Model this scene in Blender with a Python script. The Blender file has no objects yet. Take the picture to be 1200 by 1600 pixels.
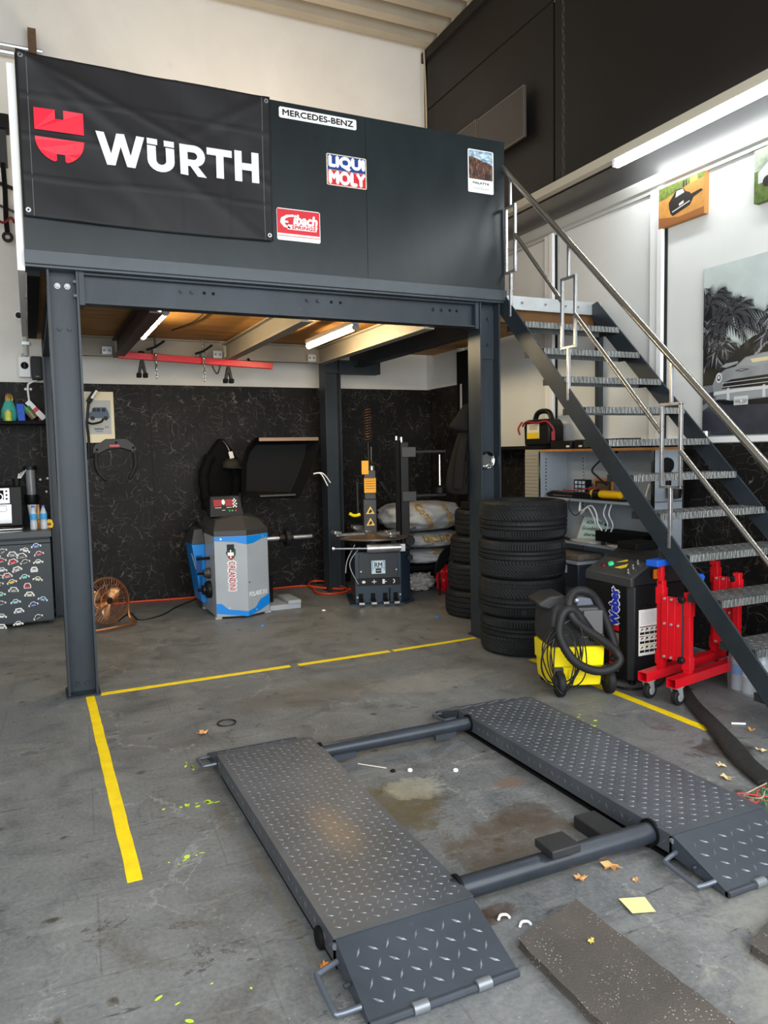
import bpy, bmesh, math, random
from mathutils import Vector, Matrix, noise as mnoise

random.seed(7)
scene = bpy.context.scene
COL = scene.collection

# ------------------------------------------------------------------ camera
cam_d = bpy.data.cameras.new('camera')
cam = bpy.data.objects.new('camera', cam_d)
COL.objects.link(cam)
cam_d.sensor_fit = 'HORIZONTAL'
cam_d.sensor_width = 36.0
cam_d.lens = 1182.3 / 1200 * 36.0
cam_d.clip_start = 0.05
cam.matrix_world = Matrix(((0.90601407, 0.05052154, -0.42022147, 0.0),
                           (-0.42280894, 0.06284584, -0.90403706, 0.0),
                           (-0.01926417, 0.99674369, 0.07830017, 1.5),
                           (0, 0, 0, 1)))
scene.camera = cam

# ------------------------------------------------------------------ light
def area_light(name, loc, rot, sx, sy, power, col):
    d = bpy.data.lights.new(name, 'AREA')
    d.shape = 'RECTANGLE'; d.size = sx; d.size_y = sy; d.energy = power; d.color = col
    o = bpy.data.objects.new(name, d); COL.objects.link(o)
    o.location = loc; o.rotation_euler = [math.radians(a) for a in rot]
    return o

world = bpy.data.worlds.new('sky'); scene.world = world
world.use_nodes = True
wn = world.node_tree.nodes; wl = world.node_tree.links
bg = wn['Background']
bg.inputs['Color'].default_value = (0.86, 0.93, 1.0, 1)
bg.inputs['Strength'].default_value = 0.42
# daylight of the overcast sky through the open gate behind the camera
area_light('gate_daylight', (0.6, -0.9, 2.35), (84, 0, 0), 7.5, 3.6, 430, (0.93, 0.97, 1.0))
# work lamp on top of the loft, warm on the wall above it
area_light('loft_lamp', (2.4, 7.2, 3.6), (165, 0, 0), 2.2, 0.5, 44, (1.0, 0.80, 0.58))
scene.view_settings.view_transform = 'Standard'
scene.view_settings.look = 'None'
scene.view_settings.exposure = 0.35
scene.view_settings.gamma = 1.0
scene.view_settings.use_curve_mapping = False

# ------------------------------------------------------------------ materials
def lin(c):
    def f(v):
        v /= 255.0
        return v / 12.92 if v <= 0.04045 else ((v + 0.055) / 1.055) ** 2.4
    return (f(c[0]), f(c[1]), f(c[2]), 1.0)

class NT:
    def __init__(s, name):
        s.m = bpy.data.materials.new(name); s.m.use_nodes = True
        s.t = s.m.node_tree; s.n = s.t.nodes; s.l = s.t.links
        s.b = s.n['Principled BSDF']
    def new(s, ty, **kw):
        x = s.n.new(ty)
        for k, v in kw.items(): setattr(x, k, v)
        return x
    def tex(s, scale, detail=4, rough=.55, dist=0.0, coord=None, ty='ShaderNodeTexNoise', d2=False):
        x = s.new(ty)
        if d2: x.voronoi_dimensions = '2D'
        x.inputs['Scale'].default_value = scale
        if ty == 'ShaderNodeTexNoise':
            x.inputs['Detail'].default_value = detail; x.inputs['Roughness'].default_value = rough
            x.inputs['Distortion'].default_value = dist
        s.l.new(coord or s.coord(), x.inputs['Vector'])
        return x
    def coord(s):
        if not hasattr(s, '_c'):
            s._c = s.new('ShaderNodeTexCoord').outputs['Object']
        return s._c
    def mapping(s, scale=(1, 1, 1), rot=(0, 0, 0), loc=(0, 0, 0), src=None):
        x = s.new('ShaderNodeMapping')
        x.inputs['Scale'].default_value = scale; x.inputs['Rotation'].default_value = rot; x.inputs['Location'].default_value = loc
        s.l.new(src or s.coord(), x.inputs['Vector'])
        return x.outputs[0]
    def ramp(s, src, stops, interp='LINEAR'):
        x = s.new('ShaderNodeValToRGB'); r = x.color_ramp; r.interpolation = interp
        while len(r.elements) < len(stops): r.elements.new(0.5)
        for e, (p, c) in zip(r.elements, stops):
            e.position = p; e.color = c if len(c) == 4 else (c[0], c[1], c[2], 1)
        s.l.new(src, x.inputs[0]); return x.outputs[0]
    def mix(s, fac, a, b, mode='MIX'):
        x = s.new('ShaderNodeMix', data_type='RGBA', blend_type=mode)
        for sock, v in ((x.inputs[0], fac), (x.inputs[6], a), (x.inputs[7], b)):
            if hasattr(v, 'is_output'): s.l.new(v, sock)
            else: sock.default_value = v
        return x.outputs[2]
    def math(s, op, a, b=None):
        x = s.new('ShaderNodeMath', operation=op)
        for sock, v in zip(x.inputs, (a, b)):
            if v is None: continue
            if hasattr(v, 'is_output'): s.l.new(v, sock)
            else: sock.default_value = v
        return x.outputs[0]
    def bump(s, h, strength, dist=0.01):
        x = s.new('ShaderNodeBump'); x.inputs['Strength'].default_value = strength; x.inputs['Distance'].default_value = dist
        s.l.new(h, x.inputs['Height']); s.l.new(x.outputs[0], s.b.inputs['Normal'])

G = (0, 0, 0, 1); W = (1, 1, 1, 1)
_mats = {}
def mat(name, rgb, rough=.5, metal=0.0, var=0.0, vs=6.0, bump=0.0, bs=40.0, emit=0.0, trans=0.0, spec=.5, alpha=1.0, ior=1.45):
    if name in _mats: return _mats[name]
    t = NT(name); b = t.b
    c = lin(rgb)
    b.inputs['Base Color'].default_value = c
    b.inputs['Roughness'].default_value = rough; b.inputs['Metallic'].default_value = metal
    b.inputs['Specular IOR Level'].default_value = spec; b.inputs['IOR'].default_value = ior
    if var:
        n = t.tex(vs, 5, .6)
        lo = tuple(max(0, x * (1 - var)) for x in c[:3]); hi = tuple(min(1, x * (1 + var)) for x in c[:3])
        t.l.new(t.ramp(n.outputs[0], [(.3, lo), (.7, hi)]), b.inputs['Base Color'])
        rr = t.ramp(n.outputs[0], [(.3, (rough * .85,) * 3), (.7, (min(1, rough * 1.15),) * 3)])
        t.l.new(rr, b.inputs['Roughness'])
    if bump:
        t.bump(t.tex(bs, 3).outputs[0], bump, .004)
    if emit:
        b.inputs['Emission Color'].default_value = c; b.inputs['Emission Strength'].default_value = emit
    if trans: b.inputs['Transmission Weight'].default_value = trans
    if alpha < 1: b.inputs['Alpha'].default_value = alpha
    _mats[name] = t.m
    return t.m

def spots(t, base):
    # stains with a shape of their own: oil, rust and wet marks around the lift
    n = t.tex(5, 7, .7, 1.2); n2 = t.tex(14, 6, .7, .6)
    for (x, y, sx, sy, c, k) in ((1.36, 2.78, .20, .26, (86, 74, 44), .85), (1.48, 2.92, .14, .12, (176, 172, 150), .5), (1.62, 2.36, .34, .22, (82, 70, 56), .8), (1.78, 2.52, .16, .10, (72, 60, 50), .7), (1.90, 2.78, .09, .06, (112, 90, 76), .8), (1.30, 1.98, .10, .06, (66, 46, 30), .9),
                              (.69, 2.45, .028, .42, (100, 90, 68), .45), (.66, 3.05, .035, .2, (92, 84, 70), .4), (3.05, 2.62, .22, .14, (52, 42, 36), .8), (2.4, 1.35, .7, .7, (150, 147, 136), .5), (1.5, 4.4, .6, .25, (96, 86, 72), .5), (2.3, 4.3, .5, .2, (146, 142, 134), .5), (.3, 1.7, .25, .3, (80, 74, 66), .5)):
        mp = t.mapping((1 / sx, 1 / sy, 1), loc=(-x / sx, -y / sy, 0))
        ln = t.new('ShaderNodeVectorMath', operation='LENGTH'); t.l.new(mp, ln.inputs[0])
        d = t.math('ADD', ln.outputs['Value'], t.math('MULTIPLY', t.math('SUBTRACT', n.outputs[0], .5), 2.2))
        f = t.ramp(d, [(.62, (k,) * 3), (.86, (k * .55,) * 3), (.98, G)])
        f = t.math('MULTIPLY', f, t.ramp(n2.outputs[0], [(.3, (.45,) * 3), (.6, W)]))
        base = t.mix(f, base, lin(c))
    return base

def floor_material():
    t = NT('worn_workshop_floor'); b = t.b; c = t.coord()
    big = t.tex(0.55, 5, .6, .4); mid = t.tex(3.2, 8, .68, 1.0); fine = t.tex(60, 4, .7)
    base = t.ramp(big.outputs[0], [(.3, lin((82, 84, 86))), (.55, lin((104, 106, 107))), (.75, lin((126, 126, 124)))])
    base = t.mix(t.ramp(mid.outputs[0], [(.42, G), (.66, (.75,) * 3)]), base, lin((134, 135, 133)))
    base = t.mix(t.ramp(mid.outputs[0], [(.30, (.7,) * 3), (.43, G)]), base, lin((58, 58, 57)))
    # brownish patches
    br = t.tex(1.7, 6, .65, .8, t.mapping(loc=(3.1, 1.7, 0)))
    base = t.mix(t.ramp(br.outputs[0], [(.57, G), (.70, (.55,) * 3)]), base, lin((78, 68, 54)))
    # long wiped streaks
    st = t.tex(9, 5, .7, .6, t.mapping((.35, 2.6, 1), (0, 0, .5)))
    base = t.mix(t.ramp(st.outputs[0], [(.58, G), (.72, (.35,) * 3)]), base, lin((165, 164, 158)))
    st2 = t.tex(16, 4, .75, .3, t.mapping((2.2, .3, 1), (0, 0, .2), (5, 2, 0)))
    base = t.mix(t.ramp(st2.outputs[0], [(.62, G), (.72, (.5,) * 3)]), base, lin((52, 51, 50)))
    # chips and dark holes
    vo = t.tex(3.1, ty='ShaderNodeTexVoronoi', coord=t.mapping((1, 1.25, 0)), d2=True)
    wob = t.tex(22, 3)
    d = t.math('ADD', vo.outputs['Distance'], t.math('MULTIPLY', wob.outputs[0], .16))
    d = t.math('ADD', d, t.ramp(t.tex(1.3, 3, .6, 0, t.mapping(loc=(2, 9, 0))).outputs[0], [(.5, (.3,) * 3), (.56, G)]))
    base = t.mix(t.ramp(d, [(.15, (.9,) * 3), (.165, G)]), base, lin((92, 84, 72)))
    base = t.mix(t.ramp(d, [(.118, (.95,) * 3), (.135, G)]), base, lin((40, 36, 32)))
    vo2 = t.tex(17, ty='ShaderNodeTexVoronoi', coord=t.mapping((1, 1.3, 0), (0, 0, .6)), d2=True)
    base = t.mix(t.math('MULTIPLY', t.ramp(vo2.outputs['Distance'], [(.035, (.85,) * 3), (.06, G)]), t.ramp(t.tex(3.5, 3, .7, 0, t.mapping(loc=(7, 1, 0))).outputs[0], [(.52, G), (.6, W)])), base, lin((178, 178, 174)))
    # tile seams of the coating
    br2 = t.new('ShaderNodeTexBrick', offset=.5)
    br2.inputs['Scale'].default_value = 1.0; br2.inputs['Mortar Size'].default_value = .004
    br2.inputs['Brick Width'].default_value = .9; br2.inputs['Row Height'].default_value = .45
    br2.inputs['Color1'].default_value = G; br2.inputs['Color2'].default_value = G; br2.inputs['Mortar'].default_value = W
    t.l.new(t.mapping(rot=(0, 0, 0.05)), br2.inputs['Vector'])
    base = t.mix(t.math('MULTIPLY', br2.outputs['Color'], .38), base, lin((70, 70, 70)))
    # broken coating with a dark rim, pale scratches, black rubber dashes
    ch = t.tex(2.7, 9, .74, .35, t.mapping((1, 1.35, 1), (0, 0, .3), (11, 4, 0)))
    base = t.mix(t.ramp(ch.outputs[0], [(.628, G), (.634, (.9,) * 3), (.645, (.9,) * 3), (.650, (.8,) * 3)]), base, t.ramp(ch.outputs[0], [(.645, lin((34, 31, 28))), (.652, lin((96, 87, 76)))]))
    ve = t.new('ShaderNodeTexVoronoi', feature='DISTANCE_TO_EDGE', voronoi_dimensions='2D'); ve.inputs['Scale'].default_value = 1.1
    off = t.new('ShaderNodeVectorMath', operation='MULTIPLY_ADD'); t.l.new(mid.outputs['Color'], off.inputs[0]); off.inputs[1].default_value = (.55, .55, 0); t.l.new(c, off.inputs[2])
    t.l.new(off.outputs[0], ve.inputs['Vector'])
    mk = t.tex(1.6, 4, .7, 0, t.mapping(loc=(1, 6, 0)))
    base = t.mix(t.math('MULTIPLY', t.ramp(ve.outputs['Distance'], [(0, (.7,) * 3), (.012, G)]), t.ramp(mk.outputs[0], [(.44, G), (.54, W)])), base, lin((168, 168, 164)))
    da = t.tex(11, 3, .7, .2, t.mapping((.5, 3.2, 1), (0, 0, -.45), (3, 8, 0)))
    base = t.mix(t.ramp(da.outputs[0], [(.645, G), (.68, (.8,) * 3)]), base, lin((36, 36, 36)))
    base = t.mix(.35, base, t.ramp(fine.outputs[0], [(.3, lin((62, 63, 64))), (.7, lin((132, 133, 132)))]))
    base = spots(t, base)
    t.l.new(base, b.inputs['Base Color'])
    t.l.new(t.ramp(mid.outputs[0], [(.3, (.36,) * 3), (.7, (.62,) * 3)]), b.inputs['Roughness']); b.inputs['Specular IOR Level'].default_value = .25
    t.bump(t.mix(.5, mid.outputs[0], fine.outputs[0]), .18, .004)
    return t.m

def marble_material():
    t = NT('dark_marble_laminate'); b = t.b
    n = t.tex(1.6, 6, .65, .8)
    base = t.ramp(n.outputs[0], [(.3, lin((17, 16, 16))), (.7, lin((33, 31, 29)))])
    ws = t.tex(2.4, 3, .5)
    for i, (sc, rot, loc, th) in enumerate((((1, 1, 1), (.3, .5, .4), (0, 0, 0), .017), ((1.7, 1.7, .9), (.9, 1.6, .2), (3, 7, 1), .013), ((.8, .8, 1.9), (1.2, .3, 2.2), (9, 2, 4), .013))):
        mp = t.mapping(sc, rot, loc)
        off = t.new('ShaderNodeVectorMath', operation='MULTIPLY_ADD')
        t.l.new(ws.outputs['Color'], off.inputs[0]); off.inputs[1].default_value = (.5, .5, .5); t.l.new(mp, off.inputs[2])
        vo = t.new('ShaderNodeTexVoronoi', feature='DISTANCE_TO_EDGE'); vo.inputs['Scale'].default_value = 7.5
        t.l.new(off.outputs[0], vo.inputs['Vector'])
        mk = t.tex(7.5, 3, .6, 0, t.mapping(loc=(i * 5, 2, i)))
        f = t.math('MULTIPLY', t.ramp(vo.outputs['Distance'], [(0, (.8,) * 3), (th, G)]), t.ramp(mk.outputs[0], [(.50, G), (.62, W)]))
        base = t.mix(f, base, lin((126, 120, 112)))
    t.l.new(base, b.inputs['Base Color']); b.inputs['Roughness'].default_value = .55; b.inputs['Specular IOR Level'].default_value = .16
    return t.m

def steel_material(name, rgb, rough=.42, streak=.35):
    t = NT(name); b = t.b; c = lin(rgb)
    n = t.tex(2.0, 6, .65, .3, t.mapping((1, 1, .35)))
    n2 = t.tex(25, 4, .7)
    a = t.ramp(n.outputs[0], [(.3, tuple(x * (1 - streak) for x in c[:3])), (.72, tuple(min(1, x * (1 + streak)) for x in c[:3]))])
    sc = t.ramp(n2.outputs[0], [(.66, G), (.76, (.35,) * 3)])
    t.l.new(t.mix(sc, a, tuple(min(1, x * 2.4 + .02) for x in c[:3]) + (1,)), b.inputs['Base Color'])
    b.inputs['Roughness'].default_value = rough; b.inputs['Metallic'].default_value = .1; b.inputs['Specular IOR Level'].default_value = .32
    t.bump(n2.outputs[0], .06, .003)
    return t.m

def plaster_material(name, c1, c2):
    t = NT(name); b = t.b
    n = t.tex(.9, 5, .6, .5); f = t.tex(35, 4, .6)
    base = t.ramp(n.outputs[0], [(.3, lin(c1)), (.7, lin(c2))])
    sm = t.tex(4.5, 6, .7, .6)
    base = t.mix(t.ramp(sm.outputs[0], [(.66, G), (.8, (.25,) * 3)]), base, lin((170, 164, 152)))
    t.l.new(base, b.inputs['Base Color']); b.inputs['Roughness'].default_value = .75
    t.bump(f.outputs[0], .08, .004)
    return t.m

def ply_material():
    t = NT('plywood'); b = t.b
    n = t.tex(3, 6, .65, 1.2, t.mapping((.5, 3.5, 1)))
    base = t.ramp(n.outputs[0], [(.3, lin((132, 88, 38))), (.5, lin((176, 124, 58))), (.75, lin((196, 148, 84)))])
    t.l.new(base, b.inputs['Base Color']); b.inputs['Roughness'].default_value = .6
    return t.m

def rubber_granulate():
    t = NT('rubber_granulate'); b = t.b
    v = t.tex(150, ty='ShaderNodeTexVoronoi'); n = t.tex(1.8, 5, .6)
    base = t.ramp(n.outputs[0], [(.3, lin((58, 54, 51))), (.7, lin((90, 82, 75)))])
    v2 = t.tex(95, ty='ShaderNodeTexVoronoi')
    mk = t.tex(9, 4, .7)
    f = t.math('MULTIPLY', t.ramp(v2.outputs['Distance'], [(.16, W), (.24, G)]), t.ramp(mk.outputs[0], [(.47, G), (.60, (.75,) * 3)]))
    base = t.mix(f, base, lin((176, 168, 158)))
    t.l.new(base, b.inputs['Base Color']); b.inputs['Roughness'].default_value = .9
    t.bump(v.outputs['Distance'], .35, .003)
    return t.m

def checker_material(name, rgb, rough, metal, scale=120):
    t = NT(name); b = t.b; c = lin(rgb)
    h = t.tex(scale, ty='ShaderNodeTexVoronoi')
    w = t.new('ShaderNodeTexWave', bands_direction='X'); w.inputs['Scale'].default_value = 20
    t.l.new(t.coord(), w.inputs['Vector'])
    n = t.tex(4, 5, .7)
    t.l.new(t.ramp(n.outputs[0], [(.3, tuple(x * .6 for x in c[:3])), (.7, tuple(min(1, x * 1.3) for x in c[:3]))]), b.inputs['Base Color'])
    b.inputs['Roughness'].default_value = rough; b.inputs['Metallic'].default_value = metal
    t.bump(w.outputs['Color'], .6, .006)
    return t.m

def canyon_material():
    t = NT('canyon_photo_print'); b = t.b
    n = t.tex(22, 6, .7, 1.6, t.mapping((2.2, 1, .7))); s = t.tex(26, 5, .6, .5, t.mapping((1, 1, 2), loc=(4, 0, 0)))
    rock = t.ramp(n.outputs[0], [(.36, lin((14, 10, 9))), (.5, lin((66, 44, 34))), (.6, lin((128, 90, 70))), (.74, lin((196, 156, 130)))])
    sky = t.ramp(s.outputs[0], [(.35, lin((70, 104, 130))), (.55, lin((168, 192, 204))), (.7, lin((235, 238, 238)))])
    sp = t.new('ShaderNodeSeparateXYZ'); t.l.new(t.coord(), sp.inputs[0])
    h = t.math('ADD', sp.outputs['Z'], t.math('MULTIPLY', t.tex(14, 4, .6).outputs[0], .05))
    # ridge falls towards the right
    h2 = t.math('ADD', h, t.math('MULTIPLY', sp.outputs['X'], .25))
    t.l.new(t.mix(t.ramp(h2, [(.262, G), (.268, W)]), rock, sky), b.inputs['Base Color'])
    b.inputs['Roughness'].default_value = .35
    return t.m

def runway_material():
    # grey paint with a brown dirt film where wheels stand
    t = NT('lift_runway_paint'); b = t.b
    n = t.tex(2.2, 6, .65, .4); n2 = t.tex(30, 4, .7); n3 = t.tex(9, 6, .72, .8)
    base = t.ramp(n.outputs[0], [(.3, lin((62, 66, 71))), (.7, lin((88, 92, 98)))])
    base = t.mix(t.ramp(n3.outputs[0], [(.62, G), (.74, (.4,) * 3)]), base, lin((118, 119, 118)))
    mp = t.mapping((1 / .15, 1 / .40, 1), loc=(.64 / .15, .12 / .40, 0))
    ln = t.new('ShaderNodeVectorMath', operation='LENGTH'); t.l.new(mp, ln.inputs[0])
    d = t.math('ADD', ln.outputs['Value'], t.math('MULTIPLY', n.outputs[0], .8))
    base = t.mix(t.ramp(d, [(.5, (.7,) * 3), (1.2, G)]), base, lin((112, 94, 78)))
    t.l.new(base, b.inputs['Base Color']); b.inputs['Roughness'].default_value = .38; b.inputs['Metallic'].default_value = .15
    t.bump(n2.outputs[0], .05, .003)
    return t.m
M_FLOOR = floor_material(); M_MARBLE = marble_material(); M_PLY = ply_material(); M_GRAN = rubber_granulate()
M_WALL = plaster_material('painted_plaster', (214, 210, 202), (229, 226, 219))
M_PANEL = plaster_material('white_wall_board', (214, 215, 210), (226, 227, 223))
M_STEEL = steel_material('anthracite_steel', (45, 52, 58))
M_FASCIA = steel_material('anthracite_sheet', (31, 37, 39), .3, .4)
M_LIFT = steel_material('lift_steel', (58, 63, 70), .34, .26)
M_TUBE = steel_material('cross_tube_steel', (46, 51, 58), .3, .3)
M_TREAD = checker_material('galvanised_tread', (112, 114, 112), .42, .5)
M_CLAD = mat('dark_cladding', (33, 30, 28), .5, 0, .12, 1.2, spec=.22)
M_GROOVE = mat('dark_groove', (12, 12, 12), .8)
M_GALV = mat('galvanised_steel', (196, 200, 202), .35, .6, .1, 8)
M_CHROME = mat('chrome', (215, 215, 215), .12, 1.0)
M_STAIN = mat('stainless_tube', (190, 186, 178), .24, .95)
M_BLACK = mat('black_plastic', (20, 20, 21), .45, spec=.3)
M_BLACK2 = mat('matt_black', (12, 12, 13), .7, spec=.2)
M_LENS = mat('lozenge_highlight', (108, 111, 116), .34, .25, .35, 40)  # lozenges kept lighter than the plate: highlight put into their colour
M_RUBBER = mat('tyre_rubber', (30, 31, 32), .6, 0, .15, 9, spec=.25)
M_RED = mat('red_lacquer', (206, 16, 30), .35, 0, .08, 5)
M_YEL = mat('yellow_plastic', (250, 226, 10), .4, 0, .04, 6)
M_TAPE = mat('yellow_floor_tape', (248, 212, 4), .5, 0, .12, 14)
M_WHITE = mat('white_paint', (236, 236, 234), .5)
M_PRINTW = mat('white_print', (232, 230, 224), .6)
M_PRINTB = mat('black_print', (16, 16, 17), .6)
M_BLUE = mat('blue_lacquer', (10, 128, 214), .35)
M_GREYL = mat('light_grey_lacquer', (156, 162, 168), .38, 0, .05, 4)
M_GREYC = mat('grey_cabinet', (148, 156, 164), .5, 0, .05, 3)
M_DGREY = mat('dark_grey_plastic', (52, 52, 53), .45, 0, .06, 5)
M_SILVER = mat('brushed_silver', (190, 190, 192), .3, .85, .12, 20)
M_WOOD = mat('beech_edge', (176, 118, 62), .5, 0, .15, 10)
M_CORD = mat('black_cable', (18, 18, 18), .5)
M_ORANGE = mat('orange_hose', (206, 66, 28), .45)
M_NAVY = mat('navy_lacquer', (38, 52, 66), .4, 0, .08, 4)

# ------------------------------------------------------------------ mesh builder
_text = {}
def text_data(s):
    if s in _text: return _text[s]
    cu = bpy.data.curves.new('lettering_source', 'FONT'); cu.body = s; cu.resolution_u = 3
    o = bpy.data.objects.new('lettering_source', cu); COL.objects.link(o)
    bpy.context.view_layer.update()
    me = bpy.data.meshes.new_from_object(o.evaluated_get(bpy.context.evaluated_depsgraph_get()))
    vs = [tuple(v.co) for v in me.vertices]; fs = [tuple(p.vertices) for p in me.polygons]
    bpy.data.objects.remove(o); bpy.data.curves.remove(cu); bpy.data.meshes.remove(me)
    _text[s] = (vs, fs); return _text[s]

def spline(pts, n=8, closed=False):
    P = [Vector(p) for p in pts]; out = []
    m = len(P)
    for i in range(m if closed else m - 1):
        if closed: a, b, c, d = P[i - 1], P[i], P[(i + 1) % m], P[(i + 2) % m]
        else: a, b, c, d = P[max(i - 1, 0)], P[i], P[i + 1], P[min(i + 2, m - 1)]
        for k in range(n):
            t = k / n
            out.append(.5 * ((2 * b) + (c - a) * t + (2 * a - 5 * b + 4 * c - d) * t * t + (3 * b - a - 3 * c + d) * t ** 3))
    if not closed: out.append(P[-1])
    return out

class MB:
    def __init__(s): s.v = []; s.f = []; s.mi = []; s.cur = 0; s.T = None
    def mat(s, i): s.cur = i; return s
    def add(s, vs, fs):
        o = len(s.v)
        for v in vs:
            v = Vector(v)
            s.v.append(s.T @ v if s.T else v)
        for f in fs: s.f.append(tuple(i + o for i in f)); s.mi.append(s.cur)
        return s
    def box(s, x0, y0, z0, x1, y1, z1):
        vs = [(x0, y0, z0), (x1, y0, z0), (x1, y1, z0), (x0, y1, z0), (x0, y0, z1), (x1, y0, z1), (x1, y1, z1), (x0, y1, z1)]
        return s.add(vs, [(0, 3, 2, 1), (4, 5, 6, 7), (0, 1, 5, 4), (1, 2, 6, 5), (2, 3, 7, 6), (3, 0, 4, 7)])
    def bar(s, p0, p1, w, h, up=(0, 0, 1)):
        p0 = Vector(p0); p1 = Vector(p1); d = (p1 - p0).normalized(); u = Vector(up)
        r = d.cross(u)
        if r.length < 1e-4: r = d.cross(Vector((0, 1, 0)))
        r.normalize(); u = r.cross(d)
        vs = [p + r * a * w / 2 + u * b * h / 2 for p in (p0, p1) for a, b in ((-1, -1), (1, -1), (1, 1), (-1, 1))]
        return s.add(vs, [(0, 3, 2, 1), (4, 5, 6, 7), (0, 1, 5, 4), (1, 2, 6, 5), (2, 3, 7, 6), (3, 0, 4, 7)])
    def tube(s, pts, r, n=10, closed=False, flat=1.0):
        P = [Vector(p) for p in pts]; m = len(P); vs = []; fs = []
        R = r if isinstance(r, (list, tuple)) else [r] * m
        tan = []
        for i in range(m):
            a = P[i - 1] if (i > 0 or closed) else P[i]; b = P[(i + 1) % m] if (i < m - 1 or closed) else P[i]
            tan.append((b - a).normalized())
        u = tan[0].cross(Vector((0, 0, 1)))
        if u.length < 1e-3: u = tan[0].cross(Vector((0, 1, 0)))
        u.normalize()
        for i in range(m):
            u = (u - tan[i] * u.dot(tan[i])); u.normalize(); w = tan[i].cross(u)
            for k in range(n):
                a = 2 * math.pi * k / n
                vs.append(P[i] + u * math.cos(a) * R[i] + w * math.sin(a) * R[i] * flat)
        for i in range(m if closed else m - 1):
            j = (i + 1) % m
            for k in range(n): fs.append((i * n + k, i * n + (k + 1) % n, j * n + (k + 1) % n, j * n + k))
        if not closed: fs += [tuple(range(n - 1, -1, -1)), tuple((m - 1) * n + k for k in range(n))]
        return s.add(vs, fs)
    def cyl(s, p0, p1, r, r2=None, n=16): return s.tube([p0, p1], [r, r if r2 is None else r2], n)
    def lathe(s, prof, base=(0, 0, 0), axis='Z', n=24, closed=False):
        """prof: list of (radius, height)."""
        b = Vector(base); vs = []; fs = []; m = len(prof)
        for r, h in prof:
            for k in range(n):
                a = 2 * math.pi * k / n; c, d = r * math.cos(a), r * math.sin(a)
                vs.append(b + (Vector((c, d, h)) if axis == 'Z' else Vector((c, h, d)) if axis == 'Y' else Vector((h, c, d))))
        for i in range(m if closed else m - 1):
            j = (i + 1) % m
            for k in range(n): fs.append((i * n + k, i * n + (k + 1) % n, j * n + (k + 1) % n, j * n + k))
        if not closed: fs += [tuple(range(n)), tuple((m - 1) * n + k for k in range(n))]
        return s.add(vs, fs)
    def prism(s, poly, plane, a, b):
        def p(q, d): return (q[0], q[1], d) if plane == 'XY' else (q[0], d, q[1]) if plane == 'XZ' else (d, q[0], q[1])
        m = len(poly)
        vs = [p(q, a) for q in poly] + [p(q, b) for q in poly]
        return s.add(vs, [tuple(range(m - 1, -1, -1)), tuple(range(m, 2 * m))] + [(i, (i + 1) % m, (i + 1) % m + m, i + m) for i in range(m)])
    def loft(s, a, b):
        m = len(a)
        return s.add(list(a) + list(b), [tuple(range(m - 1, -1, -1)), tuple(range(m, 2 * m))] + [(i, (i + 1) % m, (i + 1) % m + m, i + m) for i in range(m)])
    def poly(s, pts): return s.add(pts, [tuple(range(len(pts)))])
    def face(s, o, r, u, pts, off=.001):
        """flat outline in a frame: o + x*r + y*u, lifted by off along r x u."""
        o = Vector(o); r = Vector(r); u = Vector(u); n = r.cross(u).normalized()
        return s.poly([o + r * x + u * y + n * off for x, y in pts])
    def rect(s, o, r, u, x0, y0, x1, y1, off=.001): return s.face(o, r, u, [(x0, y0), (x1, y0), (x1, y1), (x0, y1)], off)
    def ell(s, o, r, u, cx, cy, rx, ry, off=.001, n=16):
        return s.face(o, r, u, [(cx + rx * math.cos(2 * math.pi * k / n), cy + ry * math.sin(2 * math.pi * k / n)) for k in range(n)], off)
    def text(s, body, o, r, u, x0, y0, x1, y1, off=.0015, bold=0.0, shear=0.0):
        vs, fs = text_data(body)
        o = Vector(o); r = Vector(r); u = Vector(u); n = r.cross(u).normalized()
        ax = min(v[0] for v in vs); bx = max(v[0] for v in vs); ay = min(v[1] for v in vs); by = max(v[1] for v in vs)
        offs = [(0, 0, 0)] if not bold else [(-bold, 0, 0), (bold, 0, .0001), (0, -bold, .0002), (0, bold, .0003)]
        for dx, dy, dn in offs:
            out = []
            for v in vs:
                y = y0 + (v[1] - ay) / (by - ay) * (y1 - y0)
                x = x0 + (v[0] - ax) / (bx - ax) * (x1 - x0) + shear * (y - y0)
                out.append(o + r * (x + dx) + u * (y + dy) + n * (off + dn))
            s.add(out, fs)
        return s
    def build(s, name, mats, parent=None, smooth=True, bevel=0.0, ang=35, local=False, keep=False):
        me = bpy.data.meshes.new(name)
        org = Vector((0, 0, 0))
        if parent is not None:
            if not local: org = ORG.get(parent.name, Vector((0, 0, 0)))
        elif not keep and s.v:
            lo = [min(v[i] for v in s.v) for i in range(3)]; hi = [max(v[i] for v in s.v) for i in range(3)]
            org = Vector(((lo[0] + hi[0]) / 2, (lo[1] + hi[1]) / 2, lo[2]))
        me.from_pydata([v - org + SH for v in s.v], [], s.f)
        for m in (mats if isinstance(mats, (list, tuple)) else [mats]): me.materials.append(m)
        me.polygons.foreach_set('material_index', s.mi)
        bm = bmesh.new(); bm.from_mesh(me)
        bmesh.ops.recalc_face_normals(bm, faces=[f for f in bm.faces if len(f.verts) < 60])
        bm.to_mesh(me); bm.free()
        if smooth:
            me.polygons.foreach_set('use_smooth', [True] * len(me.polygons))
            me.set_sharp_from_angle(angle=math.radians(ang))
        o = bpy.data.objects.new(name, me); COL.objects.link(o)
        if parent is not None:
            o.parent = parent; ORG[o.name] = org
        else:
            o.location = org; ORG[o.name] = org
        if bevel:
            b = o.modifiers.new('bevel', 'BEVEL'); b.width = bevel; b.segments = 2; b.limit_method = 'ANGLE'; b.angle_limit = math.radians(40)
        return o

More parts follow.
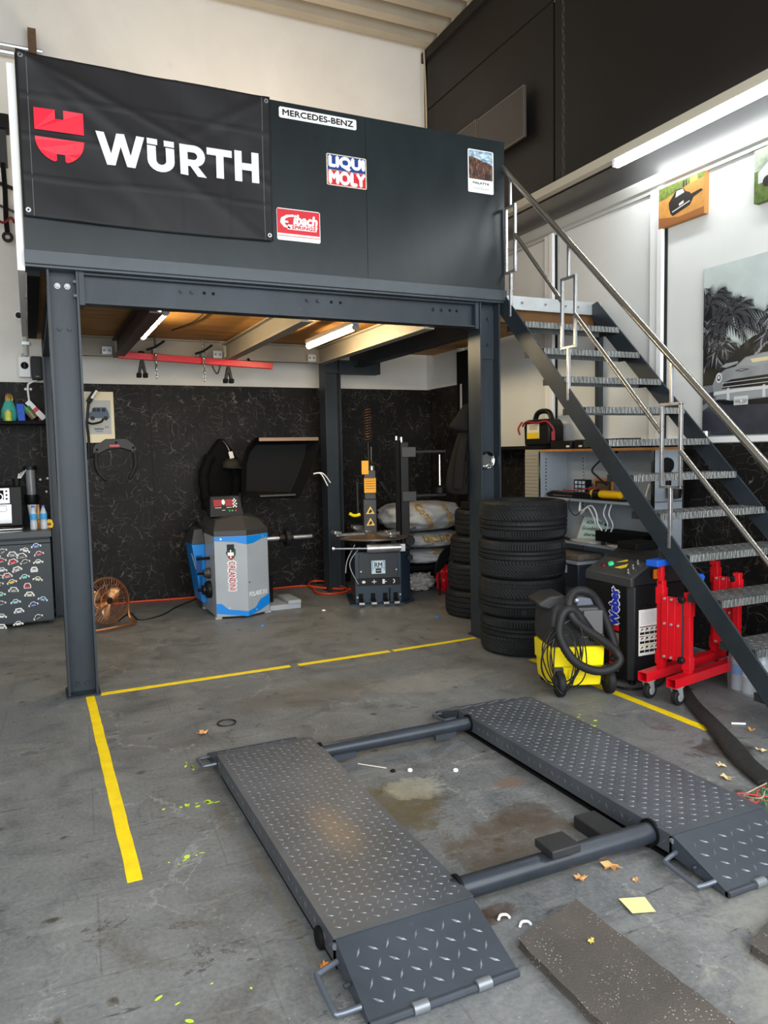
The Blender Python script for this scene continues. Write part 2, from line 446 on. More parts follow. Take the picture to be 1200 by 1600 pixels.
ORG = {}
SH = Vector((0, 0, 0))
def tag(o, label, cat, group=None):
    o['label'] = label; o['category'] = cat
    if group: o['group'] = group
    return o
def thing(name, label, cat, loc=(0, 0, 0), group=None):
    o = bpy.data.objects.new(name, None); o.empty_display_size = .1; COL.objects.link(o)
    o.location = loc; ORG[o.name] = Vector(loc)
    return tag(o, label, cat, group)
def struct(name, mb, mats, smooth=False, **kw):
    o = mb.build(name, mats, None, smooth=smooth, keep=True, **kw); o['kind'] = 'structure'; return o
def copy_tree(o, loc, label, rot=None):
    r = o.copy(); COL.objects.link(r); r.location = loc; r['label'] = label
    if rot is not None: r.rotation_euler = rot
    for ch in list(o.children):
        c = ch.copy(); COL.objects.link(c); c.parent = r
        for g in list(ch.children):
            d = g.copy(); COL.objects.link(d); d.parent = c
    return r
XR = (1, 0, 0); ZU = (0, 0, 1); YB = (0, 1, 0); YF = (0, -1, 0)
# ================================================================== the hall
YB0 = 8.20
struct('floor', MB().add([(-5, -4, 0), (6, -4, 0), (6, 8.3, 0), (-5, 8.3, 0)], [(0, 1, 2, 3)]), M_FLOOR)
struct('wall_back', MB().box(-5, YB0, 0, 4.6, 8.35, 6.45), M_WALL)
struct('wall_left', MB().box(-5.15, -1, 0, -5, 8.35, 6.45), M_WALL)
struct('wall_right', MB().box(4.47, -1.2, 0, 4.65, YB0, 6.45), M_PANEL)
# laminate dado on the back wall, in boards
m = MB()
for x0, x1 in ((-5, -2.6), (-2.598, -1.35), (-1.348, -.1), (-.098, 1.15), (1.152, 2.4), (2.402, 3.65), (3.652, 4.45)):
    m.box(x0, 8.18, 0, x1, YB0 - .001, 2.245)
struct('trim_1', m, M_MARBLE)
m = MB()
m.box(4.445, 7.44, 0, 4.469, 8.18, 2.245)
for y0, y1 in ((-1.2, 1.3), (1.302, 2.45), (2.452, 3.6), (3.602, 4.75), (4.752, 5.9), (5.902, 7.0)): m.box(4.45, y0, 0, 4.469, y1, 1.52)
struct('trim_2', m, M_MARBLE)
struct('trim_3', MB().box(4.42, 7.44, 2.25, 4.469, 8.199, 3.45).box(4.40, 7.40, 2.25, 4.469, 7.44, 3.45), M_PANEL)
struct('trim_4', MB().box(4.38, 7.02, 0, 4.469, 7.42, 2.6), M_BLACK2)  # black box put in for the dark look of the wall recess
# white posts between the wall boards, sill and head rail
m = MB()
for y in (.5, 1.8, 3.12, 4.43, 5.76):
    m.box(4.425, y, 1.545, 4.469, y + .05, 3.47).box(4.44, y + .052, 1.545, 4.469, y + .135, 3.47)
m.box(4.43, -1.2, 1.525, 4.469, 5.3, 1.565)
struct('trim_5', m, M_WHITE, bevel=.003)
m = MB()
for y in (.5, 1.8, 3.12, 4.43, 5.76): m.box(4.455, y - .02, 1.565, 4.4695, y - .001, 3.45)
struct('trim_6', m, M_GROOVE)
# head moulding
m = MB().prism([(4.469, 3.45), (4.45, 3.45), (4.45, 3.475), (4.432, 3.49), (4.42, 3.55), (4.432, 3.575), (4.469, 3.575)], 'XZ', -1.2, 7.0)
struct('trim_7', m, mat('grey_moulding', (176, 176, 170), .5))
struct('trim_8', MB().box(4.45, -1.2, 3.577, 4.469, 7.4, 3.80), mat('grey_gloss_board', (70, 70, 70), .3))
# dark upper cladding in boards with open joints
m = MB()
for y0, y1 in ((-1.2, 1.9), (1.92, 5.735), (5.76, 8.19)):
    m.box(4.44, y0, 3.80, 4.469, y1, 5.49); m.box(4.44, y0, 5.51, 4.469, y1, 6.05)
m.box(4.40, -1.2, 6.05, 4.469, 8.19, 6.16)
struct('trim_9', m, M_CLAD, bevel=.003)
struct('trim_10', MB().box(4.44, 8.12, 3.0, 4.469, 8.199, 6.05), M_GROOVE)
# trapezoidal roof sheet
prof = []
y = 8.4
while y > -1.4:
    prof += [(y, 6.17), (y - .13, 6.17), (y - .165, 6.28), (y - .29, 6.28)]
    y -= .325
m = MB(); n = len(prof)
m.add([(-5.1, a, b) for a, b in prof] + [(4.6, a, b) for a, b in prof], [(i, i + 1, n + i + 1, n + i) for i in range(n - 1)])
struct('ceiling', m, mat('roof_sheet', (150, 143, 128), .5, 0, .1, 2))

# loose cable in the corner, gas pipe and conduit on the back wall
tag(MB().tube(spline([(4.39, 8.10, 6.16), (4.385, 8.06, 5.7), (4.40, 8.08, 5.2), (4.38, 8.05, 4.4)], 6), .011, 6).build('hanging_cable', mat('beige_cable', (176, 160, 128), .6)),
    'thin beige cable hanging down the upper corner beside the dark cladding', 'cable')
t = thing('gas_pipe', 'grey horizontal pipe high on the back wall above the black banner', 'pipe', (.2, 8.1, 5.27))
MB().tube([(-4.9, 8.10, 5.27), (.46, 8.10, 5.27), (.5, 8.10, 5.25), (.5, 8.10, 5.1)], .03, 10).tube([(-4.9, 8.13, 5.35), (.30, 8.13, 5.35)], .018, 8).build('tube', M_GALV, t)
MB().box(.18, 8.07, 5.3, .25, 8.195, 5.52).build('bracket', mat('rusty_bracket', (92, 72, 52), .8, 0, .3, 20), t)
t = thing('conduit', 'grey vertical cable conduit running down to the rotary switch on the white wall', 'conduit', (0, 8.15, 2.5))
MB().tube([(.02, 8.17, 3.9), (.015, 8.17, 2.5)], .022, 10).build('tube', mat('grey_conduit', (190, 190, 184), .5), t)
for z in (3.05, 2.6): MB().box(-.015, 8.13, z, .05, 8.199, z + .03).build('clip', M_GALV, t)
t = thing('security_camera', 'small white bullet camera on the grey conduit', 'camera', (.0, 8.08, 2.86))
MB().cyl((-.03, 7.98, 2.85), (.03, 8.12, 2.88), .038, .038, 18).build('housing', M_WHITE, t)
MB().cyl((-.031, 7.977, 2.849), (-.029, 7.982, 2.8495), .028, .028, 16).build('lens', M_BLACK, t)
MB().tube([(.03, 8.12, 2.88), (.06, 8.17, 2.9)], .012, 8).build('bracket', M_WHITE, t)

tag(MB().cyl((4.362, 7.30, 2.24), (4.362, 7.30, 1.45), .012, .012, 8).build('wall_pipe', mat('pale_pipe', (150, 148, 142), .5)), 'thin pale vertical pipe on the black filler box in the rear right corner', 'pipe')

# ================================================================== mezzanine
def ibeam(m, p0, p1, w, h, tf=.012, tw=.010):
    """I section along p0->p1 (horizontal), p at the mid of the section"""
    p0 = Vector(p0); p1 = Vector(p1); d = (p1 - p0).normalized(); r = Vector((d.y, -d.x, 0))
    sec = [(-w / 2, -h / 2), (w / 2, -h / 2), (w / 2, -h / 2 + tf), (tw / 2, -h / 2 + tf), (tw / 2, h / 2 - tf), (w / 2, h / 2 - tf), (w / 2, h / 2), (-w / 2, h / 2), (-w / 2, h / 2 - tf), (-tw / 2, h / 2 - tf), (-tw / 2, -h / 2 + tf), (-w / 2, -h / 2 + tf)]
    return m.loft([p0 + r * a + Vector((0, 0, b)) for a, b in sec], [p1 + r * a + Vector((0, 0, b)) for a, b in sec])
def hpost(m, x0, x1, y0, y1, z0, z1, tf=.013, tw=.010):
    """web faces the viewer, flanges at both x ends"""
    yc = (y0 + y1) / 2
    m.prism([(x0, y0), (x0 + tf, y0), (x0 + tf, yc - tw / 2), (x1 - tf, yc - tw / 2), (x1 - tf, y0), (x1, y0), (x1, y1), (x1 - tf, y1), (x1 - tf, yc + tw / 2), (x0 + tf, yc + tw / 2), (x0 + tf, y1), (x0, y1)], 'XY', z0, z1)
    return m
def bolt(x, y, z, parent, axis=YF, r=.0125, mm=None):
    a = Vector((x, y, z)); d = Vector(axis)
    MB().cyl(a, a + d * .004, r * 1.45, r * 1.45, 12).cyl(a + d * .004, a + d * .016, r, r * .9, 6).build('bolt', mm or mat('zinc_bolt', (150, 152, 154), .4, .5), parent)

mz = thing('mezzanine', 'dark grey steel loft on four posts with sheet metal front', 'mezzanine', (1.7, 5.1, 0))
for x0, x1 in ((.035, 2.248), (2.251, 3.412)):
    MB().box(x0, 5.03, 2.66, x1, 5.06, 3.85).build('fascia_panel', M_FASCIA, mz)
MB().box(.03, 5.008, 2.655, 3.415, 5.029, 2.735).box(.03, 5.0295, 2.640, 3.415, 5.199, 2.658).build('edge_trim', mat('edge_trim_steel', (58, 65, 70), .34, .1, .2, 5), mz, bevel=.002)
sp = MB(); sp.box(-.01, 5.06, 2.62, .03, 7.75, 3.8).build('side_panel', mat('white_foam_sheet', (238, 238, 236), .8), mz)
posts = []
for x0, x1, y0, y1, h in ((.145, .322, 5.06, 5.24, 2.64), (3.20, 3.385, 5.06, 5.24, 2.64), (2.88, 3.06, 7.62, 7.80, 2.62), (.15, .30, 7.70, 7.88, 2.62)):
    p = hpost(MB(), x0, x1, y0, y1, .012, h).build('post', M_STEEL, mz)
    MB().box(x0 - .012, y0 - .03, 0, x1 + .012, y1 + .03, .012).build('base_plate', M_STEEL, p)
    posts.append(p)
yw = 5.145
for x in (.205, .262): 
    for z, mm in ((2.56, None), (2.30, M_STEEL), (.06, M_STEEL)): bolt(x, yw, z, posts[0], mm=mm)
for z in (2.585, 2.50): bolt(.309, 5.10, z, posts[0], (-1, 0, 0), .009)
for x in (3.255, 3.315):
    for z in (2.53, 2.33): bolt(x, yw - .014, z, posts[1], mm=M_STEEL)
MB().box(3.215, 5.131, 2.22, 3.37, 5.144, 2.60).build('splice_plate', M_STEEL, posts[1])
b = ibeam(MB(), (.33, 5.13, 2.545), (3.193, 5.13, 2.545), .11, .185).build('front_beam', M_STEEL, mz)
for x in (.95, 1.02, 1.82, 1.90, 2.83, 2.90): bolt(x, 5.124, 2.575, b, r=.012, mm=M_STEEL)
for x in (1.10, 1.16, 2.0, 2.07, 2.97, 3.03): MB().cyl((x, 5.1245, 2.575), (x, 5.1225, 2.575), .011, .011, 12).build('hole', M_BLACK2, b)
for x in (.325, 3.165): MB().box(x, 5.068, 2.44, x + .03, 5.2, 2.65).build('end_plate', M_STEEL, b)
# rear beam, side beams, joists, deck
ibeam(MB(), (.20, 7.68, 2.55), (2.88, 7.68, 2.55), .11, .18).build('rear_beam', mat('primed_joist', (150, 142, 128), .5, 0, .08, 4), mz)
M_PRIME = mat('primed_joist', (150, 142, 128), .5, 0, .08, 4)
for x in (.80, 1.84, 2.83):
    j = ibeam(MB(), (x, 5.20, 2.525), (x, 7.62, 2.525), .09, .17).build('joist', mat('dark_joist', (78, 58, 54), .5) if x < 1 else M_PRIME, mz)
    MB().box(x - .14, 7.60, 2.47, x - .052, 7.622, 2.54).build('bracket', M_GALV, j)
    for dx in (-.12, -.075): bolt(x + dx, 7.60, 2.505, j, r=.009)
ibeam(MB(), (3.29, 5.25, 2.525), (3.29, 7.9, 2.525), .10, .19).build('side_beam', M_STEEL, mz)
ibeam(MB(), (.20, 5.25, 2.525), (.20, 7.69, 2.525), .10, .17).build('side_beam', M_STEEL, mz)
MB().box(2.9, 7.66, 2.36, 3.55, 7.80, 2.50).build('cantilever_stub', M_STEEL, mz)
MB().box(.04, 5.20, 2.645, 3.42, 8.05, 2.67).box(3.42, 5.125, 2.645, 4.43, 8.05, 2.67).build('deck', M_PLY, mz)
MB().box(.04, 5.1, 2.60, .11, 7.7, 2.645).build('deck_edge', M_BLACK2, mz)
l = MB().prism([(5.10, 2.615), (5.11, 2.615), (5.11, 2.71), (5.15, 2.71), (5.15, 2.72), (5.10, 2.72)], 'YZ', 3.42, 4.43).build('landing_edge', M_GALV, mz)
for x in (3.62, 3.85, 4.05, 4.18): bolt(x, 5.10, 2.67, l, r=.007)
MB().box(3.44, 5.16, 2.52, 4.43, 5.22, 2.644).build('landing_beam', mat('old_timber', (104, 72, 40), .7, 0, .2, 8), mz)
MB().box(4.395, 5.09, 0, 4.44, 5.14, 2.60).build('landing_post', M_STEEL, mz)
MB().tube(spline([(1.28, 5.6, 2.638), (1.3, 6.4, 2.62), (1.22, 7.1, 2.638)], 6), .006, 6).tube(spline([(1.5, 5.4, 2.64), (1.7, 5.5, 2.60), (1.95, 5.4, 2.64)], 6), .005, 6).build('wiring', M_CORD, mz)

# strip lights under the loft
def strip_light(x, y0, y1, z, label):
    t = thing('strip_light', label, 'light', (x, (y0 + y1) / 2, z), 'strip lights under the loft')
    MB().box(x - .03, y0 + .01, z + .02, x + .03, y1 - .01, z + .06).build('housing', M_WHITE, t, bevel=.004)
    e = mat('tube_glow', (255, 232, 186), .4, emit=68)
    MB().cyl((x, y0 + .03, z), (x, y1 - .03, z), .024, .024, 14).build('tube', e, t)
    for yy in (y0, y1 - .03): MB().cyl((x, yy, z), (x, yy + .03, z), .027, .027, 14).build('end_cap', M_GREYL, t)
strip_light(.90, 5.45, 6.65, 2.50, 'warm strip light beside the dark joist at the left under the loft')
strip_light(2.40, 5.62, 6.78, 2.50, 'warm strip light between two pale joists near the rear post')

# ================================================================== banner and signs on the loft front
FY = 5.012
def drape(x, z):
    u = (x - .04) / 1.51; v = (z - 2.93) / .92
    d = .005 * math.sin(u * 9 + v * 7) + .008 * mnoise.noise((u * 3, v * 3, 1.7)) + .005 * mnoise.noise((u * 7 + v * 4, v * 5, 4.2))
    for g in (.2, .4, .6, .8): d += .005 * max(0, 1 - abs(u - g) / .014)
    for g in (.25, .5, .75): d += .0045 * max(0, 1 - abs(v - g + .01 * math.sin(u * 8)) / .015)
    for a, s_, w in ((.55, .012, .05), (.95, .010, .045), (1.6, .008, .04)): d += s_ * math.exp(-((u - a * (1 - v)) / w) ** 2) * (.3 + .7 * v)
    for a, w in ((.5, .05), (1.0, .04)): d += .010 * math.exp(-(((1 - u) - a * (1 - v)) / w) ** 2) * max(0, v - .35)
    return d
t = thing('banner', 'large black cloth banner with red emblem and white lettering on the loft front', 'banner', (.8, FY, 2.93))
m = MB(); nx, nz = 96, 60
vs = []
for j in range(nz + 1):
    for i in range(nx + 1):
        x = .04 + 1.51 * i / nx; z = 2.925 + .925 * j / nz
        z -= .012 * (1 - j / nz) * math.sin(i / nx * 3.1)
        vs.append((x, FY - .004 - drape(x, z), z))
m.add(vs, [(j * (nx + 1) + i, j * (nx + 1) + i + 1, (j + 1) * (nx + 1) + i + 1, (j + 1) * (nx + 1) + i) for j in range(nz) for i in range(nx)])
cl = m.build('cloth', mat('black_satin_cloth', (34, 33, 34), .5, 0, 0, 6, .12, 300, spec=.25), t, ang=180)
sd = cl.modifiers.new('thickness', 'SOLIDIFY'); sd.thickness = .001
def onflag(m, outline, off=.011):
    m.poly([(x, FY - .004 - off - drape(x, z), z) for x, z in outline])
m = MB()
onflag(m, [(.12, 3.55), (.235, 3.55), (.235, 3.50), (.28, 3.50), (.28, 3.55), (.39, 3.55), (.39, 3.425), (.12, 3.425)])
arc = [(.255 + .135 * math.cos(a), 3.385 + .135 * math.sin(a)) for a in [math.pi + k * math.pi / 24 for k in range(25)]]
low = [p for p in arc if p[0] < .23] + [(.235, 3.262), (.235, 3.30), (.28, 3.30), (.28, 3.262)] + [p for p in arc if p[0] > .285]
onflag(m, low)
m.build('emblem', mat('signal_red_print', (222, 20, 50), .5), t, smooth=False)
m = MB()
def arcp(cx_, cy_, rx, ry, a0, a1, n=10): return [(cx_ + rx * math.cos(math.radians(a0 + (a1 - a0) * k / n)), cy_ + ry * math.sin(math.radians(a0 + (a1 - a0) * k / n))) for k in range(n + 1)]
GL = {'W': [[(0, 1), (.17, 1), (.30, .36), (.42, 1), (.58, 1), (.70, .36), (.83, 1), (1, 1), (.79, 0), (.62, 0), (.5, .60), (.38, 0), (.21, 0)]],
      'U': [[(0, 1)] + arcp(.5, .46, .5, .46, 180, 360) + [(1, 1), (.68, 1)] + arcp(.5, .46, .18, .18, 360, 180) + [(.32, 1)]],
      'R': [[(0, 0), (.30, 0), (.30, 1), (0, 1)], [(.30, 1), (.52, 1)] + arcp(.54, .66, .42, .34, 90, -90) + [(.30, .32), (.30, .54), (.5, .54)] + arcp(.52, .66, .14, .12, -90, 90) + [(.30, .78)], [(.36, .36), (.66, .36), (1, 0), (.66, 0)]],
      'T': [[(0, .76), (1, .76), (1, 1), (0, 1)], [(.36, 0), (.66, 0), (.66, .76), (.36, .76)]],
      'H': [[(0, 0), (.30, 0), (.30, 1), (0, 1)], [(.70, 0), (1, 0), (1, 1), (.70, 1)], [(.30, .38), (.70, .38), (.70, .62), (.30, .62)]],
      ':': [[(0, 0), (.38, 0), (.38, 1), (0, 1)], [(.62, 0), (1, 0), (1, 1), (.62, 1)]]}
for ch, x0, x1, z0, z1 in (('W', .455, .738, 3.275, 3.465), ('U', .752, .918, 3.272, 3.425), (':', .752, .918, 3.432, 3.468), ('R', .95, 1.118, 3.275, 3.465), ('T', 1.122, 1.285, 3.285, 3.468), ('H', 1.302, 1.462, 3.285, 3.477)):
    for g in GL[ch]: onflag(m, [(x0 + u * (x1 - x0), z0 + v * (z1 - z0)) for u, v in g])
m.build('lettering', mat('white_cloth_print', (216, 214, 214), .55), t, smooth=False)
for x, z in ((.065, 3.82), (1.525, 3.82), (.065, 2.96), (1.525, 2.96)):
    MB().lathe([(.007, 0), (.007, -.004), (.014, -.004), (.014, 0)], (x, FY - .004 - drape(x, z), z), 'Y', 14).build('eyelet', M_SILVER, t)
for x in (.095, 1.495): MB().tube([(x, FY - .0055 - drape(x, 2.93 + .91 * k / 30), 2.93 + .91 * k / 30) for k in range(31)], .0012, 4).build('seam', mat('grey_thread', (130, 128, 124), .7), t)
MB().add([(1.06, 5.07, 3.85), (1.22, 5.07, 3.85), (1.14, 5.075, 3.88)], [(0, 1, 2)]).build('corner', M_BLACK2, t)

def plate(name, label, x0, z0, x1, z1, base, draw, rad=.012, y=5.028, cat='sign'):
    t = thing(name, label, cat, ((x0 + x1) / 2, y, z0))
    pts = []
    for cx, cz, a0 in ((x1 - rad, z1 - rad, 0), (x0 + rad, z1 - rad, 90), (x0 + rad, z0 + rad, 180), (x1 - rad, z0 + rad, 270)):
        for k in range(5):
            a = math.radians(a0 + 22.5 * k); pts.append((cx + rad * math.cos(a), cz + rad * math.sin(a)))
    MB().prism(pts, 'XZ', y - .004, y).build('plate', base, t, smooth=False)
    draw(t, (0, y - .004, 0)); return t
def d1(t, O):
    MB().text('MERCEDES-BENZ', O, XR, ZU, 1.645, 3.762, 2.155, 3.80, bold=.002).build('lettering', M_PRINTB, t, smooth=False)
    m = MB()
    for x, z in ((1.634, 3.781), (2.168, 3.781)): m.ell(O, XR, ZU, x, z, .004, .004)
    m.build('rivet', M_GALV, t)
plate('sign', 'long white sign with black capital letters at the top edge of the loft front', 1.62, 3.745, 2.18, 3.815, M_WHITE, d1)
def d2(t, O):
    MB().rect(O, XR, ZU, 1.958, 3.455, 2.242, 3.555).build('blue_field', mat('blue_print', (22, 52, 122), .4), t, smooth=False)
    MB().rect(O, XR, ZU, 1.958, 3.357, 2.242, 3.452).build('red_field', mat('red_print', (196, 24, 38), .4), t, smooth=False)
    m = MB().text('LIQUI', O, XR, ZU, 1.97, 3.465, 2.23, 3.545, .003, .007); m.text('MOLY', O, XR, ZU, 1.97, 3.365, 2.235, 3.445, .003, .007)
    m.build('lettering', M_WHITE, t, smooth=False)
plate('sign', 'blue over red square metal sign with two lines of white capitals on the loft front', 1.95, 3.35, 2.25, 3.562, mat('aged_cream_rim', (200, 188, 168), .5, 0, .3, 60), d2)
def d3(t, O):
    MB().rect(O, XR, ZU, 1.585, 2.99, 1.888, 3.15).build('red_field', mat('red_print', (196, 24, 38), .4), t, smooth=False)
    m = MB()
    # swoosh capital and slanted letters
    m.face(O, XR, ZU, [(1.70, 3.118), (1.65, 3.112), (1.612, 3.09), (1.605, 3.06), (1.63, 3.032), (1.68, 3.022), (1.672, 3.035), (1.645, 3.045), (1.634, 3.06), (1.664, 3.062), (1.66, 3.074), (1.636, 3.072), (1.645, 3.09), (1.67, 3.10), (1.705, 3.105)], .003)
    m.text('ibach', O, XR, ZU, 1.70, 3.055, 1.865, 3.118, .003, .004, .15)
    m.face(O, XR, ZU, [(1.655, 3.018), (1.66, 3.05), (1.872, 3.05), (1.862, 3.018)], .003)
    m.build('lettering', M_WHITE, t, smooth=False)
    MB().text('SPRINGS', O, XR, ZU, 1.685, 3.023, 1.855, 3.045, .0045, .0015, .2).rect(O, XR, ZU, 1.585, 2.972, 1.888, 2.976, .003).build('red_lettering', mat('red_print', (196, 24, 38), .4), t, smooth=False)
plate('sign', 'red and white metal sign with slanted white lettering low on the loft front', 1.583, 2.945, 1.892, 3.155, M_WHITE, d3)
def d4(t, O):
    MB().box(3.092, O[1] - .001, 3.543, 3.302, O[1], 3.752).build('picture', canyon_material(), t, smooth=False)
    MB().text('MALATYA', O, XR, ZU, 3.125, 3.508, 3.27, 3.524, .0015, .001).rect(O, XR, ZU, 3.17, 3.488, 3.22, 3.4895).rect(O, XR, ZU, 3.13, 3.474, 3.27, 3.4765).build('lettering', M_PRINTB, t, smooth=False)
plate('poster', 'small poster of a rocky canyon under clouds at the right end of the loft front', 3.085, 3.445, 3.31, 3.758, M_WHITE, d4, .01, cat='poster')

# ================================================================== staircase
st = thing('staircase', 'open steel staircase with checker plate treads rising to the loft', 'staircase', (3.86, 3.7, 0))
def stringer(x, tw):
    pts = [(5.095, 2.575), (5.095, 2.70), (5.04, 2.715), (2.335, 0), (2.50, 0)]
    return MB().prism(pts, 'YZ', x, x + tw).build('stringer', M_STEEL, st, bevel=.002)
stringer(3.40, .014); stringer(4.325, .014)
M_TREND = mat('tread_end', (40, 42, 44), .5)
for k in range(12):
    z = 2.46 - .2265 * k; yf = 4.77 - .2272 * k; x0, x1 = 3.418, 4.32; d = .24
    if z < .1: break
    m = MB().box(x0, yf, z - .005, x1, yf + d, z).box(x0, yf, z - .042, x1, yf + .005, z - .005).box(x0, yf + d - .005, z - .042, x1, yf + d, z - .005)
    # raised pattern: short bars on the top and teeth on the nosing
    for r in range(5):
        for q in range(24):
            xx = x0 + .03 + q * .0365 + (r % 2) * .018; yy = yf + .03 + r * .045
            s = .011 if (q + r) % 2 else -.011
            m.add([(xx - .011, yy - s, z), (xx, yy - .003, z), (xx + .011, yy + s, z), (xx, yy + .003, z), (xx, yy, z + .0025)], [(0, 1, 4), (1, 2, 4), (2, 3, 4), (3, 0, 4)])
    for q in range(31):
        xx = x0 + .012 + q * .0285
        m.add([(xx, yf - .0002, z - .04), (xx + .006, yf - .004, z - .04), (xx + .014, yf - .0002, z - .04), (xx + .006, yf - .0002, z + .002), (xx + .013, yf - .005, z + .003), (xx + .022, yf - .0002, z + .002), (xx + .006, yf + .018, z + .0005), (xx + .013, yf + .018, z + .003), (xx + .022, yf + .018, z + .0005)], [(0, 1, 4, 3), (1, 2, 5, 4), (3, 4, 7, 6), (4, 5, 8, 7)])
    tr = m.build('tread', M_TREAD, st, smooth=False)
    MB().prism([(yf, z - .045), (yf + d, z - .045), (yf + d, z + .001), (yf + .012, z + .001)], 'YZ', 3.4145, 3.4175).build('tread_bracket', M_TREND, tr)
    MB().prism([(yf + .02, z - .045), (yf + d, z - .045), (yf + d, z + .001), (yf + .03, z + .001)], 'YZ', 4.3205, 4.3245).build('tread_bracket', M_TREND, tr)
# railing on the near stringer
RX = 3.407
def zt(y): return 3.675 - .962 * (5.05 - y)
MB().tube([(RX, 5.06, zt(5.06)), (RX, 2.2, zt(2.2))], .021, 14).build('handrail', M_STAIN, st)
MB().lathe([(.0, 0), (.022, .004), (.022, .03), (.0, .03)], (RX, 5.06, zt(5.06)), 'Y', 14).build('rail_cap', M_CHROME, st)
loops = ((4.885, 5.0, 2.86, 3.345), (4.185, 4.325, 2.20, 2.67), (3.25, 3.395, 1.265, 1.75), (2.36, 2.50, .40, .88))
for a, b_, z0, z1 in loops:
    m = MB()
    m.bar((RX, a, z0), (RX, a, z1), .02, .02, YB).bar((RX, b_, z0), (RX, b_, z1), .02, .02, YB)
    m.bar((RX, a - .01, z0), (RX, b_ + .01, z0), .02, .018).bar((RX, a - .01, z1), (RX, b_ + .01, z1), .02, .018)
    yc = (a + b_) / 2
    m.bar((RX, yc, z1), (RX, yc, zt(yc) - .015), .018, .018, YB)
    m.bar((RX, yc, min(yc - 2.42, z0 - .05)), (RX, yc, z0), .022, .022, YB)
    m.build('baluster', M_SILVER, st, bevel=.002)
segs = ((loops[0][0], 3.125, loops[1][1], 2.52), (loops[1][0], 2.41, loops[2][1], 1.585), (loops[2][0], 1.475, loops[3][1], .74))
for y0, z0, y1, z1 in segs:
    MB().tube([(RX, y0, z0), (RX, y1, z1)], .015, 12).build('mid_rail', M_STAIN, st)
# ================================================================== scissor lift
def lens(m, x, y, z, L, Wd, a, h, slope=0.0):
    c, s_ = math.cos(a), math.sin(a)
    def p(u, v, w): return (x + u * c - v * s_, y + u * s_ + v * c, z + w + slope * (u * s_ + v * c))
    m.add([p(-L, 0, 0), p(0, -Wd, 0), p(L, 0, 0), p(0, Wd, 0), p(-L * .35, 0, h), p(L * .35, 0, h)], [(0, 1, 5, 4), (1, 2, 5), (2, 3, 4, 5), (3, 0, 4)])
def plate_pattern(m, x0, x1, y0, y1, zf, step, L, Wd, h, slope=0.0):
    ny = int((y1 - y0) / step); nx = int((x1 - x0) / step)
    ox = (x1 - x0 - (nx - 1) * step) / 2; oy = (y1 - y0 - (ny - 1) * step) / 2
    for j in range(ny):
        for i in range(nx):
            y = y0 + oy + j * step
            lens(m, x0 + ox + i * step, y, zf(y), L, Wd, math.radians(40 if (i + j) % 2 else -50) + .25, h, slope)
M_RUN = runway_material()
lift = thing('car_lift', 'dark grey low rise car lift of two checker plate runways and cross tubes', 'car lift', (1.6, 2.7, 0))
ZP = .108; Y0, Y1 = 1.955, 3.455
M_PAD = mat('worn_edge', (120, 124, 128), .35, .4)
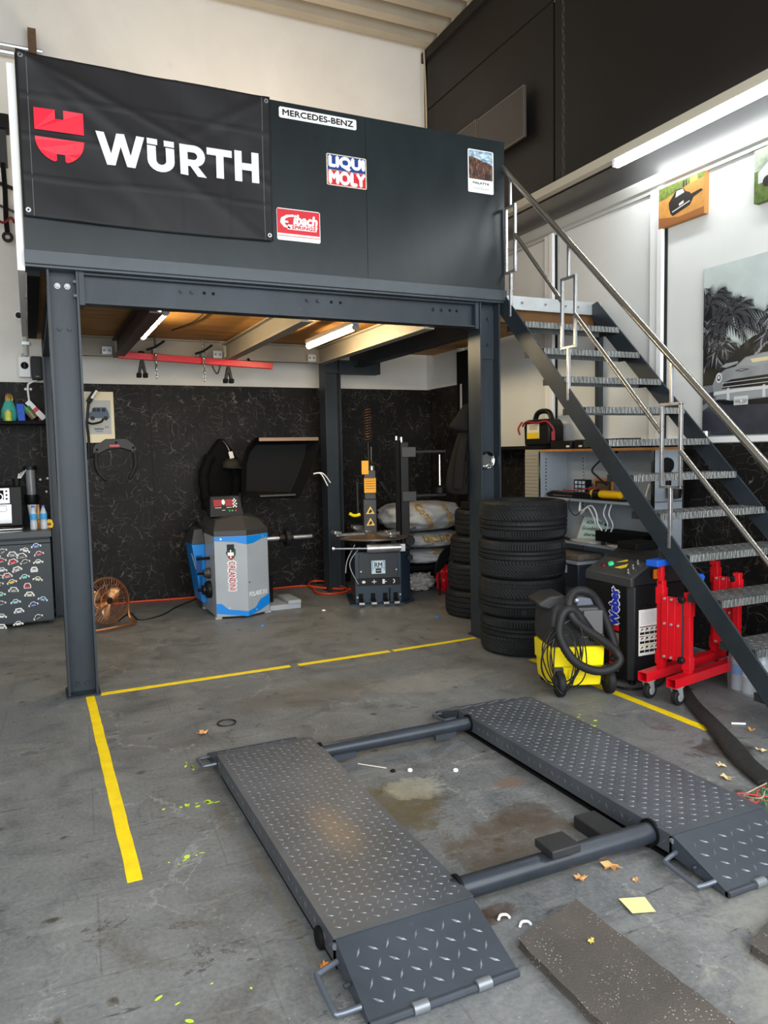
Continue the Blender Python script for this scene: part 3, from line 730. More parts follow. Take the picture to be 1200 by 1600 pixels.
for X0, X1, sgn in ((.722, 1.192, 1), (2.022, 2.498, -1)):
    m = MB().box(X0, Y0, ZP - .006, X1, Y1, ZP)
    m.box(X0, Y0, .036, X0 + .006, Y1, ZP - .006).box(X1 - .006, Y0, .036, X1, Y1, ZP - .006).box(X0, Y0, .036, X1, Y0 + .005, ZP - .006).box(X0, Y1 - .005, .036, X1, Y1, ZP - .006)
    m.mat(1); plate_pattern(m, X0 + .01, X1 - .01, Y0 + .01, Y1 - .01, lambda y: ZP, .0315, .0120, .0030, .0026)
    for side in (X0 - .0004, X1 + .0004):          # the pattern wraps the folded skirt
        for k in range(34):
            yy = Y0 + .03 + k * .0435; a = .0125 if k % 2 else -.0125; zz = .072; n_ = -.0018 if side < X0 else .0018
            m.add([(side, yy - .008, zz - a), (side, yy + .004, zz - .002), (side, yy + .008, zz + a), (side, yy - .004, zz + .002), (side + n_, yy, zz)], [(0, 1, 4), (1, 2, 4), (2, 3, 4), (3, 0, 4)])
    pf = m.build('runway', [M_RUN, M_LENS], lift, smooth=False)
    MB().box(X0 + .035, Y0 + .04, 0, X0 + .055, Y1 - .03, .05).build('base_rail', M_BLACK2, pf)
    MB().box(X1 - .055, Y0 + .04, 0, X1 - .035, Y1 - .03, .05).build('base_rail', M_BLACK2, pf)
    MB().box(X0 + .012, Y0 + .012, .002, X1 - .012, Y1 - .012, .014).build('base_frame', M_BLACK2, pf)
    xi = X0 if sgn > 0 else X1
    MB().lathe([(0, .0), (.03, .0), (.034, .004), (.034, .022), (.0, .022)], (X0 - .012, Y0 + .11, .045), 'X', 18).build('roller', M_BLACK2, pf)
    # flaps
    for near in (True, False):
        s0 = -1 if near else 1; ya = (Y0 - .006) if near else (Y1 + .006); yb = ya + s0 * .24
        def zf(y, ya=ya, yb=yb): return ZP - .002 + (.022 - ZP) * (y - ya) / (yb - ya)
        sl = (.022 - ZP) / (yb - ya)
        xa, xb = X0 + .004, X1 - .004
        m = MB()
        for lo, hi in ((0, -.006),):
            v = [(xa, ya, zf(ya)), (xb, ya, zf(ya)), (xb, yb, zf(yb)), (xa, yb, zf(yb))]
            w = [(a, b_, c - .006) for a, b_, c in v]
            m.loft(w, v)
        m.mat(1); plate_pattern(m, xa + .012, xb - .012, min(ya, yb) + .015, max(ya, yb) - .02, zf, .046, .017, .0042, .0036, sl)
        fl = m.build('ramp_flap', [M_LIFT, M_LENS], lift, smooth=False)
        for x in (xa, xb - .006):
            MB().prism([(ya, zf(ya) - .006), (yb, zf(yb) - .006), (yb, .004), (ya, .03)], 'YZ', x, x + .006).build('flap_side', mat('lift_side', (58, 64, 72), .4), fl, smooth=False)
        MB().tube([(xa, yb, .014), (xb, yb, .014)], .012, 10).build('edge_rod', M_LIFT, fl)
        for fx in ((.27, .70) if near else ()):
            cx = xa + (xb - xa) * fx
            MB().lathe([(.0, 0), (.017, 0), (.017, .045), (.0, .045)], (cx, yb, .017), 'X', 14).build('roller', M_PAD, fl)
        if near:
            xs = X0 - .002; q = -1
            pts = [(xs + .004, ya - .02, .055), (xs + q * .055, ya - .03, .045), (xs + q * .066, ya - .045, .042), (xs + q * .066, ya - .165, .030), (xs + q * .055, ya - .18, .028), (xs + .004, ya - .19, .035)]
            MB().tube(spline(pts, 5), .0085, 10).build('handle', mat('handle_steel', (92, 98, 108), .3, .4), fl)
            MB().cyl((X0 + .002, ya - .11, .045), (X0 - .016, ya - .11, .043), .007, .007, 10).build('stop_pin', M_STEEL, fl)
        else:
            xs = X0 - .002
            pts = [(xs + .004, ya + .02, .055), (xs - .05, ya + .03, .05), (xs - .058, ya + .05, .045), (xs - .058, ya + .15, .035), (xs - .05, ya + .17, .032), (xs + .004, ya + .18, .03)]
            MB().tube(spline(pts, 5), .0085, 10).build('handle', mat('handle_steel', (92, 98, 108), .3, .4), fl)
    for x in (X0 + .002, X1 - .002):
        MB().lathe([(0, 0), (.010, 0), (.008, .012), (0, .014)], (x, Y0 - .012, ZP - .02), 'Y', 10).build('hinge_pin', M_PAD, lift)
for y, r in ((2.055, .038), (3.345, .034)):
    t_ = MB().cyl((1.17, y, .072), (2.045, y, .072), r, r, 24).build('cross_tube', M_TUBE, lift)
    for x in (1.30, 1.86):
        if y > 3: MB().box(x - .06, y - .048, .03, x + .06, y - .02, .058).build('tube_clamp', M_LIFT, t_)
    for x in (1.186, 2.016):
        MB().lathe([(r + .001, 0), (r + .011, 0), (r + .011, .012), (r + .001, .012)], (x, y, .072), 'X', 20, True).build('collar', M_BLACK2, t_)
t = MB().box(1.535, 2.0, .111, 1.655, 2.105, .142)
tag(t.build('rubber_block', mat('black_rubber', (38, 38, 40), .6, 0, .15, 12), bevel=.005), 'black rubber block resting on top of the near cross tube of the lift', 'block')
tag(MB().box(1.88, 2.14, .0, 1.985, 2.32, .052).build('rubber_block', mat('black_rubber', (38, 38, 40), .6), bevel=.006), 'black rubber block on the floor against the inner side of the right runway', 'block')

# ================================================================== things on the floor
def floor_tape(label, p, w, group=None, ragged=True):
    m = MB(); n = 30; a, b_ = Vector(p[0]), Vector(p[1]); d = (b_ - a).normalized(); r = Vector((d.y, -d.x))
    L = []; R = []
    for i in range(n + 1):
        q = a + (b_ - a) * i / n
        j1 = random.uniform(-.0015, .0015); j2 = random.uniform(-.0015, .0015)
        L.append(q + r * (w / 2 + j1)); R.append(q - r * (w / 2 + j2))
    vs = [(v.x, v.y, .0018) for v in L] + [(v.x, v.y, .0018) for v in R] + [(v.x, v.y, .0001) for v in L] + [(v.x, v.y, .0001) for v in R]
    N = n + 1; fs = []
    for i in range(n):
        fs += [(i, i + 1, N + i + 1, N + i), (2 * N + i, 2 * N + i + 1, i + 1, i), (N + i, N + i + 1, 3 * N + i + 1, 3 * N + i)]
    fs += [(0, N, 3 * N, 2 * N), (n, N + n, 3 * N + n, 2 * N + n)]
    m.add(vs, fs)
    return tag(m.build('floor_tape', M_TAPE), label, 'tape', group)
floor_tape('yellow tape line on the floor running from the front left post towards the viewer', ((.268, 5.03), (.263, 2.72)), .052)
floor_tape('yellow tape along the loft front between the left post and the first break', ((.33, 5.045), (1.60, 5.075)), .05)
floor_tape('middle piece of yellow tape along the loft front between its two breaks', ((1.66, 5.075), (2.39, 5.095)), .05)
floor_tape('yellow tape along the loft front ending at the tall tyre stack', ((2.42, 5.095), (3.17, 5.13)), .045)
floor_tape('yellow tape line on the floor from under the vacuum cleaner towards the stairs', ((3.19, 4.40), (3.19, 2.83)), .055)
def mat_slab(label, pts, h):
    m = MB(); P = spline([(x, y, 0) for x, y in pts], 1, True)
    out = []
    for i in range(len(pts)):
        a, b_ = Vector(pts[i]), Vector(pts[(i + 1) % len(pts)])
        for k in range(24):
            q = a + (b_ - a) * k / 24
            out.append((q.x + random.uniform(-.004, .004), q.y + random.uniform(-.004, .004)))
    m.prism(out, 'XY', 0, h)
    return tag(m.build('rubber_mat', M_GRAN, bevel=.004, ang=50), label, 'mat')
mat_slab('large worn rubber granulate mat on the floor in front of the lift', [(1.262, 1.812), (1.545, 1.888), (1.56, .95), (1.255, .95)], .030)
mat_slab('corner of a second rubber granulate mat at the right edge near the right ramp', [(1.862, 1.49), (2.25, 1.60), (2.25, .95), (1.86, .95)], .030)
def crumple(m, pts, z, lift_, n=1):
    c = (sum(p[0] for p in pts) / len(pts), sum(p[1] for p in pts) / len(pts))
    vs = [(c[0], c[1], z + lift_ * .3)] + [(x, y, z + random.uniform(0, lift_)) for x, y in pts]
    m.add(vs, [(0, i + 1, (i + 1) % len(pts) + 1) for i in range(len(pts))])
    return m
o = crumple(MB(), [(1.70, 1.865), (1.785, 1.835), (1.755, 1.755), (1.68, 1.78)], .003, .006).build('paper_note', mat('yellow_note', (226, 216, 150), .8), smooth=False)
o.modifiers.new('thickness', 'SOLIDIFY').thickness = .0008
tag(o, 'square pale yellow paper note lying on the floor beside the rubber mat', 'paper')
LEAF = mat('dry_leaf', (206, 150, 92), .7, 0, .25, 60); LEAF2 = mat('pale_leaf', (214, 190, 140), .7, 0, .2, 60)
def leaf(x, y, s, label, mm=LEAF, a=0.0, z=.004):
    pts = [(1, 0), (.55, .22), (.62, .62), (.15, .42), (-.25, .7), (-.35, .25), (-.9, .15), (-.55, -.12), (-.5, -.55), (0, -.35), (.35, -.62), (.5, -.2)]
    c, sn = math.cos(a), math.sin(a)
    o = crumple(MB(), [(x + s * (u * c - v * sn), y + s * (u * sn + v * c)) for u, v in pts], z, s * .5).build('leaf', mm, smooth=False)
    o.modifiers.new('thickness', 'SOLIDIFY').thickness = .0006
    tag(o, label, 'leaf', 'fallen leaves on the floor')
leaf(1.665, 2.015, .034, 'orange dry leaf just in front of the near cross tube, left one of the pair', a=.4)
leaf(1.81, 2.02, .042, 'largest orange dry leaf just in front of the near cross tube', a=2.4)
leaf(1.83, 1.925, .016, 'tiny orange leaf scrap between the near cross tube and the yellow note', a=1.0)
leaf(.77, 4.04, .034, 'orange dry leaf on the open floor behind the left runway', a=.2)
leaf(2.86, 2.46, .034, 'tan dry leaf right of the right runway, the farther of the two lying close together', LEAF2, .3)
leaf(2.78, 2.355, .04, 'tan dry leaf right of the right runway, the nearer of the two lying close together', LEAF2, 1.2)
leaf(3.18, 2.50, .032, 'pale leaf beside the black floor hose at the right edge', LEAF2, 2.0)
leaf(3.37, 2.71, .03, 'brown leaf scrap beyond the black floor hose near the water bottles', LEAF, .8)
leaf(.705, 1.99, .022, 'small bright orange leaf beside the near left ramp handle', mat('orange_leaf', (232, 140, 50), .7), .6)
leaf(1.445, 1.70, .015, 'tiny yellow leaf lying on the large rubber mat', mat('yellow_leaf', (216, 196, 92), .7), .9, .034)
tag(MB().tube([(.925 + .05 * math.cos(a), 4.14 + .045 * math.sin(a), .005 + .003 * math.sin(a)) for a in [k * math.pi / 12 for k in range(24)]], .0045, 8, True).build('cable_loop', M_CORD),
    'black loop of cable tie on the floor behind the left runway', 'cable tie')
for x, y, lb in ((1.30, 1.955, 'white plastic hook on the floor nearer the left ramp'), (1.34, 1.895, 'white plastic hook on the floor touching the corner of the large mat')):
    tag(MB().tube(spline([(x - .018, y - .005, .005), (x, y + .010, .006), (x + .018, y + .004, .006), (x + .02, y - .012, .005)], 5), .0045, 8).build('plastic_hook', M_WHITE), lb, 'hook')
tag(MB().cyl((1.36, 3.28, .005), (1.46, 3.17, .005), .003, .003, 8).build('welding_rod', mat('pale_rod', (212, 204, 186), .5)), 'thin pale rod on the floor below the far cross tube', 'rod')
for x, y, mm, lb in ((1.475, 3.13, M_BLACK, 'black plastic cap on the floor between the runways'), (1.55, 3.10, M_WHITE, 'white plastic clip on the floor between the runways'), (1.74, 3.0, M_WHITE, 'white crumb like clip farther right between the runways')):
    tag(MB().lathe([(0, 0), (.012, 0), (.012, .008), (.006, .012), (0, .012)], (x, y, 0), 'Z', 10).build('plastic_clip', mm), lb, 'clip')
SPL = mat('lime_paint', (190, 224, 60), .5)
def splash(cx, cy, w, h, n, label):
    m = MB()
    for _ in range(n):
        x = cx + random.gauss(0, w); y = cy + random.gauss(0, h); r = random.uniform(.004, .016); a = random.uniform(0, 3.14); e = random.uniform(.25, .8)
        m.poly([(x + r * math.cos(q) * math.cos(a) - r * e * math.sin(q) * math.sin(a), y + r * math.cos(q) * math.sin(a) + r * e * math.sin(q) * math.cos(a), .0012) for q in [k * math.pi / 5 for k in range(10)]])
    o = m.build('paint_splash', SPL, smooth=False); o['kind'] = 'stuff'; tag(o, label, 'paint')
splash(.58, 3.22, .10, .012, 14, 'row of lime paint specks left of the left runway')
splash(.63, 3.62, .012, .03, 6, 'lime paint dab beside the far end of the left runway')
splash(.47, 2.80, .035, .03, 6, 'lime paint strokes beside the end of the left yellow tape')
splash(.36, 1.95, .07, .12, 8, 'scattered lime paint specks on the floor before the left runway')
splash(2.66, 3.22, .06, .14, 26, 'lime paint spatter between the right runway and the right yellow tape')
# black floor hose with a flat sleeve, loose wires at its end
pts = spline([(3.62, 3.42, .016), (3.42, 3.15, .016), (3.27, 2.9, .017), (3.10, 2.62, .018), (2.97, 2.42, .018), (2.88, 2.22, .018)], 8)
tag(MB().tube(pts, [.035 + .022 * min(1, i / 26) for i in range(len(pts))], 14, flat=.32).build('floor_hose', mat('black_sleeve', (30, 29, 28), .75, 0, .2, 20, .3, 120)),
    'black fabric hose sleeve lying on the floor from the stairs to the loose wires', 'hose')
t = thing('wire_bundle', 'bundle of loose coloured wires with metal connectors beside the right runway', 'wires', (2.72, 2.15, 0))
for c, z in (((200, 60, 60), .012), ((70, 120, 80), .016), ((170, 160, 140), .02), ((120, 80, 60), .014)):
    P = [(2.86, 2.22, z)] + [(2.68 + random.uniform(-.05, .12), 2.13 + random.uniform(-.06, .07), z + random.uniform(0, .03)) for _ in range(5)] + [(2.84, 2.05, z)]
    MB().tube(spline(P, 6), .003, 6).build('wire', mat('wire_%d' % c[0], c, .5), t)
for x, y in ((2.66, 2.19), (2.685, 2.14), (2.64, 2.14)):
    MB().lathe([(0, 0), (.011, 0), (.011, .02), (.015, .022), (.015, .036), (0, .036)], (x, y, .012), 'X', 12).build('connector', mat('brass_connector', (196, 186, 160), .3, .7), t)
tag(MB().cyl((3.36, 2.83, .006), (3.42, 2.79, .006), .006, .006, 8).build('cable_end', M_WHITE), 'short white plastic stick on the floor below the stairs', 'stick')

# ================================================================== tyres
def tyre_mesh(R, r, w, nth, style):
    """axis Z, from z=0 to w"""
    prof = [(r, .03 * w), (r + .01, .0), (r + .03, -.0), (R - .06, .001), (R - .022, .008), (R - .008, .024)]
    nz = 30
    for k in range(nz + 1):
        prof.append((None, .03 + (w - .06) * k / nz))
    prof += [(R - .008, w - .024), (R - .022, w - .008), (R - .06, w - .001), (r + .03, w), (r + .01, w), (r, w - .03 * w)]
    m = MB(); vs = []; fs = []; N = len(prof)
    zc = w / 2
    for pr_, z in prof:
        for k in range(nth):
            th = 2 * math.pi * k / nth
            if pr_ is None:
                u = (z - .03) / (w - .06); rr = R - .006 * abs(2 * u - 1) ** 3
                g = 0
                if style == 'front':
                    if abs(u - .34) < .022 or abs(u - .50) < .018 or abs(u - .20) < .012: g = .012
                    elif u > .5:
                        ph = (th * 74 / (2 * math.pi) + 3.4 * (u - .5) ** 1.5 * 3) % 1
                        if ph < .32: g = .010
                    elif u < .2:
                        if (th * 100 / (2 * math.pi)) % 1 < .30: g = .009
                    elif u > .36:
                        if (th * 60 / (2 * math.pi) + u * 3) % 1 < .14: g = .003
                else:
                    if min(abs(u - q) for q in (.14, .36, .62, .86)) < .025: g = .009
                    elif (th * 70 / (2 * math.pi) + (u - .5) * 1.4) % 1 < .25 and (u < .14 or u > .86): g = .005
                    elif (th * 70 / (2 * math.pi) + (u - .5) * 1.4) % 1 < .12: g = .003
                rr -= g
            elif abs(pr_ - (R - .008)) < 1e-6:
                rr = pr_ - (.004 if (th * (100 if style == 'front' else 70) / (2 * math.pi)) % 1 < .3 else 0)
            else: rr = pr_
            vs.append((rr * math.cos(th), rr * math.sin(th), z))
    for i in range(N - 1):
        for k in range(nth): fs.append((i * nth + k, i * nth + (k + 1) % nth, (i + 1) * nth + (k + 1) % nth, (i + 1) * nth + k))
    i = N - 1
    for k in range(nth): fs.append((i * nth + k, i * nth + (k + 1) % nth, (k + 1) % nth, k))
    return m.add(vs, fs)
def tyre_stack(style, R, r, w, nth, places, labels, group):
    proto = None
    for (x, y, z, rot, flip), lb in zip(places, labels):
        if proto is None:
            proto = tyre_mesh(R, r, w, nth, style).build('tyre', M_RUBBER, None, ang=28, keep=True)
            tag(proto, lb, 'tyre', group); o = proto
        else:
            o = proto.copy(); COL.objects.link(o); o['label'] = lb
        o.location = (x, y, z + (w if flip else 0)); o.rotation_euler = (math.pi if flip else 0, 0, rot)
hs = .283
tyre_stack('front', .326, .235, hs, 296, [(3.335, 4.70, 0, .3, True), (3.325, 4.71, hs, 1.1, False), (3.325, 4.705, 2 * hs, 2.0, True), (3.335, 4.70, 3 * hs, .7, False)],
    ['bottom black tyre of the front stack standing beside the yellow vacuum cleaner', 'second black tyre from the floor in the front stack by the steel post',
     'third black tyre from the floor in the front stack by the steel post', 'topmost black tyre of the front stack by the steel post'], 'tyres of the front stack')
hb = .243
tyre_stack('rear', .315, .20, hb, 210, [(3.71, 5.92, 0, .3, False), (3.74, 5.93, hb, 1.1, True), (3.775, 5.93, 2 * hb, 2.0, False), (3.83, 5.94, 3 * hb, .7, True)],
    ['bottom tyre of the rear stack half hidden behind the steel post', 'second tyre from the floor in the rear stack behind the steel post',
     'third tyre from the floor in the rear stack behind the steel post', 'top tyre of the rear stack behind the steel post'], 'tyres of the rear stack')
t = thing('engine_mount', 'dark metal part lying on top of the rear tyre stack behind the post', 'car part', (3.6, 5.9, .972))
MB().box(3.55, 5.78, .972, 3.75, 5.98, 1.04).box(3.58, 5.80, 1.04, 3.68, 5.9, 1.10).build('body', M_BLACK, t, bevel=.01)
MB().cyl((3.60, 5.76, 1.02), (3.60, 5.80, 1.02), .03, .03, 14).build('bush', M_DGREY, t)
SH = Vector((0, 0, 0))
# ================================================================== wheel balancer
wb = thing('wheel_balancer', 'grey and blue wheel balancing machine with its black guard raised', 'wheel balancer', (1.75, 7.1, 0))
PL = [(1.48, 6.87), (1.762, 6.80), (2.0, 6.93), (2.0, 7.45), (1.48, 7.50)]
MB().prism(PL, 'XY', .02, .765).build('cabinet', M_GREYL, wb, bevel=.004)
cx, cy = 1.74, 7.1
def inset(P, k, z): return [(cx + (x - cx) * k, cy + (y - cy) * k, z) for x, y in P]
m = MB().loft(inset(PL, 1.01, .765), inset(PL, 1.01, .815)); m.loft(inset(PL, 1.01, .815), [(1.53, 7.02, .90), (1.76, 6.93, .945), (1.95, 7.05, .90), (1.95, 7.42, .93), (1.53, 7.45, .93)])
m.build('lid', M_DGREY, wb, bevel=.004)
A = Vector((1.48, 6.87, 0)); B_ = Vector((1.762, 6.80, 0)); C_ = Vector((2.0, 6.93, 0))
r1 = (B_ - A).normalized(); r2 = (C_ - B_).normalized(); w1 = (B_ - A).length; w2 = (C_ - B_).length
def two_face(name, left, right, mm, off=.003):
    m = MB().face(A, r1, ZU, left, off); m.build(name, mm, wb, smooth=False)
    m = MB().face(B_, r2, ZU, right, off); m.build(name, mm, wb, smooth=False)
two_face('blue_band', [(0, .762), (0, .725), (.18, .712), (w1, .685), (w1, .762)], [(0, .762), (0, .685), (.08, .69), (.19, .722), (w2, .728), (w2, .762)], M_BLUE)
two_face('blue_band', [(0, .055), (0, .145), (.05, .142), (.11, .088), (w1, .062), (w1, .015)], [(0, .015), (0, .062), (.09, .085), (.15, .15), (.20, .165), (w2, .19), (w2, .09), (.14, .045)], M_BLUE)
for fo, fr, pts in ((A, r1, ((.06, .74), (.12, .10))), (B_, r2, ((.2, .74), (.10, .06)))):
    for x, z in pts:
        MB().cyl(Vector(fo) + fr * x + Vector((0, 0, z)), Vector(fo) + fr * x + Vector((0, 0, z)) + fr.cross(Vector(ZU)) * .008, .009, .009, 10).build('screw', M_GALV, wb)
MB().rect(A, r1, ZU, .112, .635, .178, .69, .002).build('sticker', M_PRINTB, wb, smooth=False)
m = MB(); sh = [(.145 + .045 * x, .60 + .055 * y) for x, y in ((-1, .2), (-.55, .9), (0, 1), (.55, .9), (1, .8), (1, -.1), (.6, -.7), (0, -1), (-.5, -.6))]
m.face(A, r1, ZU, sh, .002); m.build('shield', mat('shield_green', (26, 62, 40), .5), wb, smooth=False)
m = MB(); m.mat(0).rect(A, r1, ZU, .118, .585, .172, .615, .0035).mat(1).face(A, r1, ZU, [(.12, .583), (.172, .583), (.168, .567), (.145, .552), (.125, .565)], .0035); m.mat(0).rect(A, r1, ZU, .14, .562, .15, .64, .004)
m.build('shield_cross', [M_WHITE, mat('crest_red', (168, 24, 34), .5)], wb, smooth=False)
NZ = (0, 0, -1)
MB().text('ORLANDINI', A + Vector((0, 0, 0)), NZ, r1, -.535, .118, -.262, .188, .0025, .009).build('lettering_outline', M_WHITE, wb, smooth=False)
MB().text('ORLANDINI', A, NZ, r1, -.53, .124, -.267, .182, .004, .001).build('lettering', mat('crest_red', (168, 24, 34), .5), wb, smooth=False)
MB().text('POLARIS 311', B_, r2, ZU, .015, .195, .235, .238, .003, .0015).build('model_lettering', M_WHITE, wb, smooth=False)
MB().cyl(B_ + r2 * .02 + Vector((0, 0, .33)), B_ + r2 * .02 + r2.cross(Vector(ZU)) * .004 + Vector((0, 0, .33)), .006, .006, 8).build('plug', M_BLACK, wb)
# display panel
O = Vector((1.50, 7.10, .925)); rd = Vector((1, 0, 0)); ud = Vector((0, .28, 1)).normalized()
m = MB(); nn = rd.cross(ud)
m.loft([O, O + rd * .33, O + rd * .30 + ud * .20, O + rd * .02 + ud * .20], [O + Vector((0, .14, 0)), O + Vector((.33, .14, 0)), O + rd * .30 + ud * .20 + Vector((0, .08, 0)), O + rd * .02 + ud * .20 + Vector((0, .08, 0))])
dp = m.build('display', M_BLACK, wb, bevel=.006)
LED = mat('led_window', (120, 12, 20), .3, emit=.5)
for x0 in (.045, .155): MB().rect(O, rd, ud, x0, .10, x0 + .075, .165, .003).build('led_window', LED, dp, smooth=False)
MB().ell(O, rd, ud, .138, .14, .016, .026, .003).build('wheel_symbol', M_PRINTW, dp, smooth=False)
for x, z in ((.245, .165), (.232, .15), (.258, .15), (.245, .135), (.232, .12), (.245, .105), (.262, .12), (.232, .092), (.258, .092)):
    MB().cyl(O + rd * x + ud * z, O + rd * x + ud * z + nn * .006, .008, .007, 10).build('button', M_WHITE, dp)
for x, c in ((.19, (30, 160, 60)), (.218, (60, 170, 80)), (.25, (200, 40, 50))):
    MB().cyl(O + rd * x + ud * .055, O + rd * x + ud * .055 + nn * .006, .009, .008, 10).build('button', mat('button_%d' % c[0], c, .4), dp)
for x, z, w_ in ((.055, .085, .06), (.165, .085, .05), (.12, .06, .03)): MB().rect(O, rd, ud, x, z, x + w_, z + .004, .003).build('marking', M_PRINTW, dp, smooth=False)
# weight tray wing with pegs and cones on the left flank
m = MB().prism([(1.43, .10), (1.478, .08), (1.478, .66), (1.355, .66)], 'XZ', 7.28, 7.62); wg = m.build('side_wing', M_BLUE, wb, bevel=.004)
MB().loft([(1.35, 7.27, .66), (1.478, 7.27, .66), (1.478, 7.63, .66), (1.35, 7.63, .66)], [(1.39, 7.32, .80), (1.47, 7.32, .80), (1.47, 7.6, .80), (1.39, 7.6, .80)]).build('wing_tray', M_DGREY, wb, bevel=.005)
MB().tube(spline([(1.31, 7.35, .78), (1.34, 7.32, .82), (1.38, 7.32, .86), (1.43, 7.36, .85)], 5), .016, 10).build('calliper_arm', M_BLACK, wb)
for z in (.20, .40): MB().box(1.385 + (.45 - z) * .12, 7.268, z, 1.44, 7.279, z + .15).build('pocket', mat('deep_blue', (10, 70, 130), .5), wg, bevel=.003)
for z, k in ((.545, 0), (.405, 1), (.25, 2)):
    p = MB().cyl((1.479, 7.08, z), (1.36, 7.08, z), .014, .014, 12).build('peg', M_BLACK2, wb)
    if k == 1: MB().lathe([(.0, 0), (.052, 0), (.052, -.02), (.034, -.06), (.0, -.06)], (1.476, 7.08, z), 'X', 18).build('cone', M_DGREY, p)
    if k == 2: MB().lathe([(.0, 0), (.082, 0), (.082, -.03), (.07, -.045), (.045, -.05), (.045, -.075), (.0, -.075)], (1.476, 7.08, z), 'X', 20).build('cone', M_BLACK, p)
MB().tube([(1.345, 7.26, .58), (1.385, 7.26, .42)], .006, 8).build('pliers', M_SILVER, wb)
# shaft with flange, guard arm and raised guard
sf = MB().cyl((1.99, 7.15, .68), (2.52, 7.15, .68), .022, .020, 16).build('shaft', M_SILVER, wb)
MB().lathe([(0, 0), (.04, 0), (.04, .05), (.085, .06), (.085, .10), (.035, .11), (.035, .14), (0, .14)], (2.18, 7.15, .68), 'X', 22).build('flange', M_BLACK, sf)
MB().tube([(1.9, 7.46, .72), (1.9, 7.52, .9), (1.9, 7.52, 1.12)], .025, 12).build('guard_arm', M_BLACK, wb)
g0 = [(1.86, 1.09), (1.88, 1.42), (1.925, 1.57), (2.01, 1.665), (2.665, 1.665), (2.655, 1.56), (2.53, 1.24), (2.44, 1.06)]
gc = (2.22, 1.36)
def gi(k): return [(gc[0] + (x - gc[0]) * k, gc[1] + (z - gc[1]) * k) for x, z in g0]
m = MB(); k_ = len(g0)
rings = [[(x, 7.42, z) for x, z in gi(.80)], [(x, 7.28, z) for x, z in gi(1.0)], [(x, 7.26, z) for x, z in gi(1.01)], [(x, 7.30, z) for x, z in gi(1.02)], [(x, 7.48, z) for x, z in gi(.84)]]
vs = [p for r_ in rings for p in r_]; fs = [tuple(range(k_)), tuple(4 * k_ + i for i in range(k_))]
for r_ in range(4): fs += [(r_ * k_ + i, r_ * k_ + (i + 1) % k_, (r_ + 1) * k_ + (i + 1) % k_, (r_ + 1) * k_ + i) for i in range(k_)]
gd = m.add(vs, fs).build('guard', M_BLACK2, wb, bevel=.006)
MB().box(2.04, 7.255, 1.635, 2.655, 7.275, 1.668).build('guard_rim', mat('bronze_rim', (120, 96, 74), .35, .3), gd)
MB().box(2.03, 7.25, 1.085, 2.40, 7.30, 1.105).build('guard_grip', M_DGREY, gd, bevel=.004)
MB().box(2.015, 6.98, 0, 2.33, 7.34, .05).box(2.20, 6.97, .05, 2.33, 7.34, .085).build('foot_plate', M_GREYL, wb, bevel=.004)
MB().cyl((2.06, 7.2, .05), (2.06, 7.2, .30), .055, .055, 18).build('motor_housing', M_BLACK, wb)
for x, y in ((1.50, 6.90), (1.98, 6.96), (1.5, 7.45)): MB().box(x - .03, y - .03, 0, x + .03, y + .03, .02).build('foot', M_GREYL, wb)
for (a, b_) in (((2.62, 7.33, 1.30), (2.80, 7.32, 1.20)), ((2.62, 7.33, 1.295), (2.76, 7.30, 1.17))):
    MB().tube(spline([a, ((a[0] + b_[0]) / 2, 7.3, a[2] + .0), b_], 5), .006, 6).build('white_cord', M_WHITE, wb)

# ================================================================== tyre changer
tc = thing('tyre_changer', 'dark blue tyre changing machine with silver clamps and pedals', 'tyre changer', (3.05, 7.0, 0))
PB = [(2.79, 6.70), (3.25, 6.70), (3.36, 6.84), (3.36, 7.25), (2.79, 7.25)]
MB().prism(PB, 'XY', .02, .53).build('body', M_NAVY, tc, bevel=.006)
MB().prism([(2.74, 6.67), (3.27, 6.67), (3.40, 6.83), (3.40, 7.28), (2.74, 7.28)], 'XY', 0, .02).build('base_plate', M_NAVY, tc)
O = Vector((0, 6.70, 0))
MB().box(2.83, 6.690, .27, 3.215, 6.70, .52).build('front_panel', mat('front_panel', (40, 44, 48), .45), tc, bevel=.003)
MB().box(2.81, 6.686, .20, 3.235, 6.70, .268).build('symbol_strip', M_BLACK, tc, bevel=.003)
m = MB(); O2 = (0, 6.686, 0)
m.ell(O2, XR, ZU, 2.875, .236, .018, .014); m.rect(O2, XR, ZU, 2.955, .232, 3.0, .239).rect(O2, XR, ZU, 2.974, .216, 2.981, .256)
m.rect(O2, XR, ZU, 3.06, .214, 3.082, .258).rect(O2, XR, ZU, 3.082, .231, 3.10, .239)
m.face(O2, XR, ZU, [(3.165 + .02 * math.cos(a), .236 + .022 * math.sin(a)) for a in [-1.6 + k * .4 for k in range(9)]] + [(3.165 + .011 * math.cos(a), .236 + .013 * math.sin(a)) for a in [1.6 - k * .4 for k in range(9)]])
m.build('marking', M_WHITE, tc, smooth=False)
bd = MB().box(2.955, 6.684, .315, 3.09, 6.69, .445).build('badge', mat('badge_white', (206, 224, 232), .4), tc, smooth=False)
m = MB(); O3 = (0, 6.684, 0); m.mat(0).text('RM', O3, XR, ZU, 2.985, .378, 3.06, .425, .0012, .0012)
m.mat(0).rect(O3, XR, ZU, 2.995, .322, 3.05, .366).mat(1)
for a, b_, c, d in ((2.962, .345, 2.968, .438), (2.962, .432, 2.98, .438), (2.962, .368, 3.083, .372), (3.077, .345, 3.083, .438), (3.065, .432, 3.083, .438)): m.rect(O3, XR, ZU, a, b_, c, d)
m.mat(2).rect(O3, XR, ZU, 3.003, .340, 3.042, .351, .002)
m.build('lettering', [M_PRINTB, mat('badge_blue', (60, 120, 160), .4), M_GREYL], bd, smooth=False)
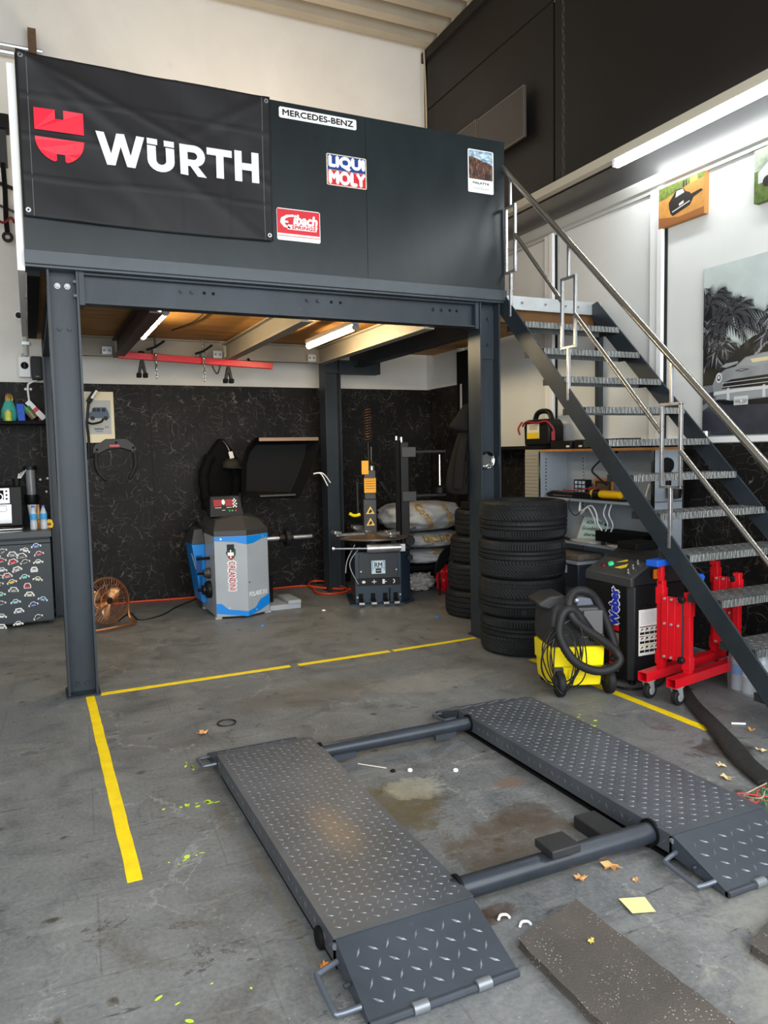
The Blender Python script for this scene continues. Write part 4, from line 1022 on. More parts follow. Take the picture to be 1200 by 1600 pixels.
for x, z in ((2.81, .085), (3.235, .10), (2.85, .34), (3.20, .35)): MB().cyl((x, 6.70, z), (x, 6.683, z), .008, .008, 10).build('screw', M_GALV, tc)
for k, x in enumerate((2.845, 2.965, 3.085, 3.19)):
    p = MB().bar((x, 6.70, .065), (x, 6.60, .045), .045, .012).build('pedal', M_BLACK, tc)
    MB().box(x - .026, 6.59, .03, x + .026, 6.62, .05).build('pedal_plate', M_SILVER, p)
    MB().box(x - .022, 6.695, .05, x + .022, 6.699, .12).build('slot', M_BLACK2, tc)
MB().tube([(3.13, 6.69, .04), (3.13, 6.685, .17)], .006, 8).build('pedal_rod', M_BLACK, tc)
SH = Vector((-0.06, 0, 0))
MB().lathe([(0, 0), (.12, 0), (.12, .03), (.07, .035), (.07, .11), (0, .11)], (3.07, 6.98, .53), 'Z', 24).build('turntable_hub', M_NAVY, tc)
tt = MB().lathe([(0, .0), (.32, .0), (.40, .014), (.40, .03), (.30, .045), (0, .05)], (3.08, 6.98, .635), 'Z', 36).build('turntable', mat('worn_turntable', (108, 92, 80), .4, .5, .35, 12), tc)
for a in (.35, 1.92, 3.49, 5.06):
    d = Vector((math.cos(a), math.sin(a), 0)); c = Vector((3.08, 6.98, .69))
    j = MB().bar(c + d * .12, c + d * .43, .07, .025).build('clamp_jaw', M_SILVER, tt, bevel=.006)
    MB().bar(c + d * .38 + Vector((0, 0, .02)), c + d * .46 + Vector((0, 0, .03)), .11, .035).build('jaw_tip', M_SILVER, j, bevel=.008)
cy_ = MB().cyl((2.965, 6.62, .575), (3.30, 6.63, .575), .042, .042, 22).build('air_cylinder', M_SILVER, tc)
MB().cyl((2.965, 6.62, .575), (2.64, 6.615, .585), .012, .012, 10).build('piston_rod', M_CHROME, cy_)
MB().lathe([(.0, 0), (.022, 0), (.022, .02), (.0, .02)], (2.63, 6.615, .585), 'X', 12).build('rod_eye', M_CHROME, cy_)
MB().box(3.29, 6.60, .54, 3.34, 6.66, .61).build('cylinder_clevis', M_SILVER, cy_)
SH = Vector((-0.07, 0, 0))
cl = MB().box(3.345, 6.80, .53, 3.43, 6.90, 1.60).build('column', M_BLACK, tc, bevel=.006)
MB().box(3.295, 6.78, .60, 3.335, 6.84, 1.62).build('slide_rail', M_BLACK2, tc, bevel=.003)
for x, z in ((3.31, 1.63), (3.36, 1.62)): MB().cyl((x, 6.82, z - .04), (x, 6.82, z + .03), .018, .014, 12).build('cap_nut', M_CHROME, tc)
for z in (1.50, 1.06):
    h = MB().box(3.36, 6.785, z - .05, 3.50, 6.80, z + .05).build('arm_bracket', M_DGREY, tc, bevel=.004)
    MB().tube([(3.49, 6.86, z), (3.82, 6.92, z)], .014, 10).build('arm_tube', M_DGREY, tc)
MB().cyl((3.76, 6.90, 1.16), (3.76, 6.90, 1.47), .016, .012, 12).build('roller_rod', M_CHROME, tc)
MB().lathe([(0, 0), (.05, 0), (.05, .06), (.0, .06)], (3.76, 6.90, 1.08), 'Z', 16).build('press_roller', M_BLACK, tc)
MB().lathe([(0, 0), (.045, 0), (.052, .02), (.045, .04), (0, .04)], (3.42, 6.74, .62), 'Y', 18).build('hand_knob', M_BLACK, tc)
MB().lathe([(0, 0), (.03, 0), (.035, .02), (.03, .04), (0, .04)], (3.42, 6.76, .45), 'Y', 14).build('hand_knob', M_BLACK, tc)
SH = Vector((-0.17, 0.025, 0))
# tilting rear tower with yellow labels and spring arm
M_LABEL = mat('label_yellow', (238, 168, 20), .5)
tw = MB().box(3.10, 7.10, .60, 3.235, 7.24, 1.02).box(3.115, 7.12, 1.02, 3.235, 7.24, 1.32).build('rear_tower', M_DGREY, tc, bevel=.006)
MB().box(3.112, 7.094, 1.09, 3.232, 7.12, 1.24).build('warning_label', M_LABEL, tw)
MB().box(3.09, 7.10, 1.28, 3.16, 7.13, 1.42).build('warning_label', M_LABEL, tw)
for z in (.90, .78):
    MB().face((3.17, 7.10, z), XR, ZU, [(-.045, -.03), (.045, -.03), (0, .05)], .002).build('warning_triangle', mat('label_pale', (240, 200, 90), .5), tw, smooth=False)
    MB().face((3.17, 7.10, z), XR, ZU, [(-.02, -.018), (.0, -.022), (.02, .0), (.0, .02)], .004).build('warning_symbol', M_PRINTB, tw, smooth=False)
m = MB()
for zz in (1.235, 1.21, 1.185, 1.16, 1.135): m.rect((0, 7.094, 0), XR, ZU, 3.122, zz - .004, 3.222, zz + .002)
m.build('label_text', mat('label_ink', (150, 90, 16), .6), tw, smooth=False)
MB().cyl((3.18, 7.2, 1.30), (3.17, 7.2, 1.62), .018, .016, 12).build('tool_shaft', M_BLACK, tc)
P = [(3.17 + .03 * math.cos(k * .7), 7.2 + .03 * math.sin(k * .7), 1.62 + k * .0031) for k in range(110)]
MB().tube(P, .007, 6).build('spring', mat('dark_spring', (96, 74, 60), .4, .5), tc)
MB().cyl((3.17, 7.2, 1.6), (3.17, 7.2, 1.97), .016, .016, 10).build('spring_core', M_BLACK2, tc)
MB().cyl((3.20, 7.17, 1.38), (3.20, 7.17, 1.56), .008, .008, 8).build('tool_rod', M_CHROME, tc)
MB().lathe([(0, 0), (.03, 0), (.03, .04), (.018, .05), (0, .05)], (3.20, 7.17, 1.32), 'Z', 14).build('tool_head', M_SILVER, tc)
MB().tube([(3.04, 7.1, 1.20), (3.04, 7.08, .88)], .008, 8).build('hook_rod', M_DGREY, tc)
MB().tube(spline([(2.95, 7.05, .885), (3.0, 7.06, .86), (3.06, 7.07, .87)], 4), .016, 8).build('hook_handle', M_YEL, tc)
MB().bar((3.28, 7.2, 1.2), (3.42, 7.22, 1.0), .06, .03).build('tower_arm', M_BLACK, tc)
SH = Vector((0, 0, 0))
for P in (((2.80, 6.75, .60), (2.72, 6.72, .45), (2.70, 6.70, .33)), ((2.85, 6.72, .58), (2.74, 6.68, .42), (2.82, 6.66, .22))):
    MB().tube(spline(P, 6), .005, 6).build('air_line', mat('clear_hose', (150, 150, 150), .4), tc)

tc.location = (3.17, 7.0, 0); tc.rotation_euler = (0, 0, math.radians(-18))
# ================================================================== bagged tyres behind the tyre changer
M_BAG = mat('white_plastic_bag', (172, 174, 176), .42, 0, .1, 6, .5, 22)
def bag(z0, z1, cx, cy, rx, ry, seed, label, texts):
    t = thing('tyre_bag', label, 'tyre bag', (cx, cy, z0), 'bagged tyres')
    n1, n2 = 64, 28; vs = []; zc = (z0 + z1) / 2; hz = (z1 - z0) / 2
    def surf(u, v):
        c = math.copysign(abs(math.cos(v)) ** .55, math.cos(v)); s_ = math.copysign(abs(math.sin(v)) ** .8, math.sin(v))
        x, y, z = math.cos(u) * c, math.sin(u) * c, s_
        f = 1 + .09 * mnoise.noise((x * 2.2 + seed, y * 2.2, z * 2.4)) + .13 * abs(mnoise.noise((x * 3.4 + seed, y * 3.4, z * 4.5))) - .03 + .06 * abs(mnoise.noise((x * 7 + seed, y * 7, z * 9))) + .02 * mnoise.noise((x * 13 + seed, y * 13, z * 9))
        return Vector((cx + rx * x * f, cy + ry * y * f, zc + hz * z * min(1.0, .96 + .3 * (f - 1))))
    for j in range(n2 + 1):
        for i in range(n1): vs.append(surf(2 * math.pi * i / n1, -math.pi / 2 + math.pi * j / n2))
    fs = [(j * n1 + i, j * n1 + (i + 1) % n1, (j + 1) * n1 + (i + 1) % n1, (j + 1) * n1 + i) for j in range(n2) for i in range(n1)]
    MB().add(vs, fs).build('bag', M_BAG, t, ang=180)
    def front(x, z):
        zz = max(-.97, min(.97, (z - zc) / hz)); v = math.copysign(math.asin(abs(zz) ** 1.25), zz); c = abs(math.cos(v)) ** .55
        xx = max(-.98, min(.98, (x - cx) / (rx * max(c, .05))))
        u = -math.acos(xx); p = surf(u, v); return p.y - .018
    for body, ox, oz, ang, w, h in texts:
        vv, ff = text_data(body); ax = min(q[0] for q in vv); bx = max(q[0] for q in vv); ay = min(q[1] for q in vv); by = max(q[1] for q in vv)
        ca, sa = math.cos(ang), math.sin(ang); out = []
        for q in vv:
            a = (q[0] - ax) / (bx - ax) * w; b_ = (q[1] - ay) / (by - ay) * h
            x = ox + a * ca - b_ * sa; z = oz + a * sa + b_ * ca
            out.append((x, front(x, z), z))
        m = MB()
        for d in (0, .0045): m.add([(x + d, y - d * .1, z + d * .6) for x, y, z in out], ff)
        m.build('lettering', mat('gold_print', (188, 140, 22), .5), t, smooth=False)
    return t
bag(.288, .452, 3.92, 7.40, .38, .37, 1.3, 'lowest white bag of the three bagged tyres, yellow lettering upside down', [('Continental', 4.20, .375, math.pi - .22, .34, .055)])
bag(.458, .637, 3.94, 7.40, .40, .38, 4.1, 'middle white bag of the three bagged tyres, dull and half in shade', [('Contin', 4.16, .61, math.pi, .42, .10)])
bag(.643, .965, 3.86, 7.36, .46, .38, 8.2, 'topmost and fullest white bag of the bagged tyres with two slanting yellow words', [('Contine', 3.63, .92, -1.0, .29, .085), ('ontiner', 3.93, .92, -1.15, .26, .075), ('C', 3.50, .72, .2, .07, .08)])
o = MB().prism([(3.54, 7.12), (4.24, 7.12), (4.24, 7.6), (3.54, 7.6)], 'XY', .235, .283).build('tool_tray', M_BLACK, bevel=.006)
tag(o, 'flat black tray under the bagged tyres', 'tray')
tag(MB().box(3.54, 7.38, 0, 4.20, 7.60, .234).build('black_crate', M_BLACK2), 'black crate carrying the flat tray under the bagged tyres', 'crate')
def blob(name, label, cat, c, r, mm, seed, k=.22, f=3.2):
    m = MB(); n1, n2 = 48, 24; vs = []
    for j in range(n2 + 1):
        v = -math.pi / 2 + math.pi * j / n2
        for i in range(n1):
            u = 2 * math.pi * i / n1; d = Vector((math.cos(u) * math.cos(v), math.sin(u) * math.cos(v), math.sin(v)))
            g = 1 + k * (abs(mnoise.noise(d * f + Vector((seed, 0, 0)))) * 2 - .6) + k * .5 * mnoise.noise(d * f * 3 + Vector((0, seed, 0)))
            z = c[2] + r[2] * d.z * g
            vs.append((c[0] + r[0] * d.x * g, c[1] + r[1] * d.y * g, max(.001, z)))
    m.add(vs, [(j * n1 + i, j * n1 + (i + 1) % n1, (j + 1) * n1 + (i + 1) % n1, (j + 1) * n1 + i) for j in range(n2) for i in range(n1)])
    return tag(m.build(name, mm, ang=30), label, cat)
M_CLEAR = mat('crumpled_clear_plastic', (176, 172, 168), .22, 0, .2, 9, .5, 30, spec=.8)
blob('plastic_bag', 'crumpled clear plastic bag on the floor under the bagged tyres', 'bag', (3.74, 7.20, .10), (.20, .11, .10), M_CLEAR, 2.2)
blob('cloth_rag', 'bright red cloth bundle on the floor beside the rear tyre stack', 'cloth', (3.93, 6.99, .15), (.08, .06, .16), M_RED, 5.0, .15)
t = MB(); pts = [(.0, .0), (.05, .10), (.12, .17), (.19, .20), (.17, .08), (.11, -.02), (.04, -.08), (-.02, -.10)]
tag(t.prism([(3.775 + x, .33 + z) for x, z in pts], 'XZ', 6.86, 6.875).build('splash_guard', M_BLACK, bevel=.003), 'black curved plastic guard leaning before the lowest bagged tyre', 'car part')
tag(MB().cyl((3.82, 6.87, 0), (3.82, 6.87, .232), .012, .012, 8).build('stand_rod', M_BLACK), 'short black rod standing under the curved plastic guard', 'rod')

# ================================================================== wall and floor things under the loft
t = thing('engine_support', 'red engine support beam with chains hung under the rear edge of the loft', 'engine support', (1.52, 7.5, 2.4))
MB().bar((.79, 7.51, 2.455), (2.27, 7.51, 2.395), .05, .062).build('beam', M_RED, t, bevel=.004)
for x, zb in ((1.12, 2.44), (1.57, 2.42)):
    b = MB().cyl((x, 7.45, zb - .12), (x, 7.45, zb + .20), .010, .010, 8).box(x - .022, 7.44, zb + .03, x + .022, 7.545, zb + .085).build('hook_bolt', mat('dark_zinc', (96, 94, 90), .4, .6, .3, 30), t)
    MB().tube([(x - .08, 7.44, zb + .06), (x, 7.44, zb + .09), (x + .085, 7.44, zb + .15)], .011, 8).build('crank', M_BLACK, b)
    for k in range(7):
        z = zb + .02 - k * .034; a = k % 2
        MB().tube([(x + (.011 * math.cos(q) if a else 0) , 7.435 + (0 if a else .011 * math.cos(q)), z + .021 * math.sin(q)) for q in [j * math.pi / 6 for j in range(12)]], .0035, 6, True).build('chain_link', M_CHROME, b)
for x, z in ((1.00, 2.41), (1.82, 2.375)):
    MB().lathe([(0, 0), (.03, 0), (.03, .012), (.012, .02), (.012, -.02), (0, -.02)], (x, 7.51, z + .07), 'Z', 12).build('locking_knob', M_BLACK, t)
    f = MB().prism([(x - .015, z), (x + .018, z), (x + .040, z - .12), (x + .014, z - .12), (x, z - .06), (x - .014, z - .12), (x - .040, z - .12)], 'XZ', 7.49, 7.53).build('foot', M_BLACK, t, bevel=.003)
    for dx in (-.029, .029): MB().box(x + dx - .021, 7.48, z - .16, x + dx + .021, 7.54, z - .118).build('foot_pad', M_BLACK2, f, bevel=.004)
MB().tube(spline([(1.66, 7.5, 2.38), (1.70, 7.47, 2.30), (1.74, 7.5, 2.38)], 5), .008, 8).build('hook', M_DGREY, t)
for x in (1.35, 2.05): MB().bar((x, 7.53, 2.42), (x, 7.60, 2.47), .02, .02).build('hanger', M_BLACK, t)

t = thing('wall_poster', 'cream poster of a blue estate car behind the front left post', 'poster', (.66, 8.17, 1.65))
MB().box(.515, 8.168, 1.655, .795, 8.179, 2.165).build('board', mat('cream_paper', (226, 216, 184), .7), t)
O = (0, 8.168, 0); m = MB().mat(0).rect(O, XR, ZU, .55, 1.74, .765, 2.08)
cz = 1.90
m.mat(1).face(O, XR, ZU, [(.545, cz), (.55, cz + .05), (.58, cz + .065), (.605, cz + .11), (.72, cz + .11), (.745, cz + .06), (.752, cz)], .002)
m.mat(2)
for a in (.59, .63, .68): m.rect(O, XR, ZU, a, cz + .065, a + .035, cz + .10, .003)
m.mat(2).ell(O, XR, ZU, .59, cz, .022, .022, .003).ell(O, XR, ZU, .715, cz, .022, .022, .003)
m.mat(2).text('SM', O, XR, ZU, .70, 1.80, .74, 1.82, .002).mat(1).rect(O, XR, ZU, .60, 1.785, .69, 1.80, .002).rect(O, XR, ZU, .61, 1.765, .68, 1.772, .002)
m.build('print', [mat('poster_grey', (176, 178, 176), .7), mat('poster_blue', (84, 100, 118), .7), M_PRINTB], t, smooth=False)
t = thing('work_lamp', 'black flexible work lamp with white head clipped before the car poster', 'lamp', (.55, 8.1, 1.8))
MB().tube(spline([(.535, 8.14, 1.50), (.54, 8.12, 1.7), (.53, 8.10, 1.85), (.55, 8.10, 2.02), (.56, 8.10, 2.08)], 6), .014, 8).build('stem', M_BLACK, t)
h = MB().bar((.55, 8.09, 2.05), (.625, 8.07, 2.17), .05, .045).build('head', M_BLACK, t, bevel=.006)
MB().bar((.585, 8.062, 2.09), (.635, 8.046, 2.165), .036, .02).build('lens', M_WHITE, h)
MB().tube(spline([(.53, 8.1, 1.86), (.58, 8.06, 1.84), (.66, 8.06, 1.86), (.68, 8.07, 1.89)], 6), .010, 8).build('side_arm', M_BLACK, t)
t = thing('wheel_calliper', 'large black two armed calliper hanging on the laminate wall', 'calliper', (.77, 8.15, 1.3))
MB().prism([(.575, 1.60), (.60, 1.64), (.66, 1.66), (.70, 1.69), (.90, 1.695), (.97, 1.64), (1.0, 1.58), (.985, 1.54), (.95, 1.545), (.94, 1.57), (.85, 1.60), (.72, 1.59), (.64, 1.55), (.60, 1.53), (.575, 1.55)], 'XZ', 8.145, 8.178).build('head', mat('black_cast', (34, 34, 35), .5), t, bevel=.004)
MB().tube(spline([(.605, 8.15, 1.56), (.60, 8.15, 1.44), (.625, 8.15, 1.35), (.69, 8.15, 1.27)], 6), [.017] * 12 + [.014] * 6 + [.006], 8).build('arm', mat('black_cast', (34, 34, 35), .5), t)
MB().tube(spline([(.975, 8.15, 1.57), (.985, 8.15, 1.45), (.965, 8.15, 1.37), (.91, 8.15, 1.28)], 6), [.017] * 12 + [.014] * 6 + [.006], 8).build('arm', mat('black_cast', (34, 34, 35), .5), t)
MB().box(.735, 8.138, 1.612, .83, 8.146, 1.632).build('red_label', M_RED, t)
for x, z in ((.615, 1.585), (.80, 1.655), (.965, 1.60)): MB().cyl((x, 8.146, z), (x, 8.136, z), .012, .012, 10).build('pivot', M_BLACK2, t)
MB().bar((.575, 8.16, 1.52), (.50, 8.16, 1.50), .02, .02).build('peg', M_BLACK2, t)
def garment(name, label, cat, rows, mm, y, d):
    """rows: (z, x0, x1) hanging cloth with folds"""
    m = MB(); n = 28; vs = []
    for j, (z, a, b_) in enumerate(rows):
        for i in range(n):
            u = 2 * math.pi * i / n
            x = (a + b_) / 2 + (b_ - a) / 2 * math.cos(u)
            f = 1 + .16 * mnoise.noise((x * 22, z * 3, u))
            vs.append((x, y - d * math.sin(u) * f * (.75 if math.sin(u) < 0 else 1) , z + .008 * mnoise.noise((x * 9, u, 2))))
    k = len(rows); fs = [(j * n + i, j * n + (i + 1) % n, (j + 1) * n + (i + 1) % n, (j + 1) * n + i) for j in range(k - 1) for i in range(n)]
    fs += [tuple(range(n)), tuple((k - 1) * n + i for i in range(n))]
    o = m.add(vs, fs).build('body', mm, None, ang=60)
    return o
def reparent(o, t):
    o.parent = t; o.location = o.location - Vector(t.location)
    return o
M_JB = mat('black_quilted_cloth', (14, 14, 15), .8, 0, .2, 18, .3, 40, spec=.12)
t = thing('quilted_jacket', 'black quilted jacket hanging on the wall left of the raised balancer guard', 'jacket', (1.82, 8.1, 1.0))
reparent(garment('quilted_jacket', '', '', [(.96, 1.63, 2.02), (1.06, 1.62, 2.04), (1.18, 1.63, 2.06), (1.32, 1.65, 2.06), (1.46, 1.69, 2.03), (1.56, 1.74, 1.98), (1.64, 1.80, 1.91), (1.68, 1.83, 1.88)], M_JB, 8.11, .06), t)
MB().tube(spline([(1.73, 8.06, 1.5), (1.65, 8.05, 1.3), (1.66, 8.05, 1.1), (1.68, 8.06, .95)], 6), [.055 + .006 * math.sin(i * 1.6) for i in range(19)], 12).build('sleeve', M_JB, t)
MB().tube(spline([(1.95, 8.06, 1.45), (2.0, 8.05, 1.3), (1.99, 8.05, 1.1), (1.97, 8.06, .98)], 6), [.055 + .006 * math.sin(i * 1.6) for i in range(19)], 12).build('sleeve', M_JB, t)
t = thing('peaked_cap', 'dark olive cap hanging on the black quilted jacket', 'cap', (1.95, 7.98, 1.4))
MB().lathe([(.0, .10), (.05, .095), (.085, .06), (.095, .01), (.09, .0), (0, .0)], (1.93, 7.965, 1.37), 'Z', 20).build('crown', mat('olive_cloth', (44, 42, 34), .8), t)
MB().prism([(1.87, 7.90), (1.92, 7.86), (2.03, 7.85), (2.10, 7.90), (2.0, 7.95), (1.9, 7.96)], 'XY', 1.365, 1.373).build('peak', mat('olive_cloth', (44, 42, 34), .8), t)
t = thing('key_fob', 'white key tag on a cord hanging above the cap', 'key tag', (1.90, 7.86, 1.5))
MB().tube(spline([(1.865, 8.03, 1.655), (1.87, 7.88, 1.60), (1.895, 7.855, 1.53)], 5), .004, 6).build('cord', M_GALV, t)
MB().bar((1.895, 7.845, 1.54), (1.91, 7.84, 1.47), .045, .01, YF).build('tag', M_PRINTW, t, bevel=.003)
M_JG = mat('grey_work_cloth', (30, 28, 26), .9, 0, .1, 14, .2, 90, spec=.08)
t = thing('work_jacket', 'grey brown work jacket hanging on the back of the front right post', 'jacket', (3.22, 5.38, 1.16))
reparent(garment('work_jacket', '', '', [(1.15, 3.10, 3.42), (1.165, 3.065, 3.425), (1.22, 3.055, 3.42), (1.30, 3.06, 3.42), (1.40, 3.09, 3.40), (1.50, 3.12, 3.39), (1.58, 3.15, 3.38), (1.64, 3.175, 3.37), (1.68, 3.19, 3.36)], M_JG, 5.36, .085), t)
o = garment('work_jacket', '', '', [(1.655, 3.17, 3.36), (1.685, 3.09, 3.36), (1.71, 3.085, 3.36), (1.75, 3.12, 3.35), (1.80, 3.16, 3.34), (1.85, 3.20, 3.33), (1.88, 3.24, 3.32)], M_JG, 5.345, .075)
o.name = 'hood'; reparent(o, t)
MB().tube(spline([(3.20, 5.30, 1.62), (3.15, 5.275, 1.5), (3.125, 5.27, 1.35), (3.115, 5.28, 1.20)], 6), [.035 + .0006 * k for k in range(19)], 12, flat=.7).build('sleeve', M_JG, t)
for z in (1.24, 1.42, 1.58): MB().box(3.19, 5.262, z, 3.21, 5.272, z + .05).build('strap', M_BLACK, t)
tag(MB().cyl((3.28, 5.241, 1.70), (3.28, 5.30, 1.71), .008, .008, 8).build('coat_hook', M_BLACK), 'small black coat hook on the back of the front right post', 'hook')
t = thing('magnetic_bowl', 'round shiny metal bowl stuck to the web of the front right post', 'bowl', (3.285, 5.12, 1.42))
MB().lathe([(0, 0), (.045, 0), (.066, -.03), (.069, -.032), (.064, -.03), (.044, -.006), (0, -.006)], (3.285, 5.138, 1.425), 'Y', 28).build('bowl', M_CHROME, t)
# copper coloured fan
t = thing('floor_fan', 'copper coloured round floor fan beside the front left post', 'fan', (.56, 7.05, 0))
M_COP = mat('copper', (186, 128, 88), .32, .85); FC = Vector((.545, 7.02, .245)); FN = Vector((.42, -.90, .10)).normalized(); FU = Vector((0, 0, 1)); FR = FN.cross(FU).normalized(); FU = FR.cross(FN)
def fp(r, a, d=0): return FC + FR * r * math.cos(a) + FU * r * math.sin(a) + FN * d
cage = MB()
for r, d in ((.20, 0), (.20, .03), (.205, .015)): cage.tube([fp(r, k * math.pi / 20, d) for k in range(40)], .005, 6, True)
cg = cage.build('cage_ring', M_COP, t)
m = MB()
for k in range(44):
    a = k * 2 * math.pi / 44
    m.tube([fp(.03, a, .06), fp(.12, a + .12, .055), fp(.20, a + .18, .02)], .0018, 4)
for r in (.08, .14): m.tube([fp(r, k * math.pi / 16, .056) for k in range(32)], .002, 5, True)
m.build('front_grille', M_COP, t)
m = MB()
for k in range(24):
    a = k * 2 * math.pi / 24
    m.tube([fp(.05, a, -.09), fp(.15, a, -.08), fp(.20, a, 0)], .002, 4)
m.build('rear_grille', M_COP, t)
for k in range(3):
    a0 = .5 + k * 2.094; pts = []
    for j in range(9):
        s_ = j / 8; pts.append((s_, .05 + .12 * s_))
    m = MB(); vs = []
    for s_, r in pts:
        wv = .75 * math.sin(math.pi * min(1, .15 + s_ * .9)) + .12
        for q in (-1, -.33, .33, 1): vs.append(fp(r, a0 + q * wv * .55, .012 * q - .02))
    b = m.add(vs, [(j * 4 + q, j * 4 + q + 1, (j + 1) * 4 + q + 1, (j + 1) * 4 + q) for j in range(8) for q in range(3)]).build('blade', mat('copper_blade', (206, 166, 122), .3, .7), t, ang=180)
    b.modifiers.new('thickness', 'SOLIDIFY').thickness = .003
MB().cyl(fp(0, 0, .06), fp(0, 0, -.12), .035, .045, 18).build('motor', M_BLACK, t)
a_ = fp(.215, 0); b_ = fp(.215, math.pi)
MB().tube(spline([a_, a_ - Vector((0, 0, .12)), a_ - Vector((0, 0, .20)) + FN * .02, Vector((a_.x, a_.y, .016)) + FN * .10, (Vector((a_.x, a_.y, .016)) + Vector((b_.x, b_.y, .016))) / 2 + FN * .16, Vector((b_.x, b_.y, .016)) + FN * .10, b_ - Vector((0, 0, .20)) + FN * .02, b_ - Vector((0, 0, .12)), b_], 6), .013, 10).build('stand', M_COP, t)
# hoses and cables on the floor
tag(MB().tube(spline([(.70, 8.10, .012), (1.0, 8.09, .012), (1.47, 8.02, .012), (2.1, 8.05, .012), (2.50, 8.10, .012), (2.78, 8.04, .012), (2.72, 7.62, .014), (2.80, 7.46, .014), (2.98, 7.48, .014), (3.05, 7.56, .03), (2.98, 8.0, .05), (2.84, 8.1, .05), (2.76, 7.86, .035), (3.1, 7.62, .012), (3.28, 7.55, .012)], 8), .011, 8).build('air_hose', M_ORANGE),
    'orange air hose along the foot of the back wall coiled beside the rear post', 'hose')
tag(MB().tube(spline([(.66, 7.25, .006), (.80, 7.55, .006), (.84, 7.2, .006), (1.05, 7.3, .006), (1.24, 7.62, .006), (1.50, 7.95, .006)], 8), .006, 8).build('power_cable', M_CORD), 'black power cable curling over the floor behind the copper fan', 'cable')
for x, y, c, lb in ((1.78, 6.42, M_BLUE, 'small blue and white scrap on the floor before the wheel balancer'), (3.28, 5.95, M_BLUE, 'small blue cap on the floor left of the rear tyre stack'), (2.48, 6.75, M_WHITE, 'white paper scrap on the floor right of the balancer foot plate')):
    tag(MB().lathe([(0, 0), (.02, 0), (.017, .008), (0, .009)], (x, y, 0), 'Z', 9).build('floor_scrap', c), lb, 'scrap')
# ================================================================== shelf unit and ledge on the right wall
CX0, CX1, CY0, CY1 = 4.09, 4.385, 4.15, 5.51
cb = thing('shelf_unit', 'grey open metal shelf unit with beech top edge under the staircase', 'shelf unit', (4.24, 4.83, 0))
MB().box(CX0, CY0, 0, CX1, CY0 + .02, 1.48).build('side_panel', M_GREYC, cb)
MB().box(CX0, CY1 - .02, 0, CX1, CY1, 1.48).build('side_panel', M_GREYC, cb)
MB().box(CX1 - .01, CY0 + .02, 0, CX1, CY1 - .02, 1.48).build('back_panel', M_GREYC, cb)
MB().box(CX0, CY0, 1.48, CX1, CY1, 1.50).build('top_panel', M_WOOD, cb)
for z in (1.085, .725, .35, .04): MB().box(CX0 + .004, CY0 + .02, z - .02, CX1 - .01, CY1 - .02, z).build('shelf', M_GREYC, cb)
for x, y in ((CX0 - .006, CY0), (CX0 - .006, CY1 - .018), (CX1 - .018, CY0 - .004)): MB().box(x, y, .02, x + .018, y + .018, 1.48).build('edge_strip', M_CHROME, cb)
MB().box(CX0 + .01, CY0 - .002, 1.098, CX1 - .02, CY0, 1.103).build('panel_joint', M_GROOVE, cb)
m = MB()
MB().box(CX1 - .02, 5.24, .06, CX1 - .010, 5.265, 1.46).build('shelf_rail', M_GREYL, cb)
for z0 in (1.14, .78, .4):
    m = MB()
    for k in range(10): m.box(CX1 - .0215, 5.248, z0 + k * .03, CX1 - .0202, 5.257, z0 + k * .03 + .012)
    m.build('rail_grating', M_BLACK2, cb)
    m = MB()
    for k in range(10): m.box(CX0 + .05, CY1 - .0215, z0 + k * .03, CX0 + .06, CY1 - .0202, z0 + k * .03 + .012)
    m.build('rail_grating', M_BLACK2, cb)
m = MB(); m.box(4.095, 5.525, 0, 4.40, 5.73, 1.50)
for k in range(46): m.box(4.088, 5.53, .03 + k * .0315, 4.0965, 5.725, .03 + k * .0315 + .024)
tag(m.build('roller_cabinet', mat('beige_slats', (150, 144, 130), .6)), 'narrow beige cabinet with roller slats left of the grey shelf unit', 'cabinet')
tag(MB().box(4.13, 5.525, 1.505, 4.447, 6.72, 1.535).build('wall_ledge', M_BLACK2), 'black ledge on the right wall that carries the battery booster', 'ledge')

def cable(label, pts, r=.006, mm=None, name='cable', cat='cable'):
    return tag(MB().tube(spline(pts, 8), r, 8).build(name, mm or M_CORD), label, cat)

# battery booster
t = thing('battery_booster', 'black portable battery booster with red leads standing on the wall ledge', 'battery booster', (4.28, 5.70, 1.536))
MB().prism([(5.54, 1.536), (5.89, 1.536), (5.90, 1.72), (5.86, 1.775), (5.57, 1.775), (5.52, 1.72), (5.52, 1.57)], 'YZ', 4.20, 4.37).build('case', M_BLACK, t, bevel=.015)
MB().tube(spline([(4.285, 5.84, 1.755), (4.285, 5.80, 1.83), (4.285, 5.71, 1.85), (4.285, 5.62, 1.83), (4.285, 5.58, 1.755)], 6), .024, 10).build('handle', M_BLACK, t)
MB().box(4.195, 5.66, 1.60, 4.20, 5.84, 1.735).build('label_plate', mat('booster_label', (222, 214, 190), .6), t)
MB().box(4.1935, 5.66, 1.60, 4.1955, 5.84, 1.655).build('label_band', mat('booster_yellow', (226, 190, 30), .6), t)
m = MB()
for z in (1.715, 1.70, 1.685): m.box(4.1935, 5.68, z, 4.195, 5.80, z + .005)
m.build('label_text', M_PRINTB, t)
for P in ([(4.19, 5.90, 1.72), (4.16, 5.80, 1.755), (4.16, 5.65, 1.74), (4.18, 5.53, 1.75), (4.22, 5.48, 1.68), (4.22, 5.475, 1.60)], [(4.2, 5.92, 1.76), (4.17, 5.94, 1.70), (4.18, 5.93, 1.64)]):
    MB().tube(spline(P, 6), .009, 8).build('lead', mat('red_lead', (150, 24, 32), .45), t)
MB().bar((4.215, 5.475, 1.66), (4.22, 5.48, 1.58), .03, .025).build('clamp', mat('red_lead', (150, 24, 32), .45), t)
